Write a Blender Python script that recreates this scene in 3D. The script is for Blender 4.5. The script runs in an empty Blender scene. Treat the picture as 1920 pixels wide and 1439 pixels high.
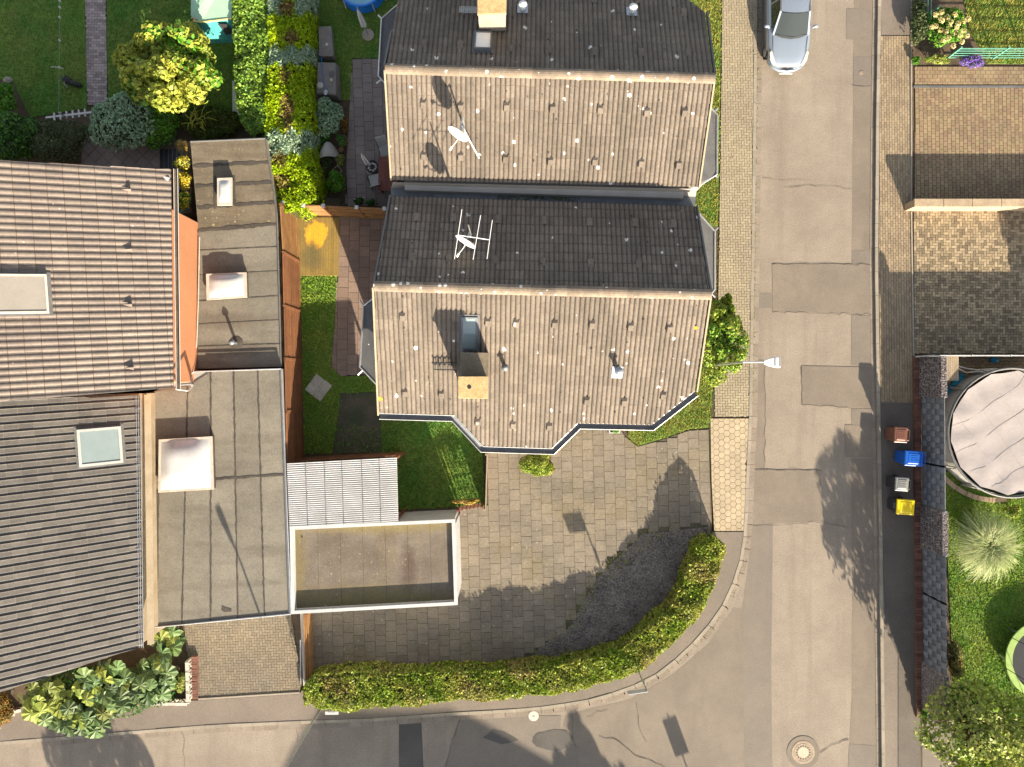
import bpy, bmesh, math, random
import numpy as np
from mathutils import Vector, Matrix
R = math.radians
random.seed(7); RNG = np.random.default_rng(7)
SC = bpy.context.scene
COL = SC.collection

# ------------------------------------------------------------------ camera, sky, sun, exposure
HC, F = 29.6, 1333.0                       # camera height in metres, focal length in photo pixels
cam_d = bpy.data.cameras.new('camera'); cam = bpy.data.objects.new('camera', cam_d); COL.objects.link(cam)
cam.location = (0, 0, HC); cam.rotation_euler = (0, 0, 0)
cam_d.sensor_fit = 'HORIZONTAL'; cam_d.sensor_width = 36; cam_d.lens = F/1920*36
cam_d.clip_start = 0.1; cam_d.clip_end = 900
SC.camera = cam
SUN_EL, SUN_W = 20.0, 20.0                 # elevation; shadows fall this far west of north
W = bpy.data.worlds.new('World'); SC.world = W; W.use_nodes = True
nt = W.node_tree; nt.nodes.clear()
sky = nt.nodes.new('ShaderNodeTexSky'); sky.sky_type = 'NISHITA'; sky.sun_disc = False
sky.sun_elevation = R(SUN_EL); sky.sun_rotation = R(180-SUN_W)
sky.air_density = 1.0; sky.dust_density = 1.6; sky.ozone_density = 1.0
bg = nt.nodes.new('ShaderNodeBackground'); bg.inputs['Strength'].default_value = 0.09
wo = nt.nodes.new('ShaderNodeOutputWorld')
hsv = nt.nodes.new('ShaderNodeHueSaturation'); hsv.inputs['Saturation'].default_value = .5   # camera white balance
nt.links.new(sky.outputs[0], hsv.inputs['Color']); nt.links.new(hsv.outputs[0], bg.inputs[0]); nt.links.new(bg.outputs[0], wo.inputs[0])
sl = bpy.data.lights.new('sun', 'SUN'); sl.energy = 5.0; sl.angle = R(0.55); sl.color = (1.0, 0.87, 0.68)
so = bpy.data.objects.new('sun', sl); COL.objects.link(so); so.location = (12, -30, 40)
SDIR = Vector((-math.cos(R(SUN_EL))*math.sin(R(SUN_W)), math.cos(R(SUN_EL))*math.cos(R(SUN_W)), -math.sin(R(SUN_EL))))
so.rotation_euler = SDIR.to_track_quat('-Z', 'Y').to_euler()
SC.view_settings.view_transform = 'Standard'; SC.view_settings.look = 'None'
SC.view_settings.exposure = 1.66; SC.view_settings.gamma = 1.0; SC.view_settings.use_curve_mapping = False
SC.render.engine = 'CYCLES'; SC.cycles.max_bounces = 6; SC.cycles.diffuse_bounces = 3
SC.cycles.use_denoising = True

# ------------------------------------------------------------------ placing helpers
def P(px, py, h=0.0):
    s = (HC-h)/F
    return Vector(((px-960)*s, (719.5-py)*s, h))
def PP(pts, h=0.0): return [P(x, y, h) for x, y in pts]
ORG = {}
def link(o): COL.objects.link(o); return o
def org(par): return ORG.get(par.name, Vector((0, 0, 0))) if par is not None else Vector((0, 0, 0))
def thing(name, label, cat, loc, group=None):
    o = bpy.data.objects.new(name, None); link(o); o.empty_display_size = 0.3
    o.location = loc; ORG[o.name] = Vector(loc)
    o['label'] = label; o['category'] = cat
    if group: o['group'] = group
    return o
def tag(o, label=None, cat=None, group=None, kind=None):
    if label: o['label'] = label
    if cat: o['category'] = cat
    if group: o['group'] = group
    if kind: o['kind'] = kind
    return o
def adopt(o, par):
    if par is not None:
        o.parent = par; ORG[o.name] = org(par)
    return o

class MB:
    def __init__(s): s.v = []; s.f = []; s.mi = {}
    def add(s, vs, fs, dark=None):
        b = len(s.v)
        if dark is not None:
            for i in range(dark, len(fs)): s.mi[len(s.f)+i] = 1
        b = len(s.v); s.v += [tuple(v) for v in vs]; s.f += [tuple(i+b for i in f) for f in fs]; return s
    def box(s, x0, x1, y0, y1, z0, z1, M=None):
        vs = [Vector((x, y, z)) for z in (z0, z1) for y in (y0, y1) for x in (x0, x1)]
        if M is not None: vs = [M @ v for v in vs]
        return s.add(vs, [(0,2,3,1), (4,5,7,6), (0,1,5,4), (2,6,7,3), (0,4,6,2), (1,3,7,5)])
    def bar(s, a, b, w, t, up=Vector((0, 0, 1))):
        a, b = Vector(a), Vector(b); d = (b-a).normalized()
        x = d.cross(up)
        if x.length < 1e-4: x = d.cross(Vector((1, 0, 0)))
        x.normalize(); y = x.cross(d).normalized()
        vs = [p+x*(sx*w/2)+y*(sy*t/2) for p in (a, b) for sx, sy in ((-1,-1), (1,-1), (1,1), (-1,1))]
        return s.add(vs, [(0,1,2,3), (7,6,5,4), (0,4,5,1), (1,5,6,2), (2,6,7,3), (3,7,4,0)])
    def tube(s, pts, r, n=6, cap=True):
        pts = [Vector(p) for p in pts]; rs = r if isinstance(r, (list, tuple)) else [r]*len(pts)
        rings = []; px = None
        for i, p in enumerate(pts):
            d = (pts[min(i+1, len(pts)-1)]-pts[max(i-1, 0)]).normalized()
            x = px if px is not None else (Vector((0, 0, 1)) if abs(d.z) < .9 else Vector((1, 0, 0)))
            x = (x-d*x.dot(d)).normalized(); px = x; y = d.cross(x)
            rings.append([p+x*(rs[i]*math.cos(a))+y*(rs[i]*math.sin(a)) for a in [2*math.pi*k/n for k in range(n)]])
        vs = [v for r_ in rings for v in r_]; fs = []
        for i in range(len(pts)-1):
            for k in range(n):
                fs.append((i*n+k, i*n+(k+1) % n, (i+1)*n+(k+1) % n, (i+1)*n+k))
        if cap: fs += [tuple(range(n-1, -1, -1)), tuple((len(pts)-1)*n+k for k in range(n))]
        return s.add(vs, fs)
    def prism(s, poly, z0, z1, bottom=False):
        n = len(poly)
        vs = [(p[0], p[1], z0) for p in poly]+[(p[0], p[1], z1) for p in poly]
        fs = [tuple(range(n, 2*n))]+[(i, (i+1) % n, n+(i+1) % n, n+i) for i in range(n)]
        if bottom: fs.append(tuple(range(n-1, -1, -1)))
        return s.add(vs, fs)
    def poly(s, pts): return s.add(pts, [tuple(range(len(pts)))])
    def lathe(s, c, prof, n=20, M=None):
        vs = []
        for r, z in prof:
            for k in range(n):
                a = 2*math.pi*k/n; v = Vector((r*math.cos(a), r*math.sin(a), z))
                vs.append((M @ v if M is not None else v)+Vector(c))
        fs = [(i*n+k, i*n+(k+1) % n, (i+1)*n+(k+1) % n, (i+1)*n+k) for i in range(len(prof)-1) for k in range(n)]
        fs.append(tuple((len(prof)-1)*n+k for k in range(n))); fs.append(tuple(range(n-1, -1, -1)))
        return s.add(vs, fs)
    def build(s, name, mat, par=None, smooth=False, kind=None, bevel=0, mat2=None):
        o = org(par); me = bpy.data.meshes.new(name)
        me.from_pydata([(v[0]-o.x, v[1]-o.y, v[2]-o.z) for v in s.v], [], s.f)
        me.materials.append(mat)
        if mat2:
            me.materials.append(mat2); a = np.zeros(len(me.polygons), dtype=np.int32); a[list(s.mi)] = 1; me.polygons.foreach_set('material_index', a)
        if smooth: me.polygons.foreach_set('use_smooth', [True]*len(me.polygons))
        ob = bpy.data.objects.new(name, me); link(ob); adopt(ob, par)
        if bevel:
            b = ob.modifiers.new('bevel', 'BEVEL'); b.width = bevel; b.segments = 2; b.limit_method = 'ANGLE'
        if kind: ob['kind'] = kind
        return ob
    def single(s, name, mat, label, cat, group=None, loc=None, **k):
        """one-mesh thing with its origin at its base"""
        a = np.array([tuple(v) for v in s.v])
        L = Vector(loc) if loc is not None else Vector((a[:, 0].mean(), a[:, 1].mean(), a[:, 2].min()))
        s.v = [(v[0]-L.x, v[1]-L.y, v[2]-L.z) for v in s.v]
        ob = s.build(name, mat, None, **k); ob.location = L; ORG[ob.name] = L
        return tag(ob, label, cat, group)

def np_mesh(name, V, Q, mat, par=None, kind=None):
    """V (n,3), Q (m,k) index array with constant k"""
    o = org(par); V = V-np.array(o)
    me = bpy.data.meshes.new(name); k = Q.shape[1]
    me.vertices.add(len(V)); me.vertices.foreach_set('co', V.astype(np.float32).ravel())
    me.loops.add(Q.size); me.loops.foreach_set('vertex_index', Q.astype(np.int32).ravel())
    me.polygons.add(len(Q)); me.polygons.foreach_set('loop_start', np.arange(0, Q.size, k, dtype=np.int32))
    me.polygons.foreach_set('loop_total', np.full(len(Q), k, dtype=np.int32))
    me.update(calc_edges=True); me.validate(); me.materials.append(mat)
    ob = bpy.data.objects.new(name, me); link(ob); adopt(ob, par)
    if kind: ob['kind'] = kind
    return ob

# ------------------------------------------------------------------ materials
def mat(name, base, base2=None, rough=.85, var=.0, hue=.0, nscale=1.2, nlo=.35, nhi=.65, fine=(60, .12), bump=(0, 0),
        metal=0, spots=None, spots2=None, spec=.3, transl=0, coat=0, streak=None, patch=None, extra=None):
    m = bpy.data.materials.new(name); m.use_nodes = True; t = m.node_tree; N = t.nodes; L = t.links
    bs = N['Principled BSDF']; bs.inputs['Roughness'].default_value = rough; bs.inputs['Metallic'].default_value = metal
    bs.inputs['Specular IOR Level'].default_value = spec
    if coat: bs.inputs['Coat Weight'].default_value = coat; bs.inputs['Coat Roughness'].default_value = .08
    geo = N.new('ShaderNodeNewGeometry'); pos = geo.outputs['Position']
    def noise(scale, detail=4, rg=.55, vec=None):
        n = N.new('ShaderNodeTexNoise'); n.inputs['Scale'].default_value = scale; n.inputs['Detail'].default_value = detail
        n.inputs['Roughness'].default_value = rg; L.new(vec or pos, n.inputs['Vector']); return n.outputs['Fac']
    def ramp(fac, lo, hi):
        r = N.new('ShaderNodeMapRange'); r.inputs[1].default_value = lo; r.inputs[2].default_value = hi; L.new(fac, r.inputs[0]); r.clamp = True
        return r.outputs[0]
    def math_(op, a, b):
        n = N.new('ShaderNodeMath'); n.operation = op
        for i, x in enumerate((a, b)):
            if isinstance(x, (int, float)): n.inputs[i].default_value = x
            else: L.new(x, n.inputs[i])
        return n.outputs[0]
    def mix(fac, a, b, blend='MIX'):
        n = N.new('ShaderNodeMix'); n.data_type = 'RGBA'; n.blend_type = blend
        if isinstance(fac, (int, float)): n.inputs[0].default_value = fac
        else: L.new(fac, n.inputs[0])
        for i, x in ((6, a), (7, b)):
            if isinstance(x, tuple): n.inputs[i].default_value = (*x, 1)
            else: L.new(x, n.inputs[i])
        return n.outputs[2]
    col = base
    if base2: col = mix(ramp(noise(nscale), nlo, nhi), base, base2)
    if streak:                                  # (scale xyz, colour, lo, hi)
        mp = N.new('ShaderNodeMapping'); mp.inputs['Scale'].default_value = streak[0]; L.new(pos, mp.inputs[0])
        col = mix(ramp(noise(1, 5, .6, mp.outputs[0]), streak[2], streak[3]), col, streak[1])
    if patch:                                   # list of (x, y, rx, ry, colour, softness): stains at fixed places
        for (x, y, rx, ry, c, sft) in patch:
            mp = N.new('ShaderNodeMapping'); mp.inputs['Location'].default_value = (-x/rx, -y/ry, 0); mp.inputs['Scale'].default_value = (1/rx, 1/ry, 0)
            L.new(pos, mp.inputs[0]); ln = N.new('ShaderNodeVectorMath'); ln.operation = 'LENGTH'; L.new(mp.outputs[0], ln.inputs[0])
            d = math_('ADD', ln.outputs['Value'], math_('MULTIPLY', math_('SUBTRACT', noise(2.6), .5), 1.5))
            col = mix(ramp(d, 1+sft, 1-sft), col, c)
    if var or hue:
        oi = N.new('ShaderNodeObjectInfo')
        rnd = math_('FRACT', math_('ADD', oi.outputs['Random'], geo.outputs['Random Per Island']), 0)
        hs = N.new('ShaderNodeHueSaturation')
        L.new(math_('ADD', math_('MULTIPLY', rnd, 2*var), 1-var), hs.inputs['Value'])
        if hue: L.new(math_('ADD', math_('MULTIPLY', math_('FRACT', math_('MULTIPLY', rnd, 7.13), 0), 2*hue), .5-hue), hs.inputs['Hue'])
        if isinstance(col, tuple): hs.inputs['Color'].default_value = (*col, 1)
        else: L.new(col, hs.inputs['Color'])
        col = hs.outputs[0]
    if fine and fine[1]:
        g1 = math_('ADD', math_('MULTIPLY', noise(fine[0]*.42, 5, .85), 7.0*fine[1]), 1-3.5*fine[1])
        f = math_('MULTIPLY', g1, math_('ADD', math_('MULTIPLY', noise(fine[0]*.07, 3, .6), 1.3*fine[1]), 1-.65*fine[1]))
        hs = N.new('ShaderNodeHueSaturation'); L.new(f, hs.inputs['Value'])
        if isinstance(col, tuple): hs.inputs['Color'].default_value = (*col, 1)
        else: L.new(col, hs.inputs['Color'])
        col = hs.outputs[0]
    for sp in (spots, spots2):                   # (scale, radius, keep share, colour)
        if sp:
            v = N.new('ShaderNodeTexVoronoi'); v.inputs['Scale'].default_value = sp[0]; L.new(pos, v.inputs['Vector'])
            sx = N.new('ShaderNodeSeparateColor'); L.new(v.outputs['Color'], sx.inputs[0])
            gate = math_('LESS_THAN', sx.outputs[0], sp[2])
            rr = math_('MULTIPLY', math_('ADD', sx.outputs[1], .35), sp[1])
            dd = math_('ADD', v.outputs['Distance'], math_('MULTIPLY', math_('SUBTRACT', noise(sp[0]*5), .5), sp[1]*1.2))
            if len(sp) > 4: gate = math_('MULTIPLY', gate, ramp(noise(sp[4]), .45, .62))
            col = mix(math_('MULTIPLY', math_('MULTIPLY', math_('LESS_THAN', dd, rr), gate), .85), col, sp[3])
    if isinstance(col, tuple): bs.inputs['Base Color'].default_value = (*col, 1)
    else: L.new(col, bs.inputs['Base Color'])
    if bump[1]:
        b = N.new('ShaderNodeBump'); b.inputs['Strength'].default_value = bump[1]; b.inputs['Distance'].default_value = .02
        L.new(noise(bump[0], 3, .65), b.inputs['Height']); L.new(b.outputs[0], bs.inputs['Normal'])
    if transl:
        tr = N.new('ShaderNodeBsdfTranslucent'); ms = N.new('ShaderNodeMixShader'); ms.inputs[0].default_value = transl
        if isinstance(col, tuple): tr.inputs[0].default_value = (*col, 1)
        else: L.new(col, tr.inputs[0])
        L.new(bs.outputs[0], ms.inputs[1]); L.new(tr.outputs[0], ms.inputs[2]); L.new(ms.outputs[0], N['Material Output'].inputs[0])
    return m
def see_through(m, share):
    t = m.node_tree; N = t.nodes; L = t.links; tr = N.new('ShaderNodeBsdfTransparent'); ms = N.new('ShaderNodeMixShader'); ms.inputs[0].default_value = share
    L.new(N['Principled BSDF'].outputs[0], ms.inputs[1]); L.new(tr.outputs[0], ms.inputs[2]); L.new(ms.outputs[0], N['Material Output'].inputs[0])
def glass_mat(name, col, rough=.04):
    return mat(name, col, rough=rough, fine=(5, .05), spec=.8)
WHITE_SPOT = (.75, .72, .66)
M = {}
M['asphalt'] = mat('worn_asphalt', (.212, .177, .14), (.27, .226, .178), nscale=.45, nlo=.3, nhi=.7, fine=(38, .2), bump=(60, .4), spots=(3, .035, .14, (.1, .088, .072)), spots2=(1.6, .02, .25, (.45, .4, .33)), streak=((1.1, .07, 1), (.188, .155, .122), .5, .75))
M['asphalt2'] = mat('patched_asphalt', (.17, .141, .112), (.2, .166, .13), nscale=.6, fine=(40, .15), bump=(60, .35), streak=((.7, .2, 1), (.152, .125, .1), .5, .75), spots=(2.2, .05, .12, (.1, .085, .07)))
M['asphalt3'] = mat('grey_asphalt', (.187, .158, .128), (.16, .137, .113), nscale=.5, fine=(40, .15), bump=(60, .35))
M['asphalt4'] = mat('dark_asphalt', (.075, .068, .062), (.1, .09, .08), nscale=.8, fine=(45, .15), bump=(90, .2))
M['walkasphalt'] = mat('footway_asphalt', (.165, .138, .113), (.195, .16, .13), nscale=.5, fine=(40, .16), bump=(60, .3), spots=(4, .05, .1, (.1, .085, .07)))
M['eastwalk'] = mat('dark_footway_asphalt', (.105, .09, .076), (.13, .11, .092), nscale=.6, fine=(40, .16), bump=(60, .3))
M['crack'] = mat('crack_tar', (.085, .07, .056), fine=(20, .2))
M['kerb'] = mat('kerb_concrete', (.24, .21, .165), (.29, .25, .2), nscale=2, var=.12, fine=(50, .15), spots=(10, .12, .12, (.12, .10, .05)))
M['gutterline'] = mat('gutter_stone', (.24, .2, .16), (.2, .165, .13), nscale=1.5, var=.1, fine=(40, .18), spots=(9, .2, .18, (.27, .2, .06)))
M['joint'] = mat('joint_dirt', (.04, .034, .026), (.06, .055, .028), nscale=2, fine=(30, .2))
M['herring'] = mat('beige_pavers', (.31, .26, .175), (.26, .215, .15), nscale=.5, var=.1, fine=(30, .12))
M['honey'] = mat('honeycomb_pavers', (.39, .315, .21), (.33, .27, .185), nscale=.8, var=.09, fine=(30, .12))
M['brickwalk'] = mat('brick_pavers', (.27, .21, .135), (.225, .172, .115), nscale=.8, var=.18, fine=(30, .12))
M['drive1'] = mat('brown_pavers', (.245, .178, .105), (.2, .145, .09), nscale=.7, var=.16, hue=.012, fine=(30, .12))
M['drive2'] = mat('two_tone_pavers', (.27, .21, .13), (.235, .183, .12), nscale=.7, var=.42, fine=(30, .12))
M['leftdrive'] = mat('worn_pavers', (.205, .165, .115), (.165, .14, .105), nscale=.8, var=.12, fine=(30, .14), spots=(14, .14, .1, (.3, .27, .18), .9))
M['path'] = mat('path_pavers', (.33, .27, .255), (.25, .205, .19), nscale=1, var=.3, fine=(30, .12))
M['slab'] = mat('concrete_slabs', (.21, .175, .13), (.155, .132, .102), nscale=.6, var=.1, fine=(24, .2), bump=(40, .3), spots=(5, .16, .2, (.33, .3, .23), .6), spots2=(13, .2, .16, (.4, .36, .28), .5), streak=((.5, .5, 1), (.17, .14, .085), .5, .75))
M['terr'] = mat('red_slabs', (.235, .165, .125), (.2, .145, .115), nscale=.9, var=.12, fine=(28, .16))
M['terrgrey'] = mat('grey_brown_slabs', (.225, .185, .165), (.19, .16, .145), nscale=.9, var=.14, fine=(28, .14))
M['gravel'] = mat('dark_gravel', (.2, .172, .145), (.13, .114, .098), nscale=1.2, var=.6, fine=(40, .25))
M['soil'] = mat('soil', (.075, .052, .033), (.11, .08, .05), nscale=2.2, fine=(24, .3), bump=(30, .5))
M['mosspath'] = mat('mossy_soil', (.1, .082, .06), (.055, .065, .03), nscale=1.8, fine=(30, .3), bump=(30, .5))
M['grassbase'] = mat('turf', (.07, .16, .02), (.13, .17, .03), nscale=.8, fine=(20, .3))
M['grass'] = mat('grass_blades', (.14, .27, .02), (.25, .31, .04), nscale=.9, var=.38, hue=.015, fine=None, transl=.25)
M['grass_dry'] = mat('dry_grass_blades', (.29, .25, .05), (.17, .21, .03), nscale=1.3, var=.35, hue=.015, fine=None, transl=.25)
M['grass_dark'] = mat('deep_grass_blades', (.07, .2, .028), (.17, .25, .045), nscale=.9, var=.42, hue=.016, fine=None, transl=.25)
M['tile'] = mat('weathered_concrete_tile', (.178, .146, .116), (.146, .12, .096), nscale=.8, var=.12, fine=(26, .2), streak=((1.6, .3, .3), (.112, .094, .074), .5, .75), bump=(40, .3), rough=.88, spots=(2.6, .15, .42, WHITE_SPOT), spots2=(4.5, .16, .12, (.035, .03, .025)))
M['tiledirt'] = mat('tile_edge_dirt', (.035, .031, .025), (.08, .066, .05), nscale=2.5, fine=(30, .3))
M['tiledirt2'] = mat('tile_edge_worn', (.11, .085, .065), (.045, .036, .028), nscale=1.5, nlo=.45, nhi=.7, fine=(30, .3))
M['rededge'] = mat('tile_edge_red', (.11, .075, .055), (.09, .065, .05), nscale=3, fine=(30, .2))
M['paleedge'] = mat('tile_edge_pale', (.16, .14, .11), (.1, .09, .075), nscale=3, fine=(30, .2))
M['ridge'] = mat('ridge_tile', (.22, .17, .125), (.17, .138, .105), nscale=1.2, var=.16, fine=(22, .2), spots=(5, .26, .5, WHITE_SPOT), spots2=(6, .12, .12, (.38, .2, .05)))
M['brown'] = mat('brown_glazed_tile', (.14, .112, .094), (.175, .142, .116), nscale=.9, var=.13, fine=(24, .18), rough=.55, spec=.3, spots=(6, .12, .07, (.4, .35, .3)))
M['darktile'] = mat('dark_glazed_tile', (.08, .072, .064), (.1, .09, .079), nscale=.9, var=.14, fine=(24, .16), rough=.5, spec=.35)
M['slate'] = mat('slate', (.085, .085, .09), (.11, .108, .108), nscale=2, var=.2, fine=(30, .15), rough=.6, spots=(4, .1, .3, WHITE_SPOT))
M['bitumen'] = mat('bitumen_felt', (.192, .173, .138), (.155, .14, .112), nscale=.6, var=.07, fine=(40, .22), bump=(50, .3), streak=((.25, 1.6, 1), (.125, .11, .087), .5, .72), spots=(1.5, .07, .25, (.085, .075, .06)), patch=[(*P(431, 402, 2.1)[:2], .75, .4, (.1, .085, .066), .35), (*P(440, 655, 2.1)[:2], 1.3, .3, (.12, .105, .083), .4), (*P(425, 600, 2.1)[:2], 1.5, .3, (.13, .112, .088), .4)])
M['bitumen2'] = mat('mossy_bitumen', (.185, .152, .106), (.13, .105, .072), nscale=.9, var=.08, fine=(40, .24), bump=(50, .3), streak=((.3, 2.2, 1), (.095, .076, .052), .48, .75), spots=(7, .24, .3, (.36, .3, .13), .7))
M['seam'] = mat('bitumen_seam', (.05, .043, .036), (.075, .064, .052), nscale=4, fine=(40, .2))
M['garageroof'] = mat('stained_felt', (.17, .142, .112), (.115, .092, .07), nscale=.7, fine=(34, .2), bump=(50, .3), spots=(9, .22, .3, (.36, .31, .18), .5), streak=((.9, .35, 1), (.14, .105, .05), .55, .78), patch=[(*P(765, 1068, 2.2)[:2], .3, .9, (.095, .068, .052), .5), (*P(690, 1128, 2.2)[:2], 3.2, .5, (.16, .13, .06), .5), (*P(700, 985, 2.2)[:2], 3.4, .3, (.17, .135, .065), .5), (*P(556, 1060, 2.2)[:2], .3, 1.8, (.15, .12, .06), .5)])
M['white'] = mat('white_paint', (.48, .478, .47), (.42, .418, .41), nscale=2, fine=(20, .08), rough=.5)
M['render'] = mat('white_render', (.34, .32, .29), (.3, .28, .25), nscale=1.5, fine=(40, .08))
M['orange'] = mat('salmon_render', (.46, .2, .1), (.42, .185, .092), nscale=1.5, fine=(40, .12), bump=(80, .3))
M['beige'] = mat('beige_render', (.32, .26, .18), (.27, .215, .14), nscale=2, fine=(40, .1))
M['zinc'] = mat('zinc', (.3, .32, .35), (.24, .26, .29), nscale=3, fine=(20, .1), rough=.4, metal=.5, spec=.5)
M['zincdark'] = mat('weathered_zinc', (.12, .13, .145), (.16, .17, .18), nscale=3, fine=(20, .1), rough=.5, metal=.3)
M['lead'] = mat('grey_flashing', (.1, .1, .1), (.13, .128, .125), nscale=2, fine=(20, .12), rough=.55)
M['galv'] = mat('galvanised_steel', (.5, .5, .5), (.42, .42, .42), nscale=8, fine=(20, .1), rough=.35, metal=.7)
M['black'] = mat('black_metal', (.025, .027, .03), rough=.45, fine=(10, .1))
M['blackplastic'] = mat('black_plastic', (.03, .03, .032), rough=.5, fine=(10, .1))
M['fence'] = mat('red_brown_fence', (.2, .085, .035), (.155, .065, .03), nscale=2.2, var=.2, fine=(30, .2))
M['fence2'] = mat('golden_brown_fence', (.27, .145, .055), (.2, .1, .042), nscale=2.2, var=.16, fine=(30, .2))
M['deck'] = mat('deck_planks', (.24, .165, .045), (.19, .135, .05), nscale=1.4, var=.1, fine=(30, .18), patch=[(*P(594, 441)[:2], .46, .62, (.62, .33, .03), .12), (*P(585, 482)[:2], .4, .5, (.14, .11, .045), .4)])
M['wood'] = mat('grey_timber', (.3, .24, .17), (.24, .19, .13), nscale=3, var=.15, fine=(30, .2))
M['redwood'] = mat('red_stained_wood', (.2, .075, .055), (.17, .065, .05), nscale=3, var=.12, fine=(30, .15))
M['corr'] = mat('milky_corrugated_plastic', (.82, .81, .8), (.72, .71, .69), nscale=1.2, fine=(20, .06), rough=.35, spec=.5, spots=(3, .1, .12, (.3, .27, .22)))
see_through(M['corr'], .22)
M['dome'] = mat('opal_acrylic', (.52, .518, .515), (.47, .465, .455), nscale=1.5, fine=(10, .06), rough=.25, spec=.6)
M['domeframe'] = mat('cream_plastic', (.5, .43, .36), (.42, .35, .29), nscale=4, fine=(30, .14), rough=.5)
M['glass'] = glass_mat('window_glass', (.2, .25, .25))
M['darkglass'] = glass_mat('dark_glass', (.03, .038, .04))
M['blind'] = mat('grey_blind', (.27, .245, .21), (.25, .225, .195), nscale=2, fine=(40, .06), rough=.6)
M['brickred'] = mat('red_brick', (.17, .08, .058), (.12, .062, .047), nscale=3, var=.3, fine=(30, .2))
M['concrete'] = mat('concrete', (.3, .265, .21), (.24, .21, .165), nscale=2, fine=(35, .15), bump=(40, .3))
M['sand'] = mat('sandy_coping', (.3, .22, .15), (.36, .28, .18), nscale=3, var=.1, fine=(35, .18), bump=(40, .3))
M['stonewhite'] = mat('pale_stone', (.5, .46, .39), (.44, .4, .34), nscale=3, var=.08, fine=(30, .12), spots=(5, .15, .2, (.2, .13, .08)))
M['anthracite'] = mat('grey_woven_strip', (.155, .165, .185), (.185, .195, .215), nscale=3, var=.12, fine=(30, .08), rough=.5)
M['cover'] = mat('pool_cover', (.31, .275, .262), (.345, .305, .29), nscale=1.2, fine=(16, .05), rough=.65, bump=(2.2, .55))
M['poolgrey'] = mat('pool_wall_grey', (.42, .41, .38), (.36, .35, .33), nscale=2, fine=(20, .08), rough=.5)
M['poolblue'] = mat('pool_blue', (.015, .16, .62), (.02, .2, .66), nscale=3, fine=(20, .08), rough=.4)
M['water'] = mat('pool_water', (.2, .45, .55), rough=.05, fine=(6, .08), spec=.6)
M['teal'] = mat('teal_tarp', (.05, .25, .25), (.07, .31, .29), nscale=2, fine=(12, .12), rough=.5, bump=(5, .4))
M['mint'] = mat('mint_tent', (.38, .6, .42), (.42, .66, .46), nscale=2, fine=(12, .06), rough=.5, transl=.2)
M['yellowtrim'] = mat('yellow_trim', (.62, .56, .2), fine=(12, .08))
M['greyfabric'] = mat('grey_cover', (.22, .2, .185), (.18, .165, .155), nscale=3, fine=(25, .12), rough=.7)
M['wicker'] = mat('grey_wicker', (.23, .205, .18), (.2, .18, .16), nscale=3, var=.1, fine=(40, .2))
M['parasol'] = mat('pale_parasol', (.55, .55, .54), (.47, .47, .47), nscale=4, fine=(20, .08))
M['dishwhite'] = mat('dish_white', (.72, .72, .7), rough=.4, fine=(12, .05))
M['carpaint'] = mat('silver_car_paint', (.31, .36, .43), rough=.3, metal=.55, fine=(200, .04), spec=.5, coat=.6)
M['carglass'] = mat('car_glass', (.03, .036, .035), rough=.03, fine=None, spec=.9)
M['headlight'] = mat('headlight_lens', (.5, .5, .45), rough=.1, metal=.2, fine=(30, .2), spec=.8)
M['rubber'] = mat('rubber', (.02, .02, .02), rough=.8, fine=(30, .2))
M['binbrown'] = mat('brown_bin', (.15, .062, .04), rough=.35, fine=(20, .1), spec=.5)
M['binblue'] = mat('blue_bin', (.008, .09, .42), rough=.35, fine=(20, .1), spec=.5)
M['binyellow'] = mat('yellow_lid', (.78, .56, .01), rough=.4, fine=(20, .08), spec=.4)
M['bingrey'] = mat('grey_lid', (.2, .2, .19), rough=.4, fine=(20, .1), spec=.5)
M['binblack'] = mat('charcoal_bin', (.035, .035, .04), rough=.45, fine=(20, .1))
M['greenmetal'] = mat('green_metal', (.12, .32, .24), rough=.45, fine=(20, .1))
M['iron'] = mat('cast_iron', (.3, .235, .17), (.24, .19, .14), nscale=8, rough=.6, metal=.15, fine=(40, .2))
M['manholefill'] = mat('concrete_cover', (.46, .39, .29), (.42, .35, .26), nscale=5, fine=(40, .1))
M['terracotta'] = mat('terracotta', (.26, .15, .08), (.2, .12, .07), nscale=5, fine=(30, .15))
M['bark'] = mat('bark', (.09, .065, .042), (.13, .1, .065), nscale=6, fine=(25, .3))
M['orangelichen'] = mat('orange_lichen', (.5, .26, .02), (.42, .2, .02), nscale=12, fine=(60, .3))
M['blueplastic'] = mat('blue_plastic', (.02, .22, .36), rough=.4, fine=(15, .15))
M['limepad'] = mat('lime_pad', (.3, .4, .12), (.24, .36, .1), nscale=3, fine=(12, .12))
M['cable'] = mat('white_cable', (.6, .58, .55), rough=.5, fine=None)
M['rust'] = mat('osb_board', (.5, .34, .17), (.42, .27, .12), nscale=9, fine=(40, .3))
def leafmat(name, a, b, nscale=2.0, var=.35, hue=.012, transl=.3):
    return mat(name, a, b, nscale=nscale, var=var, hue=hue, fine=None, transl=transl, rough=.55, spec=.35)
M['leaf'] = leafmat('hedge_leaf', (.2, .3, .022), (.36, .37, .07), 1.3, .45)
M['leafdry'] = leafmat('browned_hedge_leaf', (.36, .27, .1), (.3, .29, .07), 1.6)
M['ivy'] = leafmat('ivy_leaf', (.15, .28, .05), (.27, .42, .05), 3.5, .55)
M['lime'] = leafmat('lime_conifer', (.36, .48, .006), (.29, .43, .006), 2.2, .32)
M['bluecon'] = leafmat('blue_green_conifer', (.31, .44, .29), (.37, .48, .33), 2.2, .35, .008)
M['browncon'] = leafmat('brown_conifer', (.24, .16, .06), (.22, .2, .035), 2.2, .35)
M['yellowtree'] = leafmat('yellow_green_leaf', (.3, .37, .06), (.42, .43, .06), 1.6, .45)
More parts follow.
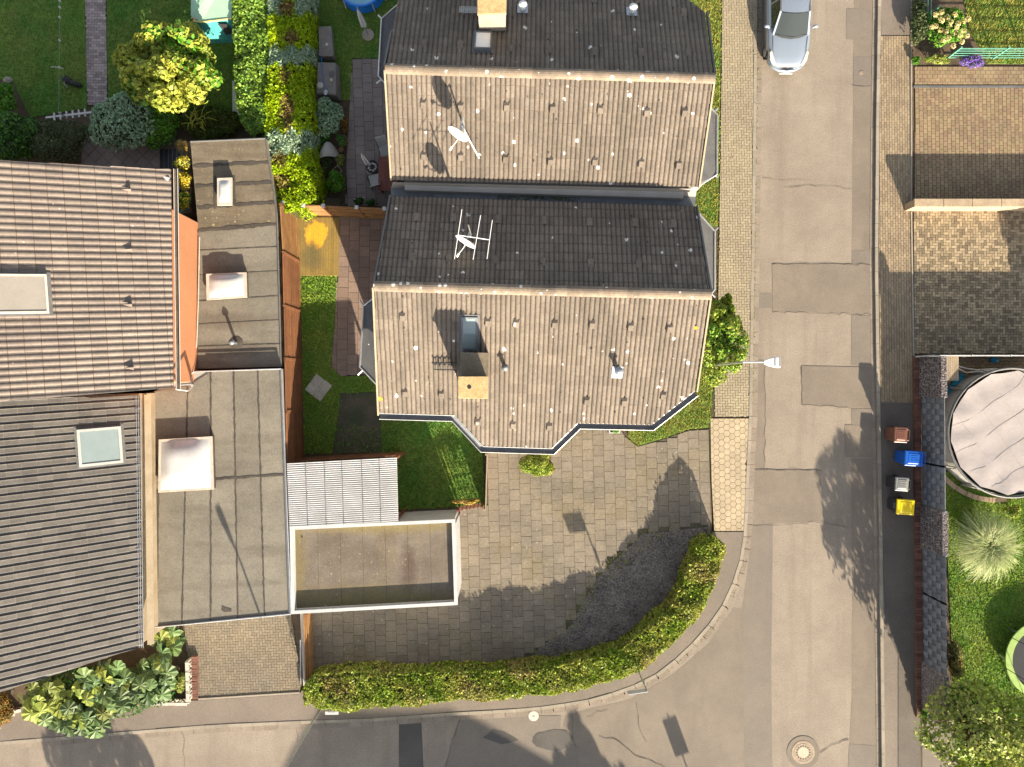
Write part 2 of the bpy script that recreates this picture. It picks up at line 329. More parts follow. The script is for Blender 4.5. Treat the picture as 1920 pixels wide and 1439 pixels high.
M['rhodo'] = leafmat('blue_green_leaf', (.3, .45, .27), (.38, .52, .33), 2.5, .4, .008)
M['darkleaf'] = leafmat('dark_green_leaf', (.045, .14, .03), (.09, .2, .035), 2.2, .45)
M['greenleaf'] = leafmat('fresh_green_leaf', (.085, .25, .016), (.15, .32, .03), 2.4, .45)
M['oliveleaf'] = leafmat('olive_leaf', (.075, .11, .04), (.12, .15, .055), 2.4, .45)
M['juniper'] = leafmat('juniper_leaf', (.06, .1, .014), (.1, .13, .02), 2.2, .4)
M['junitip'] = leafmat('golden_tip', (.42, .42, .06), (.36, .36, .05), 2.2, .25)
M['streetleaf'] = leafmat('street_shrub_leaf', (.18, .3, .025), (.3, .34, .05), 2.4, .5)
M['yellowflower'] = leafmat('yellow_petal', (.62, .48, .03), (.5, .42, .06), 4, .25)
M['yellowgrassleaf'] = leafmat('amber_grass', (.45, .32, .06), (.4, .26, .1), 4, .3)
M['bigleaf'] = leafmat('broad_leaf', (.065, .115, .04), (.11, .165, .05), 2.4, .45, .012, .15)
M['bigleaf2'] = leafmat('yellowing_broad_leaf', (.16, .21, .035), (.22, .26, .05), 2.4, .4, .012, .2)
M['autumn'] = leafmat('autumn_leaf', (.35, .14, .03), (.3, .22, .04), 5, .4, .02)
M['pampas'] = leafmat('pale_grass_blade', (.44, .46, .22), (.34, .41, .16), 3, .3, .01, .3)
M['hydra'] = leafmat('cream_flower', (.68, .6, .3), (.62, .5, .2), 6, .15, .01, .2)
M['purple'] = leafmat('purple_petal', (.2, .1, .5), (.28, .14, .55), 6, .3, .02, .2)
M['whiteflower'] = leafmat('white_petal', (.7, .7, .64), (.6, .6, .5), 6, .15, .01, .2)
M['speckle'] = leafmat('variegated_leaf', (.2, .28, .03), (.42, .43, .13), 5, .4)
M['litter'] = leafmat('dry_leaf', (.4, .33, .14), (.3, .22, .09), 3, .4)
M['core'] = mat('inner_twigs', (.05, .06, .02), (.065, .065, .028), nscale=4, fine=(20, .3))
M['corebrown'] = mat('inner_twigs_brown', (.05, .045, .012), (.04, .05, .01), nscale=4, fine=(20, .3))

# ------------------------------------------------------------------ polygons, paving, grass
def sheet(name, pts, z, m, par=None, kind=None, thick=0):
    b = MB()
    if thick: b.prism([(p[0], p[1]) for p in pts], z-thick, z)
    else: b.poly([(p[0], p[1], z) for p in pts])
    return b.build(name, m, par, kind=kind)
def inside(x, y, poly):
    c = False; n = len(poly); j = n-1
    for i in range(n):
        xi, yi, xj, yj = poly[i][0], poly[i][1], poly[j][0], poly[j][1]
        if (yi > y) != (yj > y) and x < (xj-xi)*(y-yi)/(yj-yi)+xi: c = not c
        j = i
    return c
def area2(p): return sum(p[i][0]*p[(i+1) % len(p)][1]-p[(i+1) % len(p)][0]*p[i][1] for i in range(len(p)))
def clip(subject, conv):
    out = [(p[0], p[1]) for p in subject]
    if area2(conv) < 0: conv = conv[::-1]
    for i in range(len(conv)):
        a, b = conv[i], conv[(i+1) % len(conv)]; inp = out; out = []
        if not inp: return []
        def side(p): return (b[0]-a[0])*(p[1]-a[1])-(b[1]-a[1])*(p[0]-a[0])
        for k in range(len(inp)):
            p, q = inp[k], inp[(k+1) % len(inp)]; sp, sq = side(p), side(q)
            if sp >= 0: out.append(p)
            if (sp >= 0) != (sq >= 0):
                t = sp/(sp-sq); out.append((p[0]+t*(q[0]-p[0]), p[1]+t*(q[1]-p[1])))
    return out
def bbox(poly): 
    xs = [p[0] for p in poly]; ys = [p[1] for p in poly]; return min(xs), max(xs), min(ys), max(ys)
def rot2(poly, a, o):
    c, s = math.cos(a), math.sin(a)
    return [(o[0]+c*x-s*y, o[1]+s*x+c*y) for x, y in poly]
def grid_range(poly, a, o, w, l):
    c, s = math.cos(-a), math.sin(-a)
    q = [(c*(p[0]-o[0])-s*(p[1]-o[1]), s*(p[0]-o[0])+c*(p[1]-o[1])) for p in poly]
    x0, x1, y0, y1 = bbox(q); return int(x0//w)-2, int(x1//w)+2, int(y0//l)-2, int(y1//l)+2
def pat_bond(poly, a, w, l, gap, off=.5, wobble=0):
    o = (poly[0][0], poly[0][1]); i0, i1, j0, j1 = grid_range(poly, a, o, w, l); g = gap/2; out = []
    for i in range(i0, i1):
        d = (off*l if i % 2 else 0)+random.uniform(-wobble, wobble)
        for j in range(j0, j1):
            out.append(rot2([(i*w+g, j*l+d+g), ((i+1)*w-g, j*l+d+g), ((i+1)*w-g, (j+1)*l+d-g), (i*w+g, (j+1)*l+d-g)], a, o))
    return out
def pat_herring(poly, a, w, gap):
    o = (poly[0][0], poly[0][1]); i0, i1, j0, j1 = grid_range(poly, a, o, w, w); g = gap/2; out = []
    for x in range(i0, i1):
        for y in range(j0, j1):
            t = (x-y) % 4
            if t == 0: q = (x, x+2, y, y+1)
            elif t == 2: q = (x, x+1, y-1, y+1)
            else: continue
            X0, X1, Y0, Y1 = q[0]*w+g, q[1]*w-g, q[2]*w+g, q[3]*w-g
            out.append(rot2([(X0, Y0), (X1, Y0), (X1, Y1), (X0, Y1)], a, o))
    return out
def pat_hex(poly, a, r, gap):
    o = (poly[0][0], poly[0][1]); dx, dy = r*1.5, r*math.sqrt(3); i0, i1, j0, j1 = grid_range(poly, a, o, dx, dy); out = []
    for i in range(i0, i1):
        for j in range(j0, j1):
            cx, cy = i*dx, j*dy+(dy/2 if i % 2 else 0)
            out.append(rot2([(cx+(r-gap)*math.cos(k*math.pi/3), cy+(r-gap)*math.sin(k*math.pi/3)) for k in range(6)], a, o))
    return out
def pave(region, pieces, z, m, par, name='paver', nparts=0, depth=.03, jit=.004, tilt=.0, minarea=.15, key=None, nocut=None):
    """lay convex pieces clipped to region; the first nparts (nearest the picture centre) are objects, the rest one mesh"""
    reg = [(p[0], p[1]) for p in region]; bb = bbox(reg); rest = MB(); lst = []
    for q in pieces:
        x0, x1, y0, y1 = bbox(q)
        if x1 < bb[0] or x0 > bb[1] or y1 < bb[2] or y0 > bb[3]: continue
        ins = [inside(p[0], p[1], reg) for p in q]
        full = all(ins)
        if full: lst.append((q, True))
        elif nocut is not None and any(inside(v[0], v[1], nocut) for v in q):
            if inside(sum(v[0] for v in q)/len(q), sum(v[1] for v in q)/len(q), reg): lst.append((q, True))
        else:
            c = clip(reg, q)
            if len(c) >= 3 and abs(area2(c)) > minarea*abs(area2(q)):
                d = [c[0]]
                for p in c[1:]:
                    if (p[0]-d[-1][0])**2+(p[1]-d[-1][1])**2 > 1e-6: d.append(p)
                if len(d) >= 3: lst.append((d, False))
    def cen(q): return sum(p[0] for p in q)/len(q), sum(p[1] for p in q)/len(q)
    if nparts: lst.sort(key=key or (lambda e: cen(e[0])[0]**2+cen(e[0])[1]**2))
    O = org(par); shared = {}
    for i, (q, full) in enumerate(lst):
        cx, cy = cen(q); zz = z+random.uniform(-jit, jit); tx, ty = random.uniform(-tilt, tilt), random.uniform(-tilt, tilt)
        if i < nparts:
            if full:
                ang = math.atan2(q[1][1]-q[0][1], q[1][0]-q[0][0]); c, s = math.cos(-ang), math.sin(-ang)
                loc = [(c*(p[0]-cx)-s*(p[1]-cy), s*(p[0]-cx)+c*(p[1]-cy)) for p in q]
                k = (round(abs(loc[0][0]), 3), round(abs(loc[0][1]), 3), len(q))
                if k not in shared:
                    b = MB(); b.prism(loc, -depth, 0); me = bpy.data.meshes.new(name); me.from_pydata(b.v, [], b.f); me.materials.append(m); shared[k] = me
                me = shared[k]; ob = bpy.data.objects.new(name, me); rz = ang
            else:
                b = MB(); b.prism([(p[0]-cx, p[1]-cy) for p in q], -depth, 0); me = bpy.data.meshes.new(name); me.from_pydata(b.v, [], b.f); me.materials.append(m)
                ob = bpy.data.objects.new(name, me); rz = 0
            link(ob); ob.parent = par; ob.location = (cx-O.x, cy-O.y, zz-O.z); ob.rotation_euler = (tx, ty, rz)
        else:
            n = len(q); top = [(p[0], p[1], zz+tx*(p[1]-cy)+ty*(p[0]-cx)) for p in q]
            rest.add([(p[0], p[1], z-depth) for p in q]+top, [tuple(range(n, 2*n))]+[(i_, (i_+1) % n, n+(i_+1) % n, n+i_) for i_ in range(n)])
    if rest.v: rest.build(name+'_field' if nparts else name+'s', m, par, kind='stuff')
    return len(lst)
def scatter_poly(poly, n):
    x0, x1, y0, y1 = bbox(poly); P_ = np.array([(p[0], p[1]) for p in poly]); out = []; tot = 0
    while tot < n:
        xy = np.column_stack([RNG.uniform(x0, x1, n*2), RNG.uniform(y0, y1, n*2)])
        c = np.zeros(len(xy), bool); j = len(P_)-1
        for i in range(len(P_)):
            xi, yi = P_[i]; xj, yj = P_[j]
            if yi != yj:
                c ^= ((yi > xy[:, 1]) != (yj > xy[:, 1])) & (xy[:, 0] < (xj-xi)*(xy[:, 1]-yi)/(yj-yi)+xi)
            j = i
        out.append(xy[c]); tot += c.sum()
    return np.concatenate(out)[:n]
def blades(name, xy, z, m, h=(.04, .09), w=(.03, .06), lean=.9, par=None, label=None, cat=None):
    n = len(xy); a = RNG.uniform(0, 2*np.pi, n); hh = RNG.uniform(*h, n); ww = RNG.uniform(*w, n)
    d = np.column_stack([np.cos(a), np.sin(a)]); pz = np.full(n, z)
    q = np.column_stack([-d[:, 1], d[:, 0]]); ln = RNG.uniform(.2, lean, n)*hh*1.6
    v0 = np.column_stack([xy-q*ww[:, None]/2, pz]); v1 = np.column_stack([xy+q*ww[:, None]/2, pz])
    v2 = np.column_stack([xy+d*ln[:, None], pz+hh])
    V = np.stack([v0, v1, v2], 1).reshape(-1, 3); Q = np.arange(3*n).reshape(-1, 3)
    o = np_mesh(name, V, Q, m, par, kind='stuff')
    if label: o['label'] = label
    if cat: o['category'] = cat
    return o
def lawn(name, pts, z, m, label, density=480, **k):
    s = sheet(name, pts, z, M['grassbase'], kind='structure', thick=.12)
    A = abs(area2(pts))/2
    xy = scatter_poly(pts, int(A*density)); xy = xy+RNG.normal(size=xy.shape)*.035
    blades('grass', xy, z-.005, m, label=label, cat='grass', **k)
    return s
# ------------------------------------------------------------------ ground, roads, footways
Z0, ZW, ZY = 0.0, 0.10, 0.09          # road, footway, yard levels
g = MB(); g.box(-160, 160, -160, 160, -1.0, -.16); g.build('ground', M['soil'], kind='structure')
# road bed: one sheet covering both roads and the corner
road_px = [(1424, -500), (1420, 200), (1417, 500), (1412, 780), (1404, 900), (1403, 985), (1398, 1040), (1385, 1090), (1363, 1140), (1330, 1188),
           (1285, 1235), (1235, 1273), (1180, 1300), (1110, 1322), (1030, 1336), (950, 1342), (850, 1345), (700, 1358), (560, 1362), (400, 1370),
           (200, 1386), (0, 1402), (-500, 1440), (-500, 2300), (2300, 2300), (2300, 1900), (1654, 1900), (1651, 1439), (1646, 1000), (1641, 700),
           (1639, 500), (1641, 250), (1644, 0), (1648, -500)]
road = sheet('road', PP(road_px), Z0, M['asphalt'], kind='structure', thick=.15)
def patch(pts, m, z=.004): return sheet('asphalt_patch', PP(pts), Z0+z, M[m], road)
def wob(pts, amp=1.2, step=22, closed=True):
    out = []
    for i in range(len(pts) if closed else len(pts)-1):
        a, b = pts[i], pts[(i+1) % len(pts)]; n = max(1, int(math.dist(a, b)/step))
        for k in range(n):
            t = k/n; out.append((a[0]+(b[0]-a[0])*t+(random.uniform(-amp, amp) if k else 0), a[1]+(b[1]-a[1])*t+(random.uniform(-amp, amp) if k else 0)))
    return out
patch([(1601, -300), (1645, -300), (1643, 0), (1640, 250), (1636, 480), (1597, 480), (1599, 250), (1601, 0)], 'asphalt2')
patch(wob([(1587, 17), (1634, 18), (1633, 76), (1587, 74)], .6), 'asphalt3', .008)
patch(wob([(1600, 107), (1634, 107), (1634, 162), (1600, 161)], .6), 'asphalt3', .008)
patch(wob([(1597, 470), (1634, 469), (1634, 496), (1597, 496)], .6), 'asphalt3', .008)
patch(wob([(1447, 495), (1635, 496), (1634, 589), (1448, 585)], .8), 'asphalt2', .012)
patch(wob([(1418, 550), (1446, 550), (1446, 578), (1418, 578)], .6), 'asphalt3')
patch([(1596, 591), (1634, 592), (1634, 685), (1596, 685)], 'asphalt3', .008)
patch(wob([(1503, 686), (1634, 689), (1634, 766), (1503, 759)], .8), 'asphalt2', .012)
patch([(1596, 767), (1636, 767), (1636, 830), (1600, 830), (1597, 800)], 'asphalt3', .008)
patch(wob([(1584, 797), (1636, 798), (1637, 859), (1584, 857)], .6), 'asphalt2', .012)
patch([(1596, 860), (1640, 860), (1644, 1200), (1648, 1439), (1649, 1700), (1590, 1700), (1590, 1439), (1597, 1300), (1598, 1100), (1597, 980)], 'asphalt2', .004)
patch([(1592, 1395), (1648, 1399), (1649, 1720), (1590, 1720), (1590, 1439)], 'asphalt3', .008)
patch(wob([(1413, 676), (1433, 676), (1435, 700), (1434, 878), (1413, 877)], .9), 'asphalt2', .008)
patch(wob([(1411, 880), (1540, 882), (1540, 978), (1500, 980), (1411, 984)], .9), 'asphalt2', .012)
patch([(1410, 986), (1449, 982), (1448, 1100), (1446, 1250), (1448, 1439), (1448, 1800), (1395, 1800), (1396, 1439), (1392, 1140), (1406, 1040)], 'asphalt3', .004)
patch(wob([(1376, 1140), (1392, 1142), (1394, 1300), (1396, 1439), (1396, 1700), (1160, 1700), (1160, 1439), (1120, 1420), (1050, 1380), (1060, 1342), (1180, 1312), (1260, 1266), (1330, 1205)], .7, 40), 'asphalt2', .003)
patch([(748, 1352), (790, 1350), (794, 1439), (796, 1700), (748, 1700)], 'asphalt4', .008)
patch([(862, 1344), (1052, 1342), (1050, 1380), (1120, 1420), (1160, 1439), (1160, 1700), (800, 1700), (834, 1439)], 'asphalt3', .007)
patch(wob([(1000, 1382), (1008, 1374), (1040, 1368), (1062, 1370), (1074, 1382), (1070, 1398), (1050, 1408), (1025, 1406), (1006, 1400), (998, 1392)], .8, 9), 'asphalt4', .014)
patch(wob([(905, 1383), (925, 1368), (945, 1372), (972, 1388), (940, 1396), (918, 1388)], 1.0, 9), 'asphalt4', .014)
def crack(pts, w=.035, z=.018):
    b = MB(); pts = [P(x+random.uniform(-1, 1), y+random.uniform(-1, 1)) for x, y in wob(pts, 2.2, 10, False)+[pts[-1]]]
    for i in range(len(pts)-1):
        a, c = pts[i], pts[i+1]; d = (c-a).normalized(); n = Vector((-d.y, d.x, 0))*w*random.uniform(.2, .55)
        b.add([a-n+Vector((0, 0, z)), a+n+Vector((0, 0, z)), c+n+Vector((0, 0, z)), c-n+Vector((0, 0, z))], [(0, 1, 2, 3)])
    return b.build('crack', M['crack'], road)
crack([(1123, 1379), (1160, 1390), (1190, 1415), (1220, 1425), (1260, 1450)])
crack([(1193, 1317), (1196, 1350), (1200, 1370), (1212, 1392)], .02)
crack([(1072, 1340), (1073, 1375), (1080, 1400)], .02)
crack([(1430, 335), (1470, 340), (1520, 337)], .015); crack([(1470, 352), (1550, 349), (1597, 355)], .018)
crack([(1436, 676), (1434, 760), (1433, 878)], .02); crack([(1540, 978), (1565, 985), (1590, 988)], .02)
crack([(342, 1372), (345, 1400), (348, 1445)], .02); crack([(555, 1360), (557, 1392)], .015)
crack([(1448, 497), (1530, 495), (1634, 497)], .02); crack([(1448, 586), (1540, 588), (1634, 590)], .022); crack([(1503, 687), (1503, 760), (1560, 762), (1600, 766)], .02)
crack([(862, 1345), (834, 1440)], .02); crack([(1100, 1345), (1140, 1330)], .02); crack([(1591, 1386), (1560, 1398), (1537, 1412)], .04)
crack([(1597, 160), (1634, 162)], .02); crack([(1411, 985), (1500, 982), (1540, 979)], .02); crack([(1411, 880), (1540, 882)], .018)
# kerbs and gutter bands: pieces along a polyline
def along(pts, step):
    out = []; acc = 0.0; pts = [Vector(p) for p in pts]; d_next = 0
    for i in range(len(pts)-1):
        a, b = pts[i], pts[i+1]; L_ = (b-a).length
        while d_next <= acc+L_:
            out.append(a+(b-a)*((d_next-acc)/L_)); d_next += step
        acc += L_
    return out
def kerb(name, px, w, z0, z1, step, m, off=0, jit=.004, cname='kerb_stone'):
    """a line of stones laid off..off+w to the left of the line"""
    root = bpy.data.objects.new(name, None); link(root); ORG[root.name] = Vector((0, 0, 0)); root['kind'] = 'structure'
    pt = along(PP(px), step)
    for i in range(len(pt)-1):
        a, b = pt[i], pt[i+1]; d = (b-a).normalized(); n = Vector((-d.y, d.x, 0))
        a2, b2 = a+d*.006, b-d*.006
        q = [a2+n*off, b2+n*off, b2+n*(off+w), a2+n*(off+w)]
        zz = z1+random.uniform(-jit, jit)
        MB().prism([(p.x, p.y) for p in q], z0, zz).build(cname, m, root)
    return root
westline = [(1413, -120), (1411, 200), (1407, 500), (1403, 780), (1397, 900), (1394, 990), (1388, 1040), (1375, 1085), (1353, 1133), (1320, 1180), (1276, 1226), (1228, 1263), (1173, 1290), (1107, 1309), (1030, 1322), (950, 1329), (850, 1334), (700, 1345), (560, 1350), (400, 1357), (200, 1373), (0, 1389), (-60, 1394)]
kerb('kerb', westline, .13, -.05, ZW+.015, 1.0, M['kerb'])
kerb('gutter', westline, .24, -.1, .016, .5, M['gutterline'], off=.135, cname='gutter_stone')
eastline = [(1651, 1560), (1651, 1439), (1646, 1000), (1641, 700), (1638, 500), (1640, 250), (1644, 0), (1645, -120)][::-1]
kerb('kerb', eastline, .13, -.05, ZW+.02, 1.0, M['kerb'])
kerb('gutter', [(x-7.5, y) for x, y in eastline], .15, -.1, .016, .5, M['gutterline'], cname='gutter_stone')
# footways
fw = sheet('footway', PP([(1353, -300), (1413, -300), (1413, -120), (1411, 200), (1407, 500), (1403, 783), (1330, 783), (1338, 720), (1345, 540), (1350, 200)]), ZW-.022, M['joint'], kind='structure', thick=.25)
reg = PP([(1354, -60), (1412.5, -60), (1411, 200), (1407, 500), (1403, 782), (1338, 782), (1339, 720), (1346, 540), (1351, 200)])
pave(reg, pat_herring(reg, R(1), .108, .013), ZW, M['herring'], fw, jit=.002)
hw = sheet('footway', PP([(1328, 784), (1403, 784), (1397, 900), (1394, 996), (1338, 996), (1332, 900)]), ZW-.022, M['joint'], kind='structure', thick=.25)
reg = PP([(1331, 785), (1403, 785), (1397, 900), (1394, 995), (1338, 995), (1333, 900)])
pave(reg, pat_hex(reg, R(1), .147, .008), ZW, M['honey'], hw, nparts=300, jit=.002)
aw = sheet('footway', PP([(1335, 997), (1394, 997)]+[p for p in westline[6:]]+[(-300, 1410), (-300, 1345), (30, 1325), (285, 1313), (372, 1312), (563, 1300), (575, 1280), (850, 1275), (1000, 1262), (1100, 1250), (1180, 1222), (1240, 1178), (1290, 1118), (1320, 1050)]), ZW, M['walkasphalt'], kind='structure', thick=.25)
ew = sheet('footway', PP([(1649, -300), (1706, -300), (1706, 300), (1706, 500), (1712, 800), (1718, 1100), (1724, 1439), (1726, 1560), (1658, 1560), (1657, 1439), (1652, 1000), (1647, 700), (1645, 500), (1646, 250), (1650, 0)]), ZW-.022, M['walkasphalt'], kind='structure', thick=.25)
reg = PP([(1649, 70), (1706, 70), (1705, 300), (1705, 500), (1709, 756), (1649, 754), (1646, 500), (1647, 250)])
pave(reg, pat_bond(reg, R(0.6), .107, .205, .014), ZW, M['brickwalk'], ew, jit=.002)
sheet('footway_patch', PP([(1650, -120), (1706, -120), (1706, 68), (1650, 68)]), ZW, M['walkasphalt'], ew)
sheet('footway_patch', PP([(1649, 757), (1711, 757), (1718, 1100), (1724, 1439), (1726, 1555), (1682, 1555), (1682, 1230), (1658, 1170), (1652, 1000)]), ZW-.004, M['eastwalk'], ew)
# yards: earth pads
yard = sheet('yard', PP([(-400, -400), (1352, -400), (1349, 200), (1344, 540), (1337, 720), (1330, 784), (1333, 900), (1335, 997), (1318, 1048), (1288, 1115), (1238, 1174), (1178, 1218), (1100, 1246), (1000, 1258), (850, 1271), (575, 1276), (560, 1298), (372, 1310), (285, 1311), (30, 1323), (-400, 1350)]), .05, M['soil'], kind='structure', thick=.25)
eyard = sheet('yard', PP([(1707, -400), (2500, -400), (2500, 1560), (1727, 1560), (1725, 1439), (1719, 1100), (1713, 800), (1707, 500)]), .05, M['soil'], kind='structure', thick=.25)
# front yard of slabs and gravel
M['frontbase'] = mat('yard_dirt', (.07, .06, .046), (.1, .09, .05), nscale=2, fine=(30, .25))
fy = [(912, 838), (1050, 838), (1090, 790), (1150, 790), (1174, 820), (1195, 837), (1240, 825), (1290, 807), (1328, 805), (1332, 960), (1330, 1000), (1305, 1070), (1262, 1140), (1205, 1195), (1100, 1240), (960, 1258), (800, 1266), (570, 1268), (566, 1140), (860, 1130), (862, 952), (912, 948)]
front = sheet('front_yard', PP(fy), .068, M['frontbase'], kind='structure', thick=.1)
reg = PP([(913, 839), (1050, 839), (1090, 791), (1150, 791), (1174, 821), (1195, 838), (1240, 826), (1290, 808), (1327, 806), (1331, 960), (1330, 985), (1204, 1000), (1166, 1033), (1122, 1077), (1099, 1115), (1064, 1177), (1008, 1212), (980, 1240), (800, 1258), (571, 1262), (567, 1141), (861, 1131), (863, 953), (913, 949)])
pave(reg, pat_bond(reg, R(1.5), .44, .44, .012, wobble=.07), ZY, M['slab'], front, name='paving_slab', nparts=300, jit=.004, tilt=.006, nocut=[(q.x, q.y) for q in PP([(1190, 992), (1330, 975), (1340, 1000), (1305, 1070), (1262, 1140), (1205, 1195), (1100, 1240), (975, 1262), (1000, 1205), (1052, 1170), (1088, 1108), (1112, 1070), (1156, 1026)])])
gr = PP([(1204, 1001), (1330, 987), (1330, 1000), (1305, 1070), (1262, 1140), (1205, 1195), (1100, 1240), (985, 1252), (1010, 1214), (1066, 1178), (1101, 1116), (1124, 1079), (1168, 1035)])
sheet('gravel_bed', gr, .08, M['gravel'], front)
def pebbles(name, xy, z, m, par, size=(.012, .03)):
    n = len(xy); s = RNG.uniform(*size, n); a = RNG.uniform(0, 6.28, n); V = []
    for k in range(4):
        an = a+k*np.pi/2; V.append(np.column_stack([xy[:, 0]+s*np.cos(an), xy[:, 1]+s*np.sin(an)*.8, np.full(n, z)]))
    V.append(np.column_stack([xy[:, 0], xy[:, 1], z+s*.9])); V = np.stack(V, 1).reshape(-1, 3)
    b = np.arange(n)[:, None]*5; Q = np.concatenate([np.column_stack([b+k, b+(k+1) % 4, b+4]) for k in range(4)])
    return np_mesh(name, V, Q, m, par, kind='stuff')
pebbles('pebbles', scatter_poly(gr, 9000), .08, M['gravel'], front, size=(.02, .05))
blades('weeds', scatter_poly(PP([(1215, 985), (1240, 1000), (1120, 1110), (1070, 1190), (1010, 1225), (990, 1225), (1050, 1178), (1100, 1085)]), 500), .075, M['grass_dry'], h=(.03, .1), par=front)
blades('weeds', scatter_poly(PP([(960, 1235), (1150, 1195), (1160, 1235), (960, 1252)]), 500), .075, M['grass_dry'], h=(.03, .1), par=front)
# left drive, garden path, terraces
def paved(name, px, pattern, z, m, piece='paver', nparts=0, base='joint', **k):
    s = sheet(name, PP(px), z-.02, M[base], kind='structure', thick=.08)
    reg = PP(px); pave(reg, pattern(reg), z, M[m], s, name=piece, nparts=nparts, **k); return s
paved('driveway', [(345, 1140), (545, 1140), (566, 1268), (563, 1298), (372, 1310), (352, 1230)], lambda r: pat_herring(r, R(2), .112, .012), ZY, 'leftdrive', jit=.003)
MB().bar(P(372, 1311.5, ZW+.012), P(562, 1299.5, ZW+.012), .07, .03).build('drive_kerb', M['kerb'], bpy.data.objects['driveway'])
paved('garden_path', [(161, -60), (200, -60), (204, 200), (166, 200)], lambda r: pat_bond(r, R(89), .115, .225, .012), ZY+.01, 'path', jit=.003)
paved('terrace', [(637, 403), (722, 403), (712, 560), (706, 700), (640, 706), (622, 688), (629, 600)], lambda r: pat_bond(r, R(-1), .43, .43, .014, wobble=.04), ZY, 'terr', 'paving_slab', 200, jit=.004, tilt=.004)
paved('patio', [(661, 112), (745, 112), (745, 388), (648, 388), (651, 300), (657, 190)], lambda r: pat_bond(r, R(2), .4, .4, .014, wobble=.04), ZY, 'terrgrey', 'paving_slab', 200, jit=.004, tilt=.004)
paved('garden_terrace', [(155, 255), (330, 255), (335, 320), (155, 320)], lambda r: pat_bond(r, R(45), .4, .4, .014, off=0), ZY, 'terrgrey', 'paving_slab', 200)
paved('driveway', [(1713, 127), (2050, 127), (2050, 160), (1713, 160)], lambda r: pat_bond(r, R(90), .16, .21, .012), ZY, 'drive1', jit=.003)
paved('driveway', [(1713, 166), (2050, 166), (2050, 392), (1713, 392)], lambda r: pat_bond(r, R(1), .165, .215, .016), ZY, 'drive1', jit=.003)
paved('driveway', [(1711, 396), (2050, 396), (2050, 664), (1713, 664)], lambda r: pat_herring(r, R(0), .112, .014), ZY, 'drive2', jit=.003)
MB().bar(P(1713, 163, .085), P(2050, 163, .085), .1, .03).build('drain_channel', M['lead'], eyard)
for a, b in (((1708.5, -120), (1708.5, 396)), ((1708.5, 398), (1713, 668))):
    kb = MB().bar(P(*a, ZW+.01), P(*b, ZW+.01), .06, .05).build('edging_stone', M['kerb'], eyard)
sheet('side_path', PP([(1727, 1350), (1790, 1330), (1820, 1560), (1729, 1560)]), .062, M['walkasphalt'], eyard)
# lawns
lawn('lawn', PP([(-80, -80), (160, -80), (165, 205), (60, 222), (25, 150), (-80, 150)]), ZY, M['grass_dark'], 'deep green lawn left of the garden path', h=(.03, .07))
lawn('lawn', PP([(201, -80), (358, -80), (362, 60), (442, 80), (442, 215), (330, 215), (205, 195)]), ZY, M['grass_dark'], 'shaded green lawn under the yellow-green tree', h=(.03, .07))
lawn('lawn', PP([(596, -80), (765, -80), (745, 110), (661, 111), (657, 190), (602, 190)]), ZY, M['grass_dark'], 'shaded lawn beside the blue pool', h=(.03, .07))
lawn('lawn', PP([(560, 518), (633, 518), (628, 600), (621, 689), (640, 707), (703, 704), (710, 735), (640, 737), (624, 850), (567, 850)]), ZY, M['grass'], 'short lawn strip along the brown fence')
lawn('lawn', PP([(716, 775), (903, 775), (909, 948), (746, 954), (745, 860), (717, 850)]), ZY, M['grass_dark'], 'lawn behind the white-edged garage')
lawn('lawn', PP([(1280, -80), (1351, -80), (1349, 200), (1345, 425), (1290, 425)]), ZY, M['grass_dry'], 'dry grass verge between roof and footway')
lawn('lawn', PP([(1215, 690), (1337, 690), (1332, 784), (1327, 802), (1289, 805), (1240, 823), (1196, 836), (1177, 820), (1180, 790)]), ZY, M['grass_dry'], 'sunburnt front lawn beside the slab yard')
lawn('lawn', PP([(1795, -80), (2060, -80), (2060, 121), (1850, 121), (1843, 105), (1815, 60)]), ZY, M['grass_dry'], 'sunny lawn behind the green fence')
lawn('lawn', PP([(1768, 885), (2060, 885), (2060, 1520), (1800, 1520), (1786, 1290), (1776, 1080)]), ZY, M['grass'], 'lawn around the trampoline')
mp = sheet('bare_bed', PP([(624, 737), (709, 736), (716, 776), (717, 849), (627, 849)]), .082, M['mosspath'], kind='structure', thick=.05)
blades('weeds', scatter_poly(PP([(626, 790), (716, 800), (716, 848), (628, 848)]), 350), .08, M['greenleaf'], h=(.03, .07), par=mp)
blades('weeds', scatter_poly(PP([(1418, -60), (1424, -60), (1412, 780), (1407, 780)]), 700), .014, M['grass_dry'], h=(.02, .05), par=road)
blades('weeds', scatter_poly(PP([(1346, 425), (1352, 425), (1340, 700), (1336, 700)]), 300), .05, M['grass_dry'], h=(.02, .06), par=fw)

lf = scatter_poly(PP([(-60, -60), (150, -60), (160, 205), (60, 215), (20, 160), (-60, 150)]), 130)
def litter(name, xy, z, m, label, size=(.03, .06)):
    n = len(xy); s_ = RNG.uniform(*size, n)[:, None]; a = RNG.uniform(0, 6.28, n); d = np.column_stack([np.cos(a), np.sin(a)]); e = np.column_stack([-d[:, 1], d[:, 0]])
    V = np.stack([np.column_stack([xy+d*s_*.5, np.full(n, z)+.02]), np.column_stack([xy+e*s_*.3, np.full(n, z)]), np.column_stack([xy-d*s_*.5, np.full(n, z)+.015]), np.column_stack([xy-e*s_*.3, np.full(n, z)+.01])], 1).reshape(-1, 3)
    o = np_mesh(name, V, np.arange(4*n).reshape(-1, 4), M[m], None, kind='stuff'); o['label'] = label; o['category'] = 'leaves'; return o
litter('fallen_leaves', lf, ZY+.05, 'litter', 'fallen pale leaves on the left lawn')
kp = [P(x+random.uniform(3, 17)*.6, y+random.uniform(3, 14)*.6) for x, y in wob(westline[5:17], 1, 4, False)]
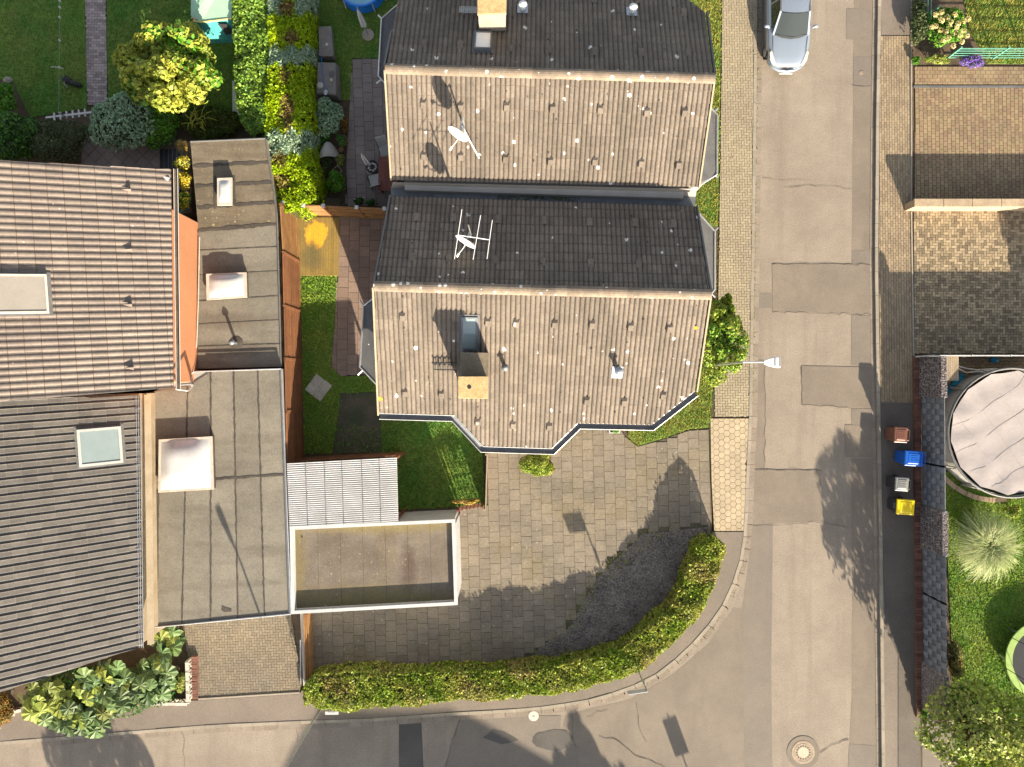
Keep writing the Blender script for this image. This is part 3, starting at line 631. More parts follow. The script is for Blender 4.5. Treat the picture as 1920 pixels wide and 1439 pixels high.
litter('kerb_debris', np.array([[p.x, p.y] for p in kp for _ in range(3)])+RNG.normal(size=(len(kp)*3, 2))*.07, .018, 'litter', 'dry leaf debris along the kerb', (.02, .05))
litter('patio_debris', scatter_poly(PP([(915, 960), (1300, 830), (1310, 980), (1060, 1180), (870, 1110)]), 260), ZY+.006, 'litter', 'small dry leaf bits on the slab yard', (.02, .04))
# ------------------------------------------------------------------ roofs
CAM = Vector((0, 0, HC))
class Plane:
    """sloping roof plane: O on it, U along the ridge, V down the slope, N up"""
    def __init__(s, O, along, down, pitch):
        s.O = Vector(O); s.U = Vector((along[0], along[1], 0)).normalized(); d = Vector((down[0], down[1], 0)); d -= s.U*d.dot(s.U); d.normalize()
        s.V = d*math.cos(R(pitch))-Vector((0, 0, 1))*math.sin(R(pitch)); s.N = s.U.cross(s.V)
        if s.N.z < 0: s.N = -s.N
    def hit(s, px, py):
        d = Vector(((px-960)/F, (719.5-py)/F, -1)); t = (s.O-CAM).dot(s.N)/d.dot(s.N); return CAM+d*t
    def uv(s, px, py): q = s.hit(px, py)-s.O; return (q.dot(s.U), q.dot(s.V))
    def w(s, u, v, n=0): return s.O+s.U*u+s.V*v+s.N*n
    def mat(s, u, v, n=0):
        m = Matrix.Identity(4)
        for i, a in enumerate((s.U, s.V, s.N)): m[0][i], m[1][i], m[2][i] = a
        p = s.w(u, v, n); m[0][3], m[1][3], m[2][3] = p; return m
    def at(s, px, py, n=0): return s.mat(*s.uv(px, py), n)
def scan(poly, u):
    c = []
    for i in range(len(poly)):
        a, b = poly[i], poly[(i+1) % len(poly)]
        if (a[0] > u) != (b[0] > u): c.append(a[1]+(b[1]-a[1])*(u-a[0])/(b[0]-a[0]))
    return (min(c), max(c)) if len(c) >= 2 else None
def double_roll(k=9):
    out = []
    for i in range(k):
        f = i/(k-1); g = (f*2) % 1 if i < k-1 else 0
        out.append((f, {0: -.012, .25: .03, .5: .04, .75: .032}[round(g*4)/4]))
    return out
def s_roll(k=9, amp=.055): return [(i/(k-1), amp*max(0, math.sin(math.pi*min(1, i/(k-1)*1.25)))) for i in range(k)]
def roof_field(par, pl, poly, du, dv, prof, m, nparts, th=.022, name='roof_tile', u_off=0, jit=.003, nose=.03, edge='tiledirt'):
    """poly in uv; lays real tiles; nparts of them as objects sharing one mesh"""
    x0, x1, y0, y1 = bbox(poly); rest = MB(); O = org(par); nfull = 0; k = len(prof)
    def geo(cols):
        vs = []
        for f, hz, a, b, za, zb in cols: vs.append((f, a, hz+za))
        for f, hz, a, b, za, zb in cols: vs.append((f, b-nose, hz+zb))
        for f, hz, a, b, za, zb in cols: vs.append((f, b+.002, hz+zb-th-.006))
        fs = [(i, i+1, k+i+1, k+i) for i in range(k-1)]+[(k+i, k+i+1, 2*k+i+1, 2*k+i) for i in range(k-1)]
        return vs, fs
    full = geo([(f*du, hz, -.03, dv, -.004, th) for f, hz in prof]); me = None
    nu, nv = int((x1-x0)/du)+2, int((y1-y0)/dv)+2
    order = [(i, j) for j in range(nv) for i in range(-1, nu)]
    cu, cv = pl.uv(960, 719.5); order.sort(key=lambda t: (x0+u_off+(t[0]+.5)*du-cu)**2+(y0+(t[1]+.5)*dv-cv)**2)
    for i, j in order:
        u0, v0 = x0+u_off+i*du, y0+j*dv; cols = []; ok = True; some = False
        for f, hz in prof:
            r = scan(poly, u0+f*du)
            if r is None: ok = False; cols.append(None); continue
            a, b = max(v0-.03, r[0]), min(v0+dv, r[1])
            if b <= a+.01: ok = False; cols.append(None); continue
            if a > v0 or b < v0+dv-1e-4: ok = False
            some = True; cols.append((a, b))
        if not some: continue
        n = random.uniform(-jit, jit)
        if ok and nfull < nparts:
            if me is None:
                me = bpy.data.meshes.new(name); me.from_pydata(full[0], [], full[1]); me.materials.append(m); me.materials.append(M[edge]); me.polygons.foreach_set('material_index', [0]*(k-1)+[1]*(k-1))
            ob = bpy.data.objects.new(name, me); link(ob); ob.parent = par
            ob.matrix_local = Matrix.Translation(-O) @ pl.mat(u0, v0, n) @ Matrix.Rotation(random.uniform(-.004, .004), 4, 'Z'); nfull += 1
        elif ok:
            rest.add([pl.w(u0+x, v0+y, z+n) for x, y, z in full[0]], full[1], k-1)
        else:
            idx = [q for q in range(k) if cols[q] is not None]; lo, hi = idx[0], idx[-1]
            if hi == lo: continue
            vs = []; kk = hi-lo+1; A = []
            for q in range(lo, hi+1):
                f, hz = prof[q]; a, b = cols[q] or cols[lo]; A.append((u0+f*du, hz, a, b, -.004+(th+.004)*(a-v0)/dv, -.004+(th+.004)*(b-v0)/dv))
            for u, hz, a, b, za, zb in A: vs.append(pl.w(u, a, hz+za+n))
            for u, hz, a, b, za, zb in A: vs.append(pl.w(u, max(a, b-nose), hz+zb+n))
            for u, hz, a, b, za, zb in A: vs.append(pl.w(u, b, hz+zb-th-.006+n))
            rest.add(vs, [(t, t+1, kk+t+1, kk+t) for t in range(kk-1)]+[(kk+t, kk+t+1, 2*kk+t+1, 2*kk+t) for t in range(kk-1)], kk-1)
    if rest.v: rest.build(name+'_field', m, par, kind='stuff', mat2=M[edge])
def deck(par, pl, poly, name, m, t=.12, n=-.03):
    b = MB(); k = len(poly)
    vs = [pl.w(u, v, n) for u, v in poly]+[pl.w(u, v, n-t) for u, v in poly]
    b.add(vs, [tuple(range(k)), tuple(range(2*k-1, k-1, -1))]+[(i, (i+1) % k, k+(i+1) % k, k+i) for i in range(k)])
    return b.build(name, m, par)
def ridge_tiles(par, a, b, m, r=.15, L=.36, name='ridge_tile'):
    a, b = Vector(a), Vector(b); d = (b-a).normalized(); n = int((b-a).length/L); L = (b-a).length/n; O = org(par)
    x = Vector((-d.y, d.x, 0)).normalized()
    bld = MB(); k = 8; ring = lambda rr, u: [(u, rr*math.cos(math.pi*q/k)*1.1, rr*math.sin(math.pi*q/k)*.75) for q in range(k+1)]
    vs = ring(r*.94, 0)+ring(r, L+.03)+ring(r-.03, L+.03)
    fs = [(q, q+1, k+2+q, k+1+q) for q in range(k)]+[(k+1+q, k+2+q, 2*k+3+q, 2*k+2+q) for q in range(k)]
    me = bpy.data.meshes.new(name); me.from_pydata(vs, [], fs); me.materials.append(m)
    z = d.cross(x)
    if z.z < 0: z = -z
    for i in range(n):
        ob = bpy.data.objects.new(name, me); link(ob); ob.parent = par; p = a+d*(i*L)-O
        mm = Matrix.Identity(4)
        for c, ax in enumerate((d, x, z)): mm[0][c], mm[1][c], mm[2][c] = ax
        mm[0][3], mm[1][3], mm[2][3] = p+Vector((0, 0, random.uniform(-.006, .006))); ob.matrix_local = mm
def copy_part(src, par, mw):
    o = src.copy(); link(o); o.parent = par; o.matrix_local = Matrix.Translation(-org(par)) @ mw; return o
def gutter_run(par, pts, m, r=.075, name='gutter', edge=None):
    """half-round channel along a line of world points"""
    b = MB(); k = 6; pts = [Vector(p) for p in pts]; rings = []
    for i, p in enumerate(pts):
        d1 = (pts[i]-pts[i-1]).normalized() if i else None; d2 = (pts[i+1]-pts[i]).normalized() if i < len(pts)-1 else None
        d = ((d1 or d2)+(d2 or d1)).normalized(); n = Vector((-d.y, d.x, 0)).normalized(); sc = 1/max(.5, n.dot(Vector((-(d1 or d2).y, (d1 or d2).x, 0)).normalized()))
        rings.append([p+n*(r*sc*math.cos(math.pi+math.pi*q/k))+Vector((0, 0, r*math.sin(math.pi+math.pi*q/k))) for q in range(k+1)])
    for i in range(len(pts)-1):
        b.add(rings[i]+rings[i+1], [(q, q+1, k+2+q, k+1+q) for q in range(k)])
    g_ = b.build(name, m, par, smooth=True)
    e = MB()
    for side in (0, k): e.tube([rg[side] for rg in rings], .014, 5)
    e.build('gutter_bead', edge or M['galv'], g_)
    return g_
def wall_ring(par, pts, z0, z1, m, name='wall'):
    b = MB(); b.prism([(p[0], p[1]) for p in pts], z0, z1); return b.build(name, m, par)
def window_on(par, a, b, zc, w, h, t=.5, m='darkglass', name='window'):
    """a window on the wall from a to b (xy), at share t"""
    a, b = Vector((a[0], a[1], 0)), Vector((b[0], b[1], 0)); d = (b-a).normalized(); n = Vector((d.y, -d.x, 0)); c = a+(b-a)*t+Vector((0, 0, zc))
    f = MB()
    for s in (-1, 1):
        f.bar(c+d*(s*w/2)+n*.02-Vector((0, 0, h/2)), c+d*(s*w/2)+n*.02+Vector((0, 0, h/2)), .09, .08, up=n)
        f.bar(c-d*(w/2)+n*.02+Vector((0, 0, s*h/2)), c+d*(w/2)+n*.02+Vector((0, 0, s*h/2)), .09, .08, up=n)
    fr = f.build(name, M['white'], par)
    MB().add([c+d*(sx*(w/2-.03))+n*.012+Vector((0, 0, sz*(h/2-.03))) for sx, sz in ((-1,-1), (1,-1), (1,1), (-1,1))], [(0,1,2,3)]).build('pane', M[m], fr)
    MB().bar(c-d*(w/2+.06)+n*.07-Vector((0, 0, h/2+.06)), c+d*(w/2+.06)+n*.07-Vector((0, 0, h/2+.06)), .16, .04).build('sill', M['concrete'], fr)
    return fr
def roof_vent_mesh():
    b = MB(); w, l, h = .1, .13, .06
    # hood: open towards the eave (+v), sloping down to the ridge side
    vs = [(-w, -l, .01), (w, -l, .01), (-w, l, .03), (w, l, .03), (-w*.8, l, .03+h), (w*.8, l, .03+h), (-w*.7, -l*.3, .03+h*.9), (w*.7, -l*.3, .03+h*.9)]
    b.add(vs, [(0,1,7,6), (6,7,5,4), (0,6,4,2), (1,3,5,7), (2,4,5,3)])
    me = bpy.data.meshes.new('roof_vent'); me.from_pydata(b.v, [], b.f); me.materials.append(M['tile']); return me
VENT = roof_vent_mesh()
def vents(par, pl, pts):
    for x, y in pts:
        o = bpy.data.objects.new('roof_vent', VENT); link(o); o.parent = par
        o.matrix_local = Matrix.Translation(-org(par)) @ pl.at(x, y, .03)
def vent_pipe(par, pl, px, py, r=.065, h=.38, m='zinc', plate=True):
    p = pl.hit(px, py); b = MB()
    b.tube([p-Vector((0, 0, .1)), p+Vector((0, 0, h))], r, 10); b.lathe(p+Vector((0, 0, h+.02)), [(r*1.9, 0), (r*1.9, .03), (r*.5, .1)], 12)
    o = b.build('vent_pipe', M[m], par)
    if plate:
        mm = pl.at(px, py, .05); MB().box(-.17, .17, -.2, .2, 0, .02, mm).build('flashing', M['zinc'], o)
    return o
def skylight(par, pl, corners, m='glass', lift=.1, fw=.055, frame='zincdark', name='roof_window', split=None):
    q = [pl.uv(x, y) for x, y in corners]; u0, u1 = min(p[0] for p in q), max(p[0] for p in q); v0, v1 = min(p[1] for p in q), max(p[1] for p in q)
    b = MB(); O_ = lambda u, v, n: pl.w(u, v, n)
    mm = pl.mat(u0, v0, 0); w, l = u1-u0, v1-v0
    b.box(0, fw, 0, l, -.05, lift, mm); b.box(w-fw, w, 0, l, -.05, lift, mm); b.box(fw, w-fw, 0, fw, -.05, lift, mm); b.box(fw, w-fw, l-fw, l, -.05, lift, mm)
    f = b.build(name, M[frame], par)
    MB().box(fw+.004, w-fw-.004, fw+.004, l-fw-.004, lift-.06, lift-.025, mm).build('pane', M[m], f)
    MB().box(-.07, w+.07, -.07, l+.1, .035, .05, mm).build('flashing', M['lead'], f)
    return f

# ------------------------------------------------------------------ the pair of gabled houses in the middle
TILE_P = double_roll()
PITCH = 25.5
def eave_clip(pl, px): return [pl.uv(x, y) for x, y in px]
def gable_house(name, label, ridge_px, hr, s_px, n_px, s_vents, n_vents, loc, walls_px, wall_h):
    t = thing(name, label, 'house', loc)
    ra, rb = P(*ridge_px[0], hr), P(*ridge_px[1], hr); al = rb-ra
    S = Plane(ra, al, Vector((al.y, -al.x, 0)), PITCH); Nn = Plane(ra, al, Vector((-al.y, al.x, 0)), PITCH)
    sp, npoly = eave_clip(S, s_px), eave_clip(Nn, n_px)
    sp = [(u, max(0.02, v)) for u, v in sp]; npoly = [(u, max(0.02, v)) for u, v in npoly]
    roof = deck(t, S, sp, 'south_roof', M['lead']); roofn = deck(t, Nn, npoly, 'north_roof', M['lead'])
    roof_field(roof, S, sp, .30, .345, TILE_P, M['tile'], 300, nose=.016, edge='tiledirt2')
    roof_field(roofn, Nn, npoly, .30, .345, TILE_P, M['tile'], 0, nose=.045)
    ridge_tiles(roof, ra+Vector((0, 0, .02)), rb+Vector((0, 0, .02)), M['ridge'])
    vents(roof, S, s_vents); vents(roofn, Nn, n_vents)
    w = wall_ring(t, walls_px, .05, wall_h, M['render'])
    L_ = al.length; b = MB(); vs = []
    for u in (.4, L_-.4):
        for pl, v in ((S, 3.6), (S, .05), (Nn, 3.0)): vs.append(pl.w(u, v, -.22))
        for pl, v in ((S, 3.6), (Nn, 3.0)): q = pl.w(u, v, 0); vs.append(Vector((q.x, q.y, wall_h-.02)))
    b.add(vs, [(0, 1, 2, 4, 3), (5, 6, 7, 9, 8), (0, 1, 6, 5), (1, 2, 7, 6), (2, 4, 9, 7), (3, 0, 5, 8)]); b.build('gable_wall', M['render'], t)
    return t, S, Nn, roof, roofn, w
HR1 = 8.2
s1 = [(701, 536), (1331, 553), (1331, 560), (1303, 733), (1222, 797), (1083, 794), (1035, 841), (907, 836), (852, 778), (711, 775)]
n1 = [(733, 368), (1304, 387), (1331, 553), (703, 534)]
wp1 = [(*P(735, 400, 0)[:2],), ]
def wallpts(px, h, inset): 
    q = PP(px, h); c = sum(q, Vector((0, 0, 0)))/len(q); return [p+(c-p).normalized()*inset for p in q]
h1, S1, N1, R1, RN1, W1 = gable_house('gabled_house', 'gabled house with tan tiled roof, chimney and zinc gutter, beside the slab yard', ((701, 537), (1331, 553)), HR1, s1, n1,
    [(755, 593), (915, 603), (968, 605), (1040, 606), (1110, 607), (1182, 611), (1255, 614), (760, 735), (828, 738), (1100, 750), (1170, 752), (1243, 740), (896, 790), (962, 795), (1030, 798)],
    [(782, 410), (850, 411), (935, 414), (1020, 416), (1105, 419), (1190, 420), (1262, 422), (772, 485), (842, 487), (930, 490), (1018, 494), (1107, 496), (1197, 498), (1268, 500)],
    P(1010, 620, 0.05), wallpts([(735, 390), (1304, 398), (1303, 733), (1222, 797), (1083, 794), (1035, 835), (907, 830), (852, 776), (711, 775)], 6.3, .45), 5.5)
HR2 = 8.2
s2 = [(723, 131), (1338, 149), (1308, 351), (734, 338)]
n2 = [(765, -130), (1215, -130), (1250, -30), (1322, 24), (1338, 146), (723, 128), (735, 60), (750, -20)]
h2, S2, N2, R2, RN2, W2 = gable_house('gabled_house', 'gabled house with sandy ridge line and board-capped chimney, uphill of the antenna roof', ((723, 130), (1338, 148)), HR2, s2, n2,
    [(794, 195), (864, 200), (950, 200), (1036, 203), (1125, 205), (1212, 210), (1283, 210), (795, 292), (864, 293), (948, 297), (1032, 302), (1115, 302), (1202, 305), (1272, 308)],
    [(795, 86), (863, 88), (958, 94), (1028, 96), (1115, 100), (1202, 102), (1290, 103), (1114, 2), (1197, 3), (1282, 27)],
    P(1020, 180, 0.05), wallpts([(770, -130), (1210, -130), (1322, 30), (1310, 345), (735, 335)], 6.4, .45), 5.6)
# valley between the houses: lead-lined box gutter with upstands
vz = 6.25
vb = MB(); a0, a1 = P(733, 362, vz), P(1304, 378, vz); d = (a1-a0).normalized(); n = Vector((-d.y, d.x, 0))
vb.add([a0-n*.28, a1-n*.28, a1+n*.16, a0+n*.16], [(0,1,2,3)])
val = vb.build('valley_gutter', M['zincdark'], h1)
eS = [S2.hit(736, 341), S2.hit(1307, 354)]
vb = MB(); vb.add([eS[0]-Vector((0, 0, .05)), eS[1]-Vector((0, 0, .05)), a1+n*.16, a0+n*.16], [(0,1,2,3)]); vb.build('grey_apron', M['blind'], h2)
vb = MB(); e1 = [N1.hit(733, 369), N1.hit(1304, 388)]
vb.add([a0-n*.28, a1-n*.28, e1[1]-Vector((0, 0, .04)), e1[0]-Vector((0, 0, .04))], [(0,1,2,3)]); vb.build('valley_flashing', M['lead'], h1)
blades('valley_moss', np.array([[p.x, p.y] for p in [a0+(a1-a0)*random.uniform(.35, .62)+n*random.uniform(-.1, .12) for _ in range(500)]]), vz+.005, M['oliveleaf'], h=(.02, .05), par=h1)
# walls of the houses: windows and door for a look from the side
ws = wallpts([(735, 390), (1304, 398), (1303, 733), (1222, 797), (1083, 794), (1035, 835), (907, 830), (852, 776), (711, 775)], 6.3, .45)
for i, (tt, w_, z_) in enumerate([(0, 0, 0)]): pass
window_on(h1, ws[4], ws[3], 1.6, 1.6, 1.3, .6); window_on(h1, ws[7], ws[6], 4.3, .9, 1.2); window_on(h1, ws[8], ws[7], 4.3, 1.3, 1.3); window_on(h1, ws[8], ws[7], 1.5, 1.6, 2.0)
window_on(h1, ws[6], ws[5], 4.3, 1.4, 1.3); window_on(h1, ws[6], ws[5], 1.6, 1.4, 1.3); window_on(h1, ws[4], ws[3], 4.3, 1.2, 1.2)
window_on(h1, ws[2], ws[1], 4.3, 1.3, 1.2, .35); window_on(h1, ws[2], ws[1], 1.6, 1.3, 1.2, .35); window_on(h1, ws[0], ws[8], 1.5, 1.8, 2.1, .5); window_on(h1, ws[0], ws[8], 4.3, 1.2, 1.2, .2)
def door_on(par, a, b, t, w=1.0, h=2.1):
    a, b = Vector((a[0], a[1], 0)), Vector((b[0], b[1], 0)); d = (b-a).normalized(); n = Vector((d.y, -d.x, 0)); c = a+(b-a)*t
    o = MB().bar(c-d*(w/2)+n*.02+Vector((0, 0, .1+h/2)), c+d*(w/2)+n*.02+Vector((0, 0, .1+h/2)), h, .08, up=n).build('door', M['redwood'], par)
    MB().bar(c+d*(w/2-.12)+n*.1+Vector((0, 0, .95)), c+d*(w/2-.12)+n*.1+Vector((0, 0, 1.25)), .03, .03).build('handle', M['galv'], o)
door_on(h1, ws[4], ws[3], .18)
w2 = wallpts([(770, -130), (1210, -130), (1322, 30), (1310, 345), (735, 335)], 6.4, .45)
window_on(h2, w2[3], w2[2], 4.3, 1.3, 1.2, .6); window_on(h2, w2[3], w2[2], 1.6, 1.3, 1.2, .6); window_on(h2, w2[0], w2[4], 1.5, 1.8, 2.1, .4); window_on(h2, w2[0], w2[4], 4.3, 1.2, 1.2, .7)
# south gutter with zinc edges
gz = lambda pl, x, y: pl.hit(x, y)-Vector((0, 0, .03))
off = lambda p, q: p+q
gl = [(711, 781), (850, 785), (904, 843), (1037, 847), (1086, 799), (1224, 802), (1306, 738)]
gutter_run(h1, [gz(S1, x, y) for x, y in gl], M['zincdark'], .095)
for x, y, dx in ((708, 775, 0), (1306, 735, 0)):
    pass
# bargeboards (verge trims)
def verge(par, pl, a, b, m='zinc', name='verge_trim', w=.05, n=.03):
    MB().bar(pl.hit(*a)+pl.N*n, pl.hit(*b)+pl.N*n, w, .14).build(name, M[m], par)
for a, b in (((700, 538), (710, 777)), ((1332, 556), (1306, 733))): verge(R1, S1, a, b, 'beige')
for a, b in (((702, 533), (732, 370)), ((1333, 552), (1306, 388))): verge(RN1, N1, a, b, 'lead')
for a, b in (((722, 132), (734, 338)), ((1339, 150), (1310, 352))): verge(R2, S2, a, b, 'beige')
for a, b in (((721, 127), (734, 62)), ((1340, 145), (1325, 26))): verge(RN2, N2, a, b, 'lead')
# orange lichen patches on the south roof
for x, y, r in ((713, 747, .09), (1030, 544, .1), (1304, 614, .07), (906, 742, .0)):
    if r:
        mm = S1.at(x, y, .055); b = MB(); b.poly([mm @ Vector((r*random.uniform(.7, 1.1)*math.cos(k*.7), r*random.uniform(.7, 1.1)*math.sin(k*.7), 0)) for k in range(9)]); b.build('lichen', M['orangelichen'], R1)
# chimney of the south house: tall capped stack and lower north block
def chimney(par, pl, top_px, cap_h, base_drop, cap_m, body_m, name='chimney', cap_t=.09, over=.05, hole=None):
    q = PP(top_px, cap_h); c = sum(q, Vector((0, 0, 0)))/4; b = MB()
    inn = [p+(c-p).normalized()*over for p in q]
    b.prism([(p.x, p.y) for p in inn], cap_h-base_drop, cap_h-cap_t); ch = b.build(name, M[body_m], par)
    b = MB(); b.prism([(p.x, p.y) for p in q], cap_h-cap_t, cap_h, True); cp = b.build('chimney_cap', M[cap_m], ch, bevel=.012)
    if hole:
        b = MB(); b.lathe(P(*hole, cap_h+.004), [(.06, -.1), (.06, .006)], 12); b.build('flue', M['black'], ch)
    return ch
ch1 = chimney(R1, S1, [(859, 706), (914, 706), (914, 748), (859, 747)], 8.75, 2.2, 'rust', 'concrete', hole=(880, 726))
b = MB(); q = PP([(863, 661), (915, 662), (914, 706), (862, 705)], 8.2); b.prism([(p.x, p.y) for p in q], 6.6, 8.2); b.build('chimney_block', M['bitumen2'], R1)
mm = S1.at(836, 683, .0); b = MB()
for k in range(9): b.box(-.33+k*.08, -.31+k*.08, -.12, .12, .16, .19, mm)
b.box(-.36, .36, -.13, -.11, .15, .2, mm); b.box(-.36, .36, .11, .13, .15, .2, mm); b.box(-.2, -.17, -.02, .02, 0, .16, mm); b.box(.17, .2, -.02, .02, 0, .16, mm)
b.build('chimney_step', M['black'], R1)
skylight(R1, S1, [(865, 594), (896, 594), (896, 655), (865, 655)], 'glass', .09, .05, 'zincdark')
vent_pipe(R1, S1, 947, 690, .06, .35, 'zincdark', False); vent_pipe(R1, S1, 1157, 697, .075, .42, 'zinc', True)
# chimney, hatch and pipes of the north house
ch2 = chimney(RN2, N2, [(895, -30), (950, -30), (949, 26), (895, 27)], 8.55, 1.9, 'rust', 'concrete', over=.03)
b = MB()
mm = N2.at(922, 42, .0); b.box(-.42, .42, -.22, .22, .03, .08, mm); b.build('flashing', M['zinc'], RN2)
mm = N2.at(880, 29, .0); b = MB()
for k in range(10): b.box(-.3+k*.064, -.29+k*.064, -.13, .13, .18, .2, mm)
for k in range(5): b.box(-.3, .3, -.13+k*.065, -.12+k*.065, .175, .195, mm)
b.box(-.2, -.17, -.02, .02, 0, .18, mm); b.box(.17, .2, -.02, .02, 0, .18, mm)
b.build('chimney_step', M['galv'], RN2)
sk = skylight(RN2, N2, [(891, 67), (921, 67), (921, 98), (891, 98)], 'dishwhite', .16, .04, 'zincdark', name='roof_hatch')
vent_pipe(RN2, N2, 980, 20, .07, .32, 'dishwhite', True); vent_pipe(RN2, N2, 1184, 25, .07, .32, 'dishwhite', True)
# slate bays with zinc edges at both house ends
def bay(par, px, h_wall, h_out, inner, m='slate', spouts=()):
    """px: outer outline at gutter level h_out; inner: two px points at h_wall along the house wall"""
    out = PP(px, h_out); inn = PP(inner, h_wall)
    b = MB(); vs = out+inn; b.add(vs, [tuple(range(len(vs)))]); 
    t_ = b.build('bay_roof', M[m], par)
    b = MB(); b.tube([p+Vector((0, 0, .015)) for p in out], .035, 6); b.build('gutter_bead', M['galv'], t_)
    c = sum(vs, Vector((0, 0, 0)))/len(vs); wp = [p+(c-p)*.12 for p in vs]
    b = MB(); b.prism([(p.x, p.y) for p in wp], .05, h_out-.06); wl = b.build('bay_wall', M['render'], par)
    a_, b_ = (wp[1], wp[2]) if len(out) > 3 else (wp[0], wp[1])
    if Vector((b_.y-a_.y, a_.x-b_.x, 0)).dot(a_-c) < 0: a_, b_ = b_, a_
    window_on(wl, a_, b_, 4.0, 1.3, 1.2); window_on(wl, a_, b_, 1.6, 1.3, 1.2)
    for p, q in spouts:
        MB().tube([P(*p, h_out-.02), P(*q, h_out-.04)], .03, 6).build('overflow_spout', M['galv'], t_)
    # slate courses
    dd = (out[2]-out[1]).normalized() if len(out) > 3 else (out[1]-out[0]).normalized()
    return t_
bay(h1, [(700, 561), (682, 574), (675, 688), (707, 722)], 5.2, 5.0, [(716, 716), (716, 562)], 'slate', [((682, 574), (675, 563)), ((680, 695), (671, 703))])
bay(h2, [(750, 7), (716, 36), (710, 143), (723, 158)], 5.4, 5.2, [(742, 158), (765, 7)], 'slate', [((716, 36), (709, 29)), ((715, 150), (706, 157))])
bay(h1, [(1330, 556), (1340, 543), (1340, 434), (1310, 400)], 5.2, 5.0, [(1300, 400), (1310, 556)], 'lead', [((1340, 434), (1346, 427)), ((1334, 551), (1341, 558))])
bay(h2, [(1308, 351), (1344, 328), (1345, 216), (1333, 203)], 5.2, 5.0, [(1315, 203), (1297, 351)], 'lead', [((1341, 328), (1346, 334)), ((1340, 210), (1346, 204))])

# ------------------------------------------------------------------ the two houses on the left
ux = Vector((-.0, 1, 0))
def side_house(name, label, e_top, e_bot, h_e, pitch, poly_px, m, du, dv, amp, loc, tilt, prof, edge, nose):
    t = thing(name, label, 'house', loc)
    al = Vector((math.sin(R(tilt)), math.cos(R(tilt)), 0)); down = Vector((al.y, -al.x, 0))
    O = P(*e_top, h_e); pl = Plane(O, al, down, pitch)
    poly = [pl.uv(x, y) for x, y in poly_px]
    rf = deck(t, pl, poly, 'roof', M['lead'])
    roof_field(rf, pl, poly, du, dv, prof, m, 300, th=.012, edge=edge, nose=nose)
    return t, pl, rf
h3, P3, R3 = side_house('brown_tiled_house', 'house with brown glazed ribbed tiles and salmon side wall', (322, 318), (325, 728), 4.95, 28, [(-80, 296), (321, 318), (326, 727), (-80, 760)], M['brown'], .218, .455, .06, P(150, 520, .05), -4.2, s_roll(9, .031), 'rededge', .022)
h4, P4, R4 = side_house('dark_tiled_house', 'house with dark ribbed tiles and a square roof window, left of the felt garage', (262, 745), (270, 1210), 3.65, 34, [(-80, 752), (262, 741), (268, 1212), (-80, 1325)], M['darktile'], .262, .43, .062, P(120, 1000, .05), -4.2, [(0, 0), (.1, .006), (.22, .014), (.5, .018), (.72, .022), (.78, .047), (.84, .045), (.9, 0), (1, 0)], 'paleedge', .02)
# gutters, walls
e3 = [P3.hit(325, 316), P3.hit(330, 730)]
gutter_run(h3, [p-Vector((-.06, 0, .04)) for p in e3], M['soil'], .07, edge=M['white'])
e4 = [P4.hit(266, 741), P4.hit(272, 1212)]
MB().bar(e3[0]+Vector((-.55, -.28, .1)), e3[0]+Vector((-.1, -.42, .1)), .12, .12).build('roof_tube_lamp', M['white'], h3)
b = MB(); wl = [P(-100, 345, 2.3), P(367, 416, 2.3), P(365, 716, 2.3), P(-100, 760, 2.3)]
b.prism([(p.x, p.y) for p in wl], .05, 4.95); b.build('wall', M['orange'], h3)
b = MB(); wl4 = [P(-100, 745, 3), P(283, 738, 3), P(284, 1200, 3), P(-100, 1290, 3)]
b.prism([(p.x-.15, p.y) for p in wl4], .05, 3.5); b.build('wall', M['beige'], h4)
b = MB(); b.add([e4[0]+Vector((.02, 0, -.12)), e4[1]+Vector((.02, 0, -.12)), e4[1]+Vector((.22, 0, -.22)), e4[0]+Vector((.22, 0, -.22))], [(0,1,2,3)]); b.build('eave_flashing', M['beige'], h4)
b = MB()
for k in range(3): b.tube([e4[0]+Vector((-.14+.075*k, 0, .14)), e4[1]+Vector((-.14+.075*k, 0, .14))], .012, 5)
for k in range(9):
    p = e4[0].lerp(e4[1], (k+.5)/9); b.bar(p+Vector((-.4, 0, .2)), p+Vector((.03, 0, .12)), .02, .02)
b.build('snow_guard', M['galv'], h4)
# roller-blind skylight and vents in the brown roof; roof window in the dark roof
sk3 = skylight(R3, P3, [(-60, 518), (88, 516), (88, 588), (-60, 590)], 'blind', .16, .06, 'sand' if False else 'stonewhite', name='roof_window')
for x, y in ((238, 357), (240, 469), (240, 572), (243, 690)):
    mm = P3.at(x, y, .07); b = MB(); b.add([mm @ Vector(v) for v in ((-.09, .12, .0), (.09, .12, .0), (.0, -.16, 0), (0, .12, .12))], [(0,2,3), (1,3,2), (0,3,1)]); b.build('roof_vent', M['brown'], R3)
skylight(R4, P4, [(148, 806), (226, 802), (226, 868), (148, 874)], 'glass', .12, .09, 'poolgrey', name='roof_window')
window_on(h3, (wl[0].x, wl[0].y), (wl[1].x, wl[1].y), 1.7, 1.4, 1.3, .4); window_on(h4, (wl4[3].x-.15, wl4[3].y), (wl4[2].x-.15, wl4[2].y), 1.7, 1.6, 1.3, .4)
MB().tube([P(330, 722, 4.3), P(357, 720, 3.6), P(361, 722, 2.9), P(361, 722, 2.4)], .045, 8).build('downpipe', M['galv'], h3)
MB().tube([P(330, 730, 4.2), P(352, 733, 2.9), P(359, 727, 2.6), P(358, 702, 2.55), P(364, 697, 2.5)], .03, 8).build('overflow_pipe', M['white'], h3)

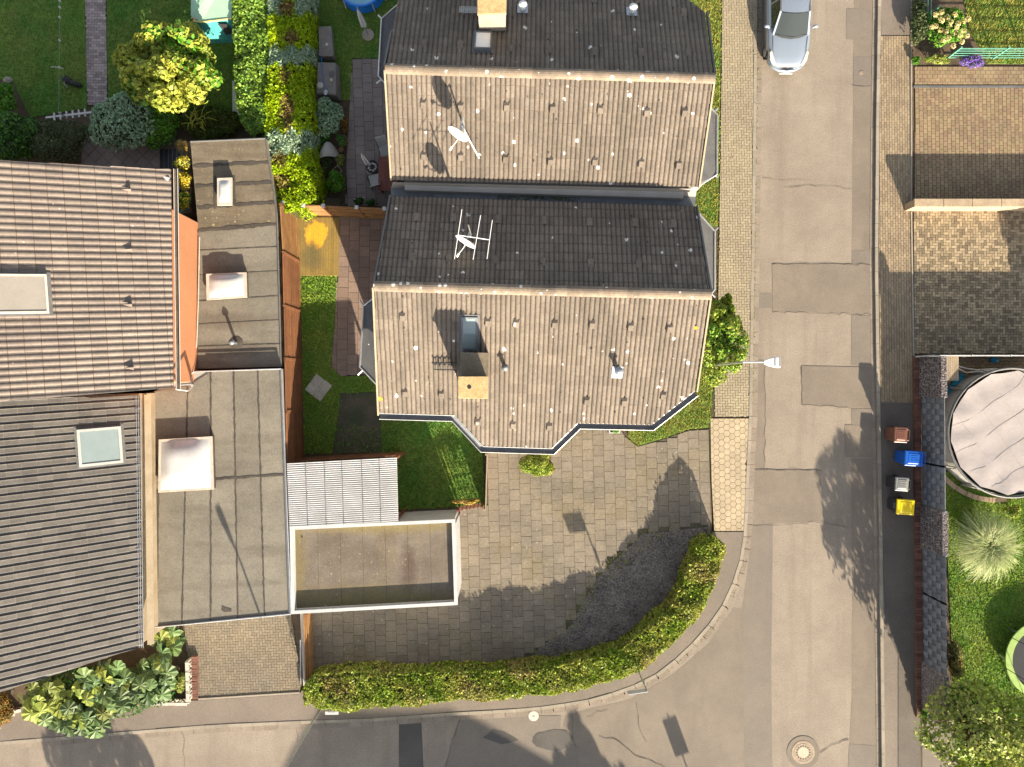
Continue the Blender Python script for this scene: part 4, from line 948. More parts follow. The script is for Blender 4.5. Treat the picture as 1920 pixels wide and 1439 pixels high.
# ------------------------------------------------------------------ flat roofs: annex, felt garage, white-edged garage, lean-to
def flat_building(name, label, top_px, h, m_wall, cat='garage'):
    q = PP(top_px, h); c = sum(q, Vector((0, 0, 0)))/len(q); t = thing(name, label, cat, (c.x, c.y, .05))
    b = MB(); b.prism([(p.x, p.y) for p in q], .05, h-.03); b.build('wall', M[m_wall], t); return t, q
def felt(par, px, h, m, name='roofing_sheet', z=.0, t=.02):
    q = PP(px, h); b = MB(); b.prism([(p.x, p.y) for p in q], h-.03, h+z); return b.build(name, M[m], par)
def ragged(a, b, w, n, h, amp=1.2):
    top, bot = [], []
    for i in range(n+1):
        t = i/n; x, y = a[0]+(b[0]-a[0])*t, a[1]+(b[1]-a[1])*t; L_ = math.dist(a, b); nx, ny = -(b[1]-a[1])/L_, (b[0]-a[0])/L_
        top.append(P(x+nx*(w/2+random.uniform(-amp, amp)*.5), y+ny*(w/2+random.uniform(-amp, amp)*.5), h)); bot.append(P(x-nx*(w/2+random.uniform(-amp, amp)*.5), y-ny*(w/2+random.uniform(-amp, amp)*.5), h))
    return top, bot
def seam(par, a, b, h, w=3.5, amp=1.5):
    n = max(3, int(math.dist(a, b)/7)); t_, b_ = ragged(a, b, w, n, h, amp)
    MB().add([*t_, *b_], [(i, i+1, n+2+i, n+1+i) for i in range(n)]).build('bitumen_seam', M['seam'], par)
def rooflight(par, px, h, dome=.22, frame='domeframe', curb=.28, algae=False):
    q = PP(px, h+curb); c = sum(q, Vector((0, 0, 0)))/4; b = MB()
    b.prism([(p.x, p.y) for p in q], h-.02, h+curb-.06); cb = b.build('rooflight', M['seam'], par)
    b = MB(); o_ = [p+(p-c).normalized()*.04 for p in q]; i_ = [p+(c-p).normalized()*.09 for p in q]
    z = h+curb; vs = [(p.x, p.y, z-.06) for p in o_]+[(p.x, p.y, z) for p in o_]+[(p.x, p.y, z) for p in i_]
    b.add(vs, [(i, (i+1) % 4, 4+(i+1) % 4, 4+i) for i in range(4)]+[(4+i, 4+(i+1) % 4, 8+(i+1) % 4, 8+i) for i in range(4)]); b.build('dome_frame', M[frame], cb)
    b = MB(); n = 8; vs = []
    for i in range(n+1):
        for j in range(n+1):
            s, t = i/n, j/n; p = (i_[0]*(1-s)+i_[1]*s)*(1-t)+(i_[3]*(1-s)+i_[2]*s)*t
            f = min(1, 4*min(s, 1-s)*1.0)*min(1, 4*min(t, 1-t)); f = math.sin(math.pi/2*min(1, 3.2*min(s, 1-s)))*math.sin(math.pi/2*min(1, 3.2*min(t, 1-t)))
            vs.append((p.x, p.y, z+dome*f))
    b.add(vs, [(i*(n+1)+j, (i+1)*(n+1)+j, (i+1)*(n+1)+j+1, i*(n+1)+j+1) for i in range(n) for j in range(n)]); b.build('dome', M['dome'], cb, smooth=True)
    return cb
HA, HG = 2.12, 2.4
ann, _ = flat_building('flat_annex', 'flat felt-roofed annex with two small dome lights behind the brown house', [(357, 266), (498, 260), (519, 400), (527, 688), (368, 692), (372, 430)], HA, 'beige', 'annex')
rows = [(266, 260), (312, 304), (350, 342), (390, 380), (432, 421)]
lx = lambda y: 357+(372-357)*min(1, (y-266)/164); rx = lambda y: 498+(519-498)*min(1, (y-260)/140) if y < 400 else 519+8*(y-400)/288
for i in range(4):
    (l0, r0), (l1, r1) = rows[i], rows[i+1]
    felt(ann, [(lx(l0), l0), (rx(r0), r0), (rx(r1), r1), (lx(l1), l1)], HA, 'bitumen2')
rows2 = [(432, 421), (470, 463), (516, 508), (565, 555), (608, 600), (650, 645), (691, 687)]
for i in range(6):
    (l0, r0), (l1, r1) = rows2[i], rows2[i+1]
    felt(ann, [(371, l0), (rx(r0), r0), (rx(r1), r1), (370, l1)], HA, 'bitumen', z=.004*(i % 2))
for l, r_ in rows[1:5]: seam(ann, (lx(l)+1, l), (rx(r_)-1, r_), HA+.012, 6, 3)
for l, r_ in rows2[1:6]: seam(ann, (372, l), (rx(r_)-1, r_), HA+.012, 1.3, .6)
for a, b_ in (((403, 330), (402, 392)), ((438, 330), (440, 385))): seam(ann, a, b_, HA+.014, 5, 2)
MB().tube([P(357, 266, HA+.02), P(498, 260, HA+.02)], .035, 6).build('edge_trim', M['lead'], ann)
MB().tube([P(498, 262, HA+.02), P(519, 400, HA+.02), P(527, 688, HA+.02)], .03, 6).build('edge_trim', M['lead'], ann)
rooflight(ann, [(408, 336), (434, 335), (434, 383), (408, 384)], HA, .08, 'stonewhite', .3)
rooflight(ann, [(388, 515), (460, 512), (461, 557), (389, 562)], HA, .16, 'domeframe', .3)
b = MB(); p = P(443, 643, HA); b.lathe(p+Vector((0, 0, -.02)), [(.3, 0), (.26, .03), (.07, .06)], 14); vp = b.build('vent_collar', M['seam'], ann)
b = MB(); b.tube([p, p+Vector((0, 0, .45))], .06, 10); b.lathe(p+Vector((0, 0, .45)), [(.12, 0), (.12, .03), (.03, .09)], 12); b.build('vent_pipe', M['zincdark'], ann)
MB().tube([P(371, 437, HA+.05), P(374, 445, HA+.12), P(372, 560, HA+.12), P(369, 640, HA+.12), P(368, 652, HA+.1)], .02, 6).build('edge_cable', M['domeframe'], ann)
gar, _ = flat_building('felt_roof_garage', 'flat garage with long felt strips and one big square dome light', [(285, 736), (366, 697), (527, 692), (545, 1151), (278, 1177), (272, 738)], HG, 'render')
cut = [272, 352, 395, 438, 483, 530]; cutb = [280, 341, 395, 446, 496, 545]
yt = lambda x: 737-(x-272)*.17 if x < 366 else 697-(x-366)*5/161
yb = lambda x: 1177-(x-278)*26/267
for i in range(5):
    felt(gar, [(cut[i], yt(cut[i])+1), (min(cut[i+1], 527), yt(min(cut[i+1], 527))+1), (cutb[i+1], yb(cutb[i+1])), (cutb[i], yb(cutb[i]))], HG, 'bitumen', z=.003*(i % 2))
for i in range(1, 5): seam(gar, (cut[i], yt(cut[i])+2), (cutb[i], yb(cutb[i])-1), HG+.012, 3.2, 1.6)
seam(gar, (401, 899), (535, 890), HG+.014, 4, 1.8); seam(gar, (296, 922), (293, 1172), HG+.014, 5, 1.5); seam(gar, (278, 921), (296, 920), HG+.014, 3, 1)
felt(gar, [(273, 745), (291, 742), (297, 1174), (279, 1177)], HG, 'beige', 'edge_board', z=.05)
b = MB(); b.tube([P(279, 1177.5, HG+.03), P(545.5, 1151.5, HG+.03)], .03, 5); b.tube([P(527.5, 692, HG+.03), P(545.5, 1151, HG+.03)], .03, 5); b.tube([P(366, 697, HG+.03), P(527.5, 692, HG+.03)], .025, 5); b.build('edge_trim', M['galv'], gar)
felt(gar, [(525, 693), (528.5, 693), (546, 1150), (542, 1150)], HG, 'zincdark', 'edge_flashing', z=.04)
rooflight(gar, [(299, 826), (396, 820), (399, 917), (298, 923)], HG, .2, 'domeframe', .3)
sheet_px = [(416, 1136), (424, 1140), (434, 1142), (434, 1147), (420, 1148), (415, 1144)]
b = MB(); b.poly([P(x, y, HG+.012) for x, y in sheet_px]); b.build('felt_patch', M['seam'], gar)
gd = [P(300, 1175, HG), P(540, 1151.7, HG)]; MB().bar(Vector((gd[0].x, gd[0].y-.02, 1.15)), Vector((gd[1].x, gd[1].y-.02, 1.15)), 2.1, .05, up=Vector((0, -1, 0))).build('garage_door', M['white'], gar)
# white-edged garage
HW = 2.42
wg_px = [(545, 990), (851, 976), (856, 1133), (548, 1150)]
q = PP(wg_px, HW); c = sum(q, Vector((0, 0, 0)))/4; wg = thing('white_edged_garage', 'low garage with a white parapet edge and stained flat roof', 'garage', (c.x, c.y, .05))
b = MB(); c = sum(q, Vector((0, 0, 0)))/4
def inset(pts, d):
    out = []; n = len(pts)
    for i in range(n):
        a, b_, c_ = pts[i-1], pts[i], pts[(i+1) % n]; d1 = (b_-a).normalized(); d2 = (c_-b_).normalized()
        n1 = Vector((-d1.y, d1.x, 0)); n2 = Vector((-d2.y, d2.x, 0)); cc = sum(pts, Vector((0, 0, 0)))/n
        if n1.dot(cc-b_) < 0: n1 = -n1
        if n2.dot(cc-b_) < 0: n2 = -n2
        bis = (n1+n2); out.append(b_+bis*(d/(1+n1.dot(n2))))
    return out
o_, i_ = inset(q, -.04), inset(q, .085); zt, zr = HW, HW-.27
b = MB(); vs = [(p.x, p.y, zt-.22) for p in o_]+[(p.x, p.y, zt) for p in o_]+[(p.x, p.y, zt) for p in i_]+[(p.x, p.y, zr) for p in i_]
b.add(vs, [(k*4+i, k*4+(i+1) % 4, (k+1)*4+(i+1) % 4, (k+1)*4+i) for k in range(3) for i in range(4)]); b.build('parapet', M['white'], wg)
# sink the wall top below the parapet and lay the recessed roof in strips
b = MB(); b.prism([(p.x, p.y) for p in q], .05, HW-.31); b.build('wall', M['white'], wg)
i2 = inset(q, .09); n = 7
for k in range(n):
    s0, s1_ = k/n, (k+1)/n-.0012
    pts = [i2[0].lerp(i2[1], s0), i2[0].lerp(i2[1], s1_), i2[3].lerp(i2[2], s1_), i2[3].lerp(i2[2], s0)]
    bb = MB(); bb.prism([(p.x, p.y) for p in pts], HW-.31, zr+.004+.002*(k % 2)); bb.build('roofing_sheet', M['garageroof'], wg)
b = MB(); p0 = P(566, 1007, zr+.012); b.lathe(p0, [(.03, 0), (.03, .012)], 10); b.build('roof_outlet', M['black'], wg)
dr = [q[1].lerp(q[2], .06), q[1].lerp(q[2], .94)]; b = MB()
for k in range(24):
    z0 = .1+k*.084; b.bar(Vector((dr[0].x+.02, dr[0].y, z0+.04)), Vector((dr[1].x+.02, dr[1].y, z0+.04)), .072, .04, up=Vector((1, 0, 0)))
b.build('roller_door', M['white'], wg)
# corrugated lean-to
HS = 2.38
ln = thing('corrugated_lean_to', 'lean-to roofed with milky corrugated plastic between the garages', 'shed', (*P(640, 925, .05)[:2], .05))
c0, c1, c2, c3 = P(538, 869, HS+.12), P(744, 858, HS+.12), P(747, 979, HS-.0), P(543, 991, HS-.0)
b = MB(); nw = 31; per = 6; vs = []; npts = nw*per+1
for i in range(npts):
    t = i/(npts-1); z = .05*math.sin(2*math.pi*t*nw); a_, b_ = c0.lerp(c3, t), c1.lerp(c2, t)
    for k in range(3): p = a_.lerp(b_, k/2); vs.append((p.x, p.y, p.z+z))
b.add(vs, [(i*3+k, i*3+k+1, i*3+k+4, i*3+k+3) for i in range(npts-1) for k in range(2)]); sh = b.build('corrugated_sheet', M['corr'], ln, smooth=True)
b = MB()
for t in (.17, .34, .5, .68, .84):
    for k in range(nw):
        s = (k+.25)/nw; p = c0.lerp(c1, t).lerp(c3.lerp(c2, t), s); b.box(p.x-.015, p.x+.015, p.y-.012, p.y+.012, p.z+.03, p.z+.05)
b.build('roof_screws', M['seam'], ln, kind='stuff')
for t in (.02, .5, .98):
    p, q_ = c0.lerp(c1, t), c3.lerp(c2, t); MB().bar(p-Vector((0, 0, .1)), q_-Vector((0, 0, .1)), .07, .09).build('rafter', M['fence'], ln)
lw = [P(546, 852, 0.05), P(742, 845, .05)]
lw = [Vector((c0.x+.05, c0.y+.0, 0)), Vector((c1.x-.05, c1.y-.0, 0))]
for k in range(28):
    a_ = lw[0].lerp(lw[1], k/28); b_ = lw[0].lerp(lw[1], (k+.92)/28); MB().bar(Vector((a_.x, a_.y-.02, .86)), Vector((b_.x, b_.y-.02, .86)), 1.6, .03, up=Vector((0, 1, 0))).build('wall_board', M['fence'], ln)
for p in (c1, c2): MB().bar(Vector((p.x-.08, p.y-.06 if p is c1 else p.y+.1, .05)), Vector((p.x-.08, p.y-.06 if p is c1 else p.y+.1, p.z-.08)), .09, .09).build('post', M['fence'], ln)
# ------------------------------------------------------------------ foliage
def leaf_cloud(name, pts, nrm, size, m, par, aspect=1.7, flat=.55, fold=.25, kind='stuff'):
    """one folded diamond leaf per point, turned roughly towards nrm"""
    n = len(pts); s = size if isinstance(size, np.ndarray) else RNG.uniform(size[0], size[1], n)
    r = RNG.normal(size=(n, 3)); z = nrm*flat+r/np.linalg.norm(r, axis=1)[:, None]*(1-flat); z /= np.linalg.norm(z, axis=1)[:, None]+1e-9
    r = RNG.normal(size=(n, 3)); x = np.cross(z, r); x /= np.linalg.norm(x, axis=1)[:, None]+1e-9; y = np.cross(z, x)
    s = s[:, None]; v0 = pts-x*s*.5*aspect; v2 = pts+x*s*.5*aspect-z*s*fold*.6; v1 = pts+y*s*.5+z*s*fold; v3 = pts-y*s*.5+z*s*fold
    V = np.stack([v0, v1, v2, v3], 1).reshape(-1, 3); b = np.arange(n)[:, None]*4; Q = np.concatenate([b+np.array([[0, 1, 2, 3]])], 0)
    return np_mesh(name, V, Q, m, par, kind=kind)
def lump_points(lumps, n, up=.0, depth=.12):
    """points near the surfaces of ellipsoids (centre, radii); those inside other lumps are dropped"""
    A = np.array([l[1][0]*l[1][1]+l[1][1]*l[1][2]+l[1][0]*l[1][2] for l in lumps]); A = A/A.sum(); P_, N_ = [], []
    for (c, r), a in zip(lumps, A):
        k = max(8, int(n*a*1.5)); d = RNG.normal(size=(k, 3)); d /= np.linalg.norm(d, axis=1)[:, None]; d[:, 2] = np.where(RNG.random(k) < .8, np.abs(d[:, 2]), d[:, 2])
        c = np.array(c); r = np.array(r); p = c+d*r*(1-RNG.random((k, 1))**2*depth*2); keep = np.ones(k, bool)
        for (c2, r2) in lumps:
            if c2 is c or np.allclose(c2, c): continue
            keep &= (((p-np.array(c2))/(np.array(r2)*.86))**2).sum(1) > 1
        nn = d/r; nn /= np.linalg.norm(nn, axis=1)[:, None]; P_.append(p[keep]); N_.append(nn[keep])
    return np.concatenate(P_), np.concatenate(N_)
def blob(b, c, r, n=10, m=6, jig=.0):
    c = Vector(c); vs = []
    for i in range(m+1):
        th = math.pi*i/m
        for k in range(n):
            a = 2*math.pi*k/n; q = 1+random.uniform(-jig, jig)
            vs.append(c+Vector((r[0]*math.sin(th)*math.cos(a)*q, r[1]*math.sin(th)*math.sin(a)*q, r[2]*math.cos(th)*q)))
    b.add(vs, [(i*n+k, i*n+(k+1) % n, (i+1)*n+(k+1) % n, (i+1)*n+k) for i in range(m) for k in range(n)])
def bush(name, label, cat, px, py, rx, ry, h, m, n=2500, leaf=(.05, .09), lumps=9, group=None, z0=.06, aspect=1.7, spread=.62, flat=.5, extra=None, core='core', up=.55):
    """px, py, rx, ry in photo pixels at the crown's mid height"""
    hc = z0+h*up; c = P(px, py, hc); s = (HC-hc)/F; RX, RY, RZ = rx*s, ry*s, h*(1-up)
    t = thing(name, label, cat, (*P(px, py, hc)[:2], z0), group); L_ = []
    for i in range(lumps):
        a = i*2.399; q = math.sqrt((i+.4)/lumps)*spread; k = random.uniform(.42, .58) if lumps > 3 else .8
        L_.append(((c.x+RX*q*math.cos(a), c.y+RY*q*math.sin(a), hc+RZ*(random.uniform(-.35, .45)*(1-q)+.1-.4*q*q)), (RX*k, RY*k, max(.1, RZ*random.uniform(.55, .8)))))
    p, nn = lump_points(L_, n); p[:, 2] = np.maximum(p[:, 2], z0+.02)
    leaf_cloud('crown', p, nn, leaf, M[m], t, aspect=aspect, flat=flat)
    if extra:
        for (mm, cnt, sz, filt) in extra:
            idx = RNG.choice(len(p), min(cnt, len(p)), replace=False); q = p[idx]+nn[idx]*.04; ok = filt(q, c) if filt else np.ones(len(q), bool)
            leaf_cloud('crown_tips', q[ok], nn[idx][ok], sz, M[mm], t, aspect=aspect, flat=flat)
    b = MB()
    for cc, r in L_: blob(b, cc, (r[0]*.72, r[1]*.72, r[2]*.72), 8, 5, .08)
    b.build('inner_twigs', M[core], t)
    b = MB()
    for k in range(4):
        a = k*1.7; e = L_[k % len(L_)][0]; b.tube([(c.x+.05*math.cos(a), c.y+.05*math.sin(a), z0-.02), ((c.x+e[0])/2, (c.y+e[1])/2, z0+h*.3), e], [.03, .022, .012], 5)
    b.build('stem', M['bark'], t)
    return t
def hedge(name, label, pts_px, half, h, m, density=420, leaf=(.045, .08), z0=.06, parts=None, core='core', wav=.075, group=None, aspect=1.7, flat=.35):
    """pts_px: centre line of the top at height h, half: half widths in metres"""
    pt = [P(x, y, h) for x, y in pts_px]; hw = half if isinstance(half, list) else [half]*len(pt)
    c = sum(pt, Vector((0, 0, 0)))/len(pt); t = thing(name, label, 'hedge', (c.x, c.y, z0), group)
    seg = [(pt[i+1]-pt[i]).length for i in range(len(pt)-1)]; tot = sum(seg); cum = np.concatenate([[0], np.cumsum(seg)])
    PX = np.array([[p.x, p.y] for p in pt])
    def at(d):
        return np.column_stack([np.interp(d, cum, PX[:, 0]), np.interp(d, cum, PX[:, 1])]), np.interp(d, cum, hw)
    def frame(d):
        p, w = at(d); p2, _ = at(np.minimum(d+.15, tot)); p1, _ = at(np.maximum(d-.15, 0)); tg = p2-p1; tg /= np.linalg.norm(tg, axis=1)[:, None]
        return p, w, tg, np.column_stack([-tg[:, 1], tg[:, 0]])
    peri = lambda w: 2*(h-z0)+2*w
    n = int(density*tot*(2*(h-z0)+2*np.mean(hw))); d = RNG.uniform(0, tot, n); p, w, tg, nn = frame(d)
    q = RNG.uniform(0, 1, n)*(2*(h-z0)*.8+2*w*1.6)
    top = q < 2*w*1.6; x = np.where(top, RNG.uniform(-1, 1, n)*w, np.sign(RNG.uniform(-1, 1, n))*w); z = np.where(top, h, RNG.uniform(z0, h, n))
    # rounded shoulders and ends, wavy surface
    wave = wav*(np.sin(d*2.1+x*3)+np.sin(d*4.7+z*5)*.6+np.sin(d*9.3+x*6)*.4)
    sh = np.clip((np.abs(x)/w-.7)/.3, 0, 1); z = np.where(top, z-.10*sh**2+wave*.7-RNG.random(n)**2*.07, z)
    endd = np.minimum(d, tot-d); ef = np.sqrt(np.clip(endd/np.maximum(w*.5, .01), .05, 1)); x = x*np.where(endd < w*.5, ef, 1)*(1+wave/np.maximum(w, .2)*.6)
    pts = np.column_stack([p+nn*x[:, None], z]); nr = np.column_stack([nn*np.where(top, .25*x/w, np.sign(x))[:, None], np.where(top, 1.0, .35)])
    nr /= np.linalg.norm(nr, axis=1)[:, None]
    gap = np.sin(d*5.3+x*7)*np.sin(d*3.1+z*6+1)+.6*np.sin(d*11.7-x*9); keep = ~((gap > .95) & (RNG.random(n) < .75)); pts = pts[keep]; nr = nr[keep]
    sh_ = (RNG.random(len(pts)) < .03) & (nr[:, 2] > .5); pts[sh_, 2] += RNG.uniform(.03, .12, sh_.sum())
    if parts is None: leaf_cloud('foliage', pts, nr, leaf, M[m], t, flat=flat, aspect=aspect)
    else:
        pick = parts(pts)
        for mm in sorted(set(pick)):
            k = pick == mm; leaf_cloud('foliage', pts[k], nr[k], leaf, M[mm], t, flat=flat, aspect=aspect)
    b = MB(); N_ = max(6, int(tot/.4)); dd = np.linspace(.12, tot-.12, N_); p, w, tg, nn = frame(dd); vs = []
    for i in range(N_):
        e = min(dd[i], tot-dd[i]); f = math.sqrt(min(1, max(.3, e/(w[i]*.5)))) if e < w[i]*.5 else 1; ww = max(.05, (w[i]-.1)*f)
        for sx, zz in ((-1, z0-.03), (-1, h-.24), (-.6, h-.12), (.6, h-.12), (1, h-.24), (1, z0-.03)):
            vs.append((p[i][0]+nn[i][0]*ww*sx, p[i][1]+nn[i][1]*ww*sx, zz))
    b.add(vs, [(i*6+k, i*6+k+1, (i+1)*6+k+1, (i+1)*6+k) for i in range(N_-1) for k in range(5)]+[tuple(range(6)), tuple(range((N_-1)*6, N_*6))]); b.build('inner_twigs', M[core], t)
    return t
# front hedge along the bend
HH = 1.2
out = [(566, 1305), (600, 1332), (650, 1332), (760, 1325), (850, 1315), (960, 1311), (1050, 1300), (1140, 1280), (1200, 1256), (1260, 1211), (1300, 1168), (1330, 1120), (1352, 1070), (1360, 1035), (1352, 1012)]
inn = [(570, 1285), (602, 1264), (660, 1262), (760, 1264), (850, 1262), (950, 1258), (1035, 1250), (1110, 1240), (1160, 1222), (1215, 1180), (1258, 1138), (1285, 1090), (1300, 1050), (1308, 1025), (1318, 1006)]
mid = [((a[0]+b[0])/2, (a[1]+b[1])/2) for a, b in zip(out, inn)]; hw = [math.dist(a, b)/2*(HC-HH)/F for a, b in zip(out, inn)]
def dry_mix(p):
    f = np.sin(p[:, 0]*1.7+1)*np.sin(p[:, 0]*.63+p[:, 1]*2.1)+RNG.normal(size=len(p))*.35
    return np.where(f > .62, 'leafdry', 'leaf')
hedge('hedge', 'long clipped front hedge bending round the street corner', mid, hw, HH, 'leaf', 640, (.04, .085), parts=dry_mix)
# conifer hedge: lime, blue-green and brown stretches
HCn = 1.8
def con_mix(p):
    py = 719.5-p[:, 1]*F/(HC-p[:, 2]); px = 960+p[:, 0]*F/(HC-p[:, 2]); r = RNG.normal(size=len(p)); w = 5*np.sin(px*.21)+3*r
    o = np.full(len(p), 'lime', dtype='U12')
    o[((py+w > 90) & (py+w < 121)) | ((py+w > 247) & (py+w < 300-.35*(px-520))) | ((py+w < 26) & ((px < 530) | (px > 552)))] = 'bluecon'
    br = ((px-538)/14)**2+((py-212)/38)**2; br2 = ((px-525)/13)**2+((py-300)/16)**2; br3 = ((px-533)/11)**2+((py-142)/18)**2; br4 = ((px-538)/16)**2+((py-15)/17)**2; br5 = ((px-527)/20)**2+((py-342)/16)**2; br6 = ((px-545)/15)**2+((py-70)/16)**2
    o[np.minimum.reduce([br, br2, br3, br4, br5, br6])+.35*r < .8] = 'browncon'
    return o
hedge('conifer_hedge', 'tall lime and blue-green conifer hedge with brown patches beside the annex', [(540, -60), (540, 60), (539, 150), (539, 240), (540, 320), (541, 397)], [.74, .74, .76, .9, .98, .98], HCn, 'lime', 620, (.045, .085), parts=con_mix, core='corebrown', aspect=2.2)
hedge('ivy_hedge', 'ivy-green leafy hedge left of the conifer hedge', [(474, -60), (472, 60), (474, 150), (478, 220), (482, 250)], [.72, .72, .7, .64, .45], 1.65, 'ivy', 480, (.05, .1), flat=.4)
# tree and garden shrubs, top left
def tree(name, label, cx, cy, rx, ry, h, m, n, leaf, lumps, m2=None, z0=.06, clear=.35, seed=1, group=None, kk=(.2, .34)):
    random.seed(seed); hc = h*.68; c = P(cx, cy, hc); s = (HC-hc)/F; t = thing(name, label, 'tree', (c.x, c.y, z0), group); L_ = []
    for i in range(lumps):
        a = i*2.399+random.uniform(-.3, .3); q = math.sqrt((i+.3)/lumps)*.84; k = random.uniform(*kk)
        L_.append(((c.x+rx*s*q*math.cos(a), c.y+ry*s*q*math.sin(a), hc+h*.3*(random.uniform(-.5, .6)-.3*q)), (rx*s*k, ry*s*k, h*.15)))
    b = MB(); b.tube([(c.x, c.y, z0-.05), (c.x+.04, c.y+.02, h*.25), (c.x, c.y-.03, h*.5)], [.11, .09, .07], 8); tr = b.build('trunk', M['bark'], t)
    b = MB()
    for cc, r in L_:
        o = Vector((c.x, c.y, h*random.uniform(.25, .5))); e = Vector(cc); md = o.lerp(e, .55)+Vector((0, 0, .12)); b.tube([o, md, e], [.045, .03, .012], 5)
        for k in range(3): b.tube([md.lerp(e, .5), e+Vector((random.uniform(-1, 1)*r[0], random.uniform(-1, 1)*r[1], random.uniform(-.2, .6)*r[2]))], [.015, .006], 4)
    b.build('branches', M['bark'], t)
    p, nn = lump_points(L_, n, depth=.3)
    if m2:
        k = (np.sin(p[:, 0]*1.3+p[:, 1]*1.9)+RNG.normal(size=len(p))*.5) > .85
        leaf_cloud('crown', p[~k], nn[~k], leaf, M[m], t); leaf_cloud('crown_tips', p[k], nn[k], leaf, M[m2], t)
    else: leaf_cloud('crown', p, nn, leaf, M[m], t)
    return t
tree('garden_tree', 'yellow-green garden tree over the shaded lawn', 308, 118, 98, 88, 3.3, 'yellowtree', 6500, (.1, .17), 60, 'greenleaf', seed=4, kk=(.13, .24))
bush('rhododendron', 'round blue-green shrub at the end of the paver path', 'shrub', 232, 232, 63, 55, 1.5, 'rhodo', 4200, (.06, .11), 14)
bush('shrub', 'glossy dark green shrub in the left corner above the brown roof', 'shrub', 25, 258, 48, 48, 1.3, 'darkleaf', 3000, (.06, .11), 10, extra=[('greenleaf', 300, (.06, .1), None)])
bush('shrub', 'olive twiggy shrub between two dark shrubs', 'shrub', 108, 262, 62, 44, 1.2, 'oliveleaf', 3600, (.035, .06), 11, aspect=2.4)
bush('shrub', 'green glossy shrub right of the blue-green one', 'shrub', 300, 240, 32, 46, 1.2, 'greenleaf', 2400, (.05, .09), 9)
bush('shrub', 'small green shrub at the left picture edge by the lawn', 'shrub', 8, 185, 26, 32, .9, 'greenleaf', 1300, (.05, .08), 6)
jn = bush('juniper', 'spreading juniper with golden tips beside the white bench', 'shrub', 395, 232, 56, 32, .8, 'juniper', 3000, (.05, .09), 10, aspect=3)
b = MB()
for k in range(26):
    a = random.uniform(0, 6.28); o = P(372+random.uniform(-14, 14), 228+random.uniform(-14, 14), .8); L_ = random.uniform(.25, .6); pts = [o+Vector((math.cos(a)*L_*s, math.sin(a)*L_*s, .15*math.sin(s*3))) for s in (0, .35, .7, 1)]
    b.tube(pts, [.02, .018, .014, .005], 5)
b.build('golden_sprays', M['junitip'], jn)
bush('shrub', 'low dark bush under the yellow-green tree', 'shrub', 318, 190, 34, 18, .6, 'darkleaf', 900, (.05, .08), 6)
# planting beside the house-two patio
bush('shrub', 'grey-green shrub behind the grey garden chair', 'shrub', 614, 222, 26, 36, 1.1, 'rhodo', 2000, (.05, .08), 9)
bush('potted_plant', 'low green plant left of the rimmed pot', 'plant', 606, 262, 16, 14, .5, 'greenleaf', 500, (.04, .07), 4)
bush('shrub', 'orange-tinged small shrub at the patio edge', 'shrub', 646, 234, 9, 14, .5, 'autumn', 350, (.03, .05), 4)
bush('shrub', 'dark green clump below the grey garden chair', 'shrub', 608, 310, 18, 16, .5, 'oliveleaf', 800, (.04, .06), 5)
bush('hydrangea', 'bright green hydrangea with faded red heads by the patio corner', 'shrub', 629, 344, 19, 21, .7, 'greenleaf', 1400, (.05, .08), 7, extra=[('autumn', 40, (.05, .08), lambda q, c: (np.hypot(q[:, 0]-c.x+.1, q[:, 1]-c.y-.05) < .12) | (np.hypot(q[:, 0]-c.x-.1, q[:, 1]-c.y+.18) < .1))])
bush('heather', 'dry pale heather tuft between pots', 'plant', 637, 302, 10, 12, .4, 'speckle', 450, (.02, .04), 4, core='corebrown')
bush('flower', 'white flowering plant in front of the panel fence', 'plant', 672, 378, 11, 7, .4, 'darkleaf', 350, (.03, .05), 4, extra=[('whiteflower', 14, (.04, .06), None)])
bush('flower', 'leafy plant at the right end of the panel fence bed', 'plant', 694, 381, 12, 7, .4, 'darkleaf', 380, (.03, .05), 4)
# plants by the street
tree('street_shrub', 'loose green shrub between the house end and the herringbone footway', 1350, 640, 50, 78, 2.4, 'streetleaf', 6500, (.06, .1), 50, 'greenleaf', seed=31, kk=(.17, .3))
bush('shrub', 'upright green shoot above the footway shrub', 'shrub', 1360, 575, 12, 26, 1.9, 'streetleaf', 1300, (.045, .08), 6, spread=.7)
bush('topiary_shrub', 'small clipped shrub under the front bay', 'shrub', 1007, 868, 32, 30, .95, 'leaf', 3200, (.035, .06), 6, extra=[('autumn', 90, (.04, .06), lambda q, c: q[:, 0] > c.x+.35)])
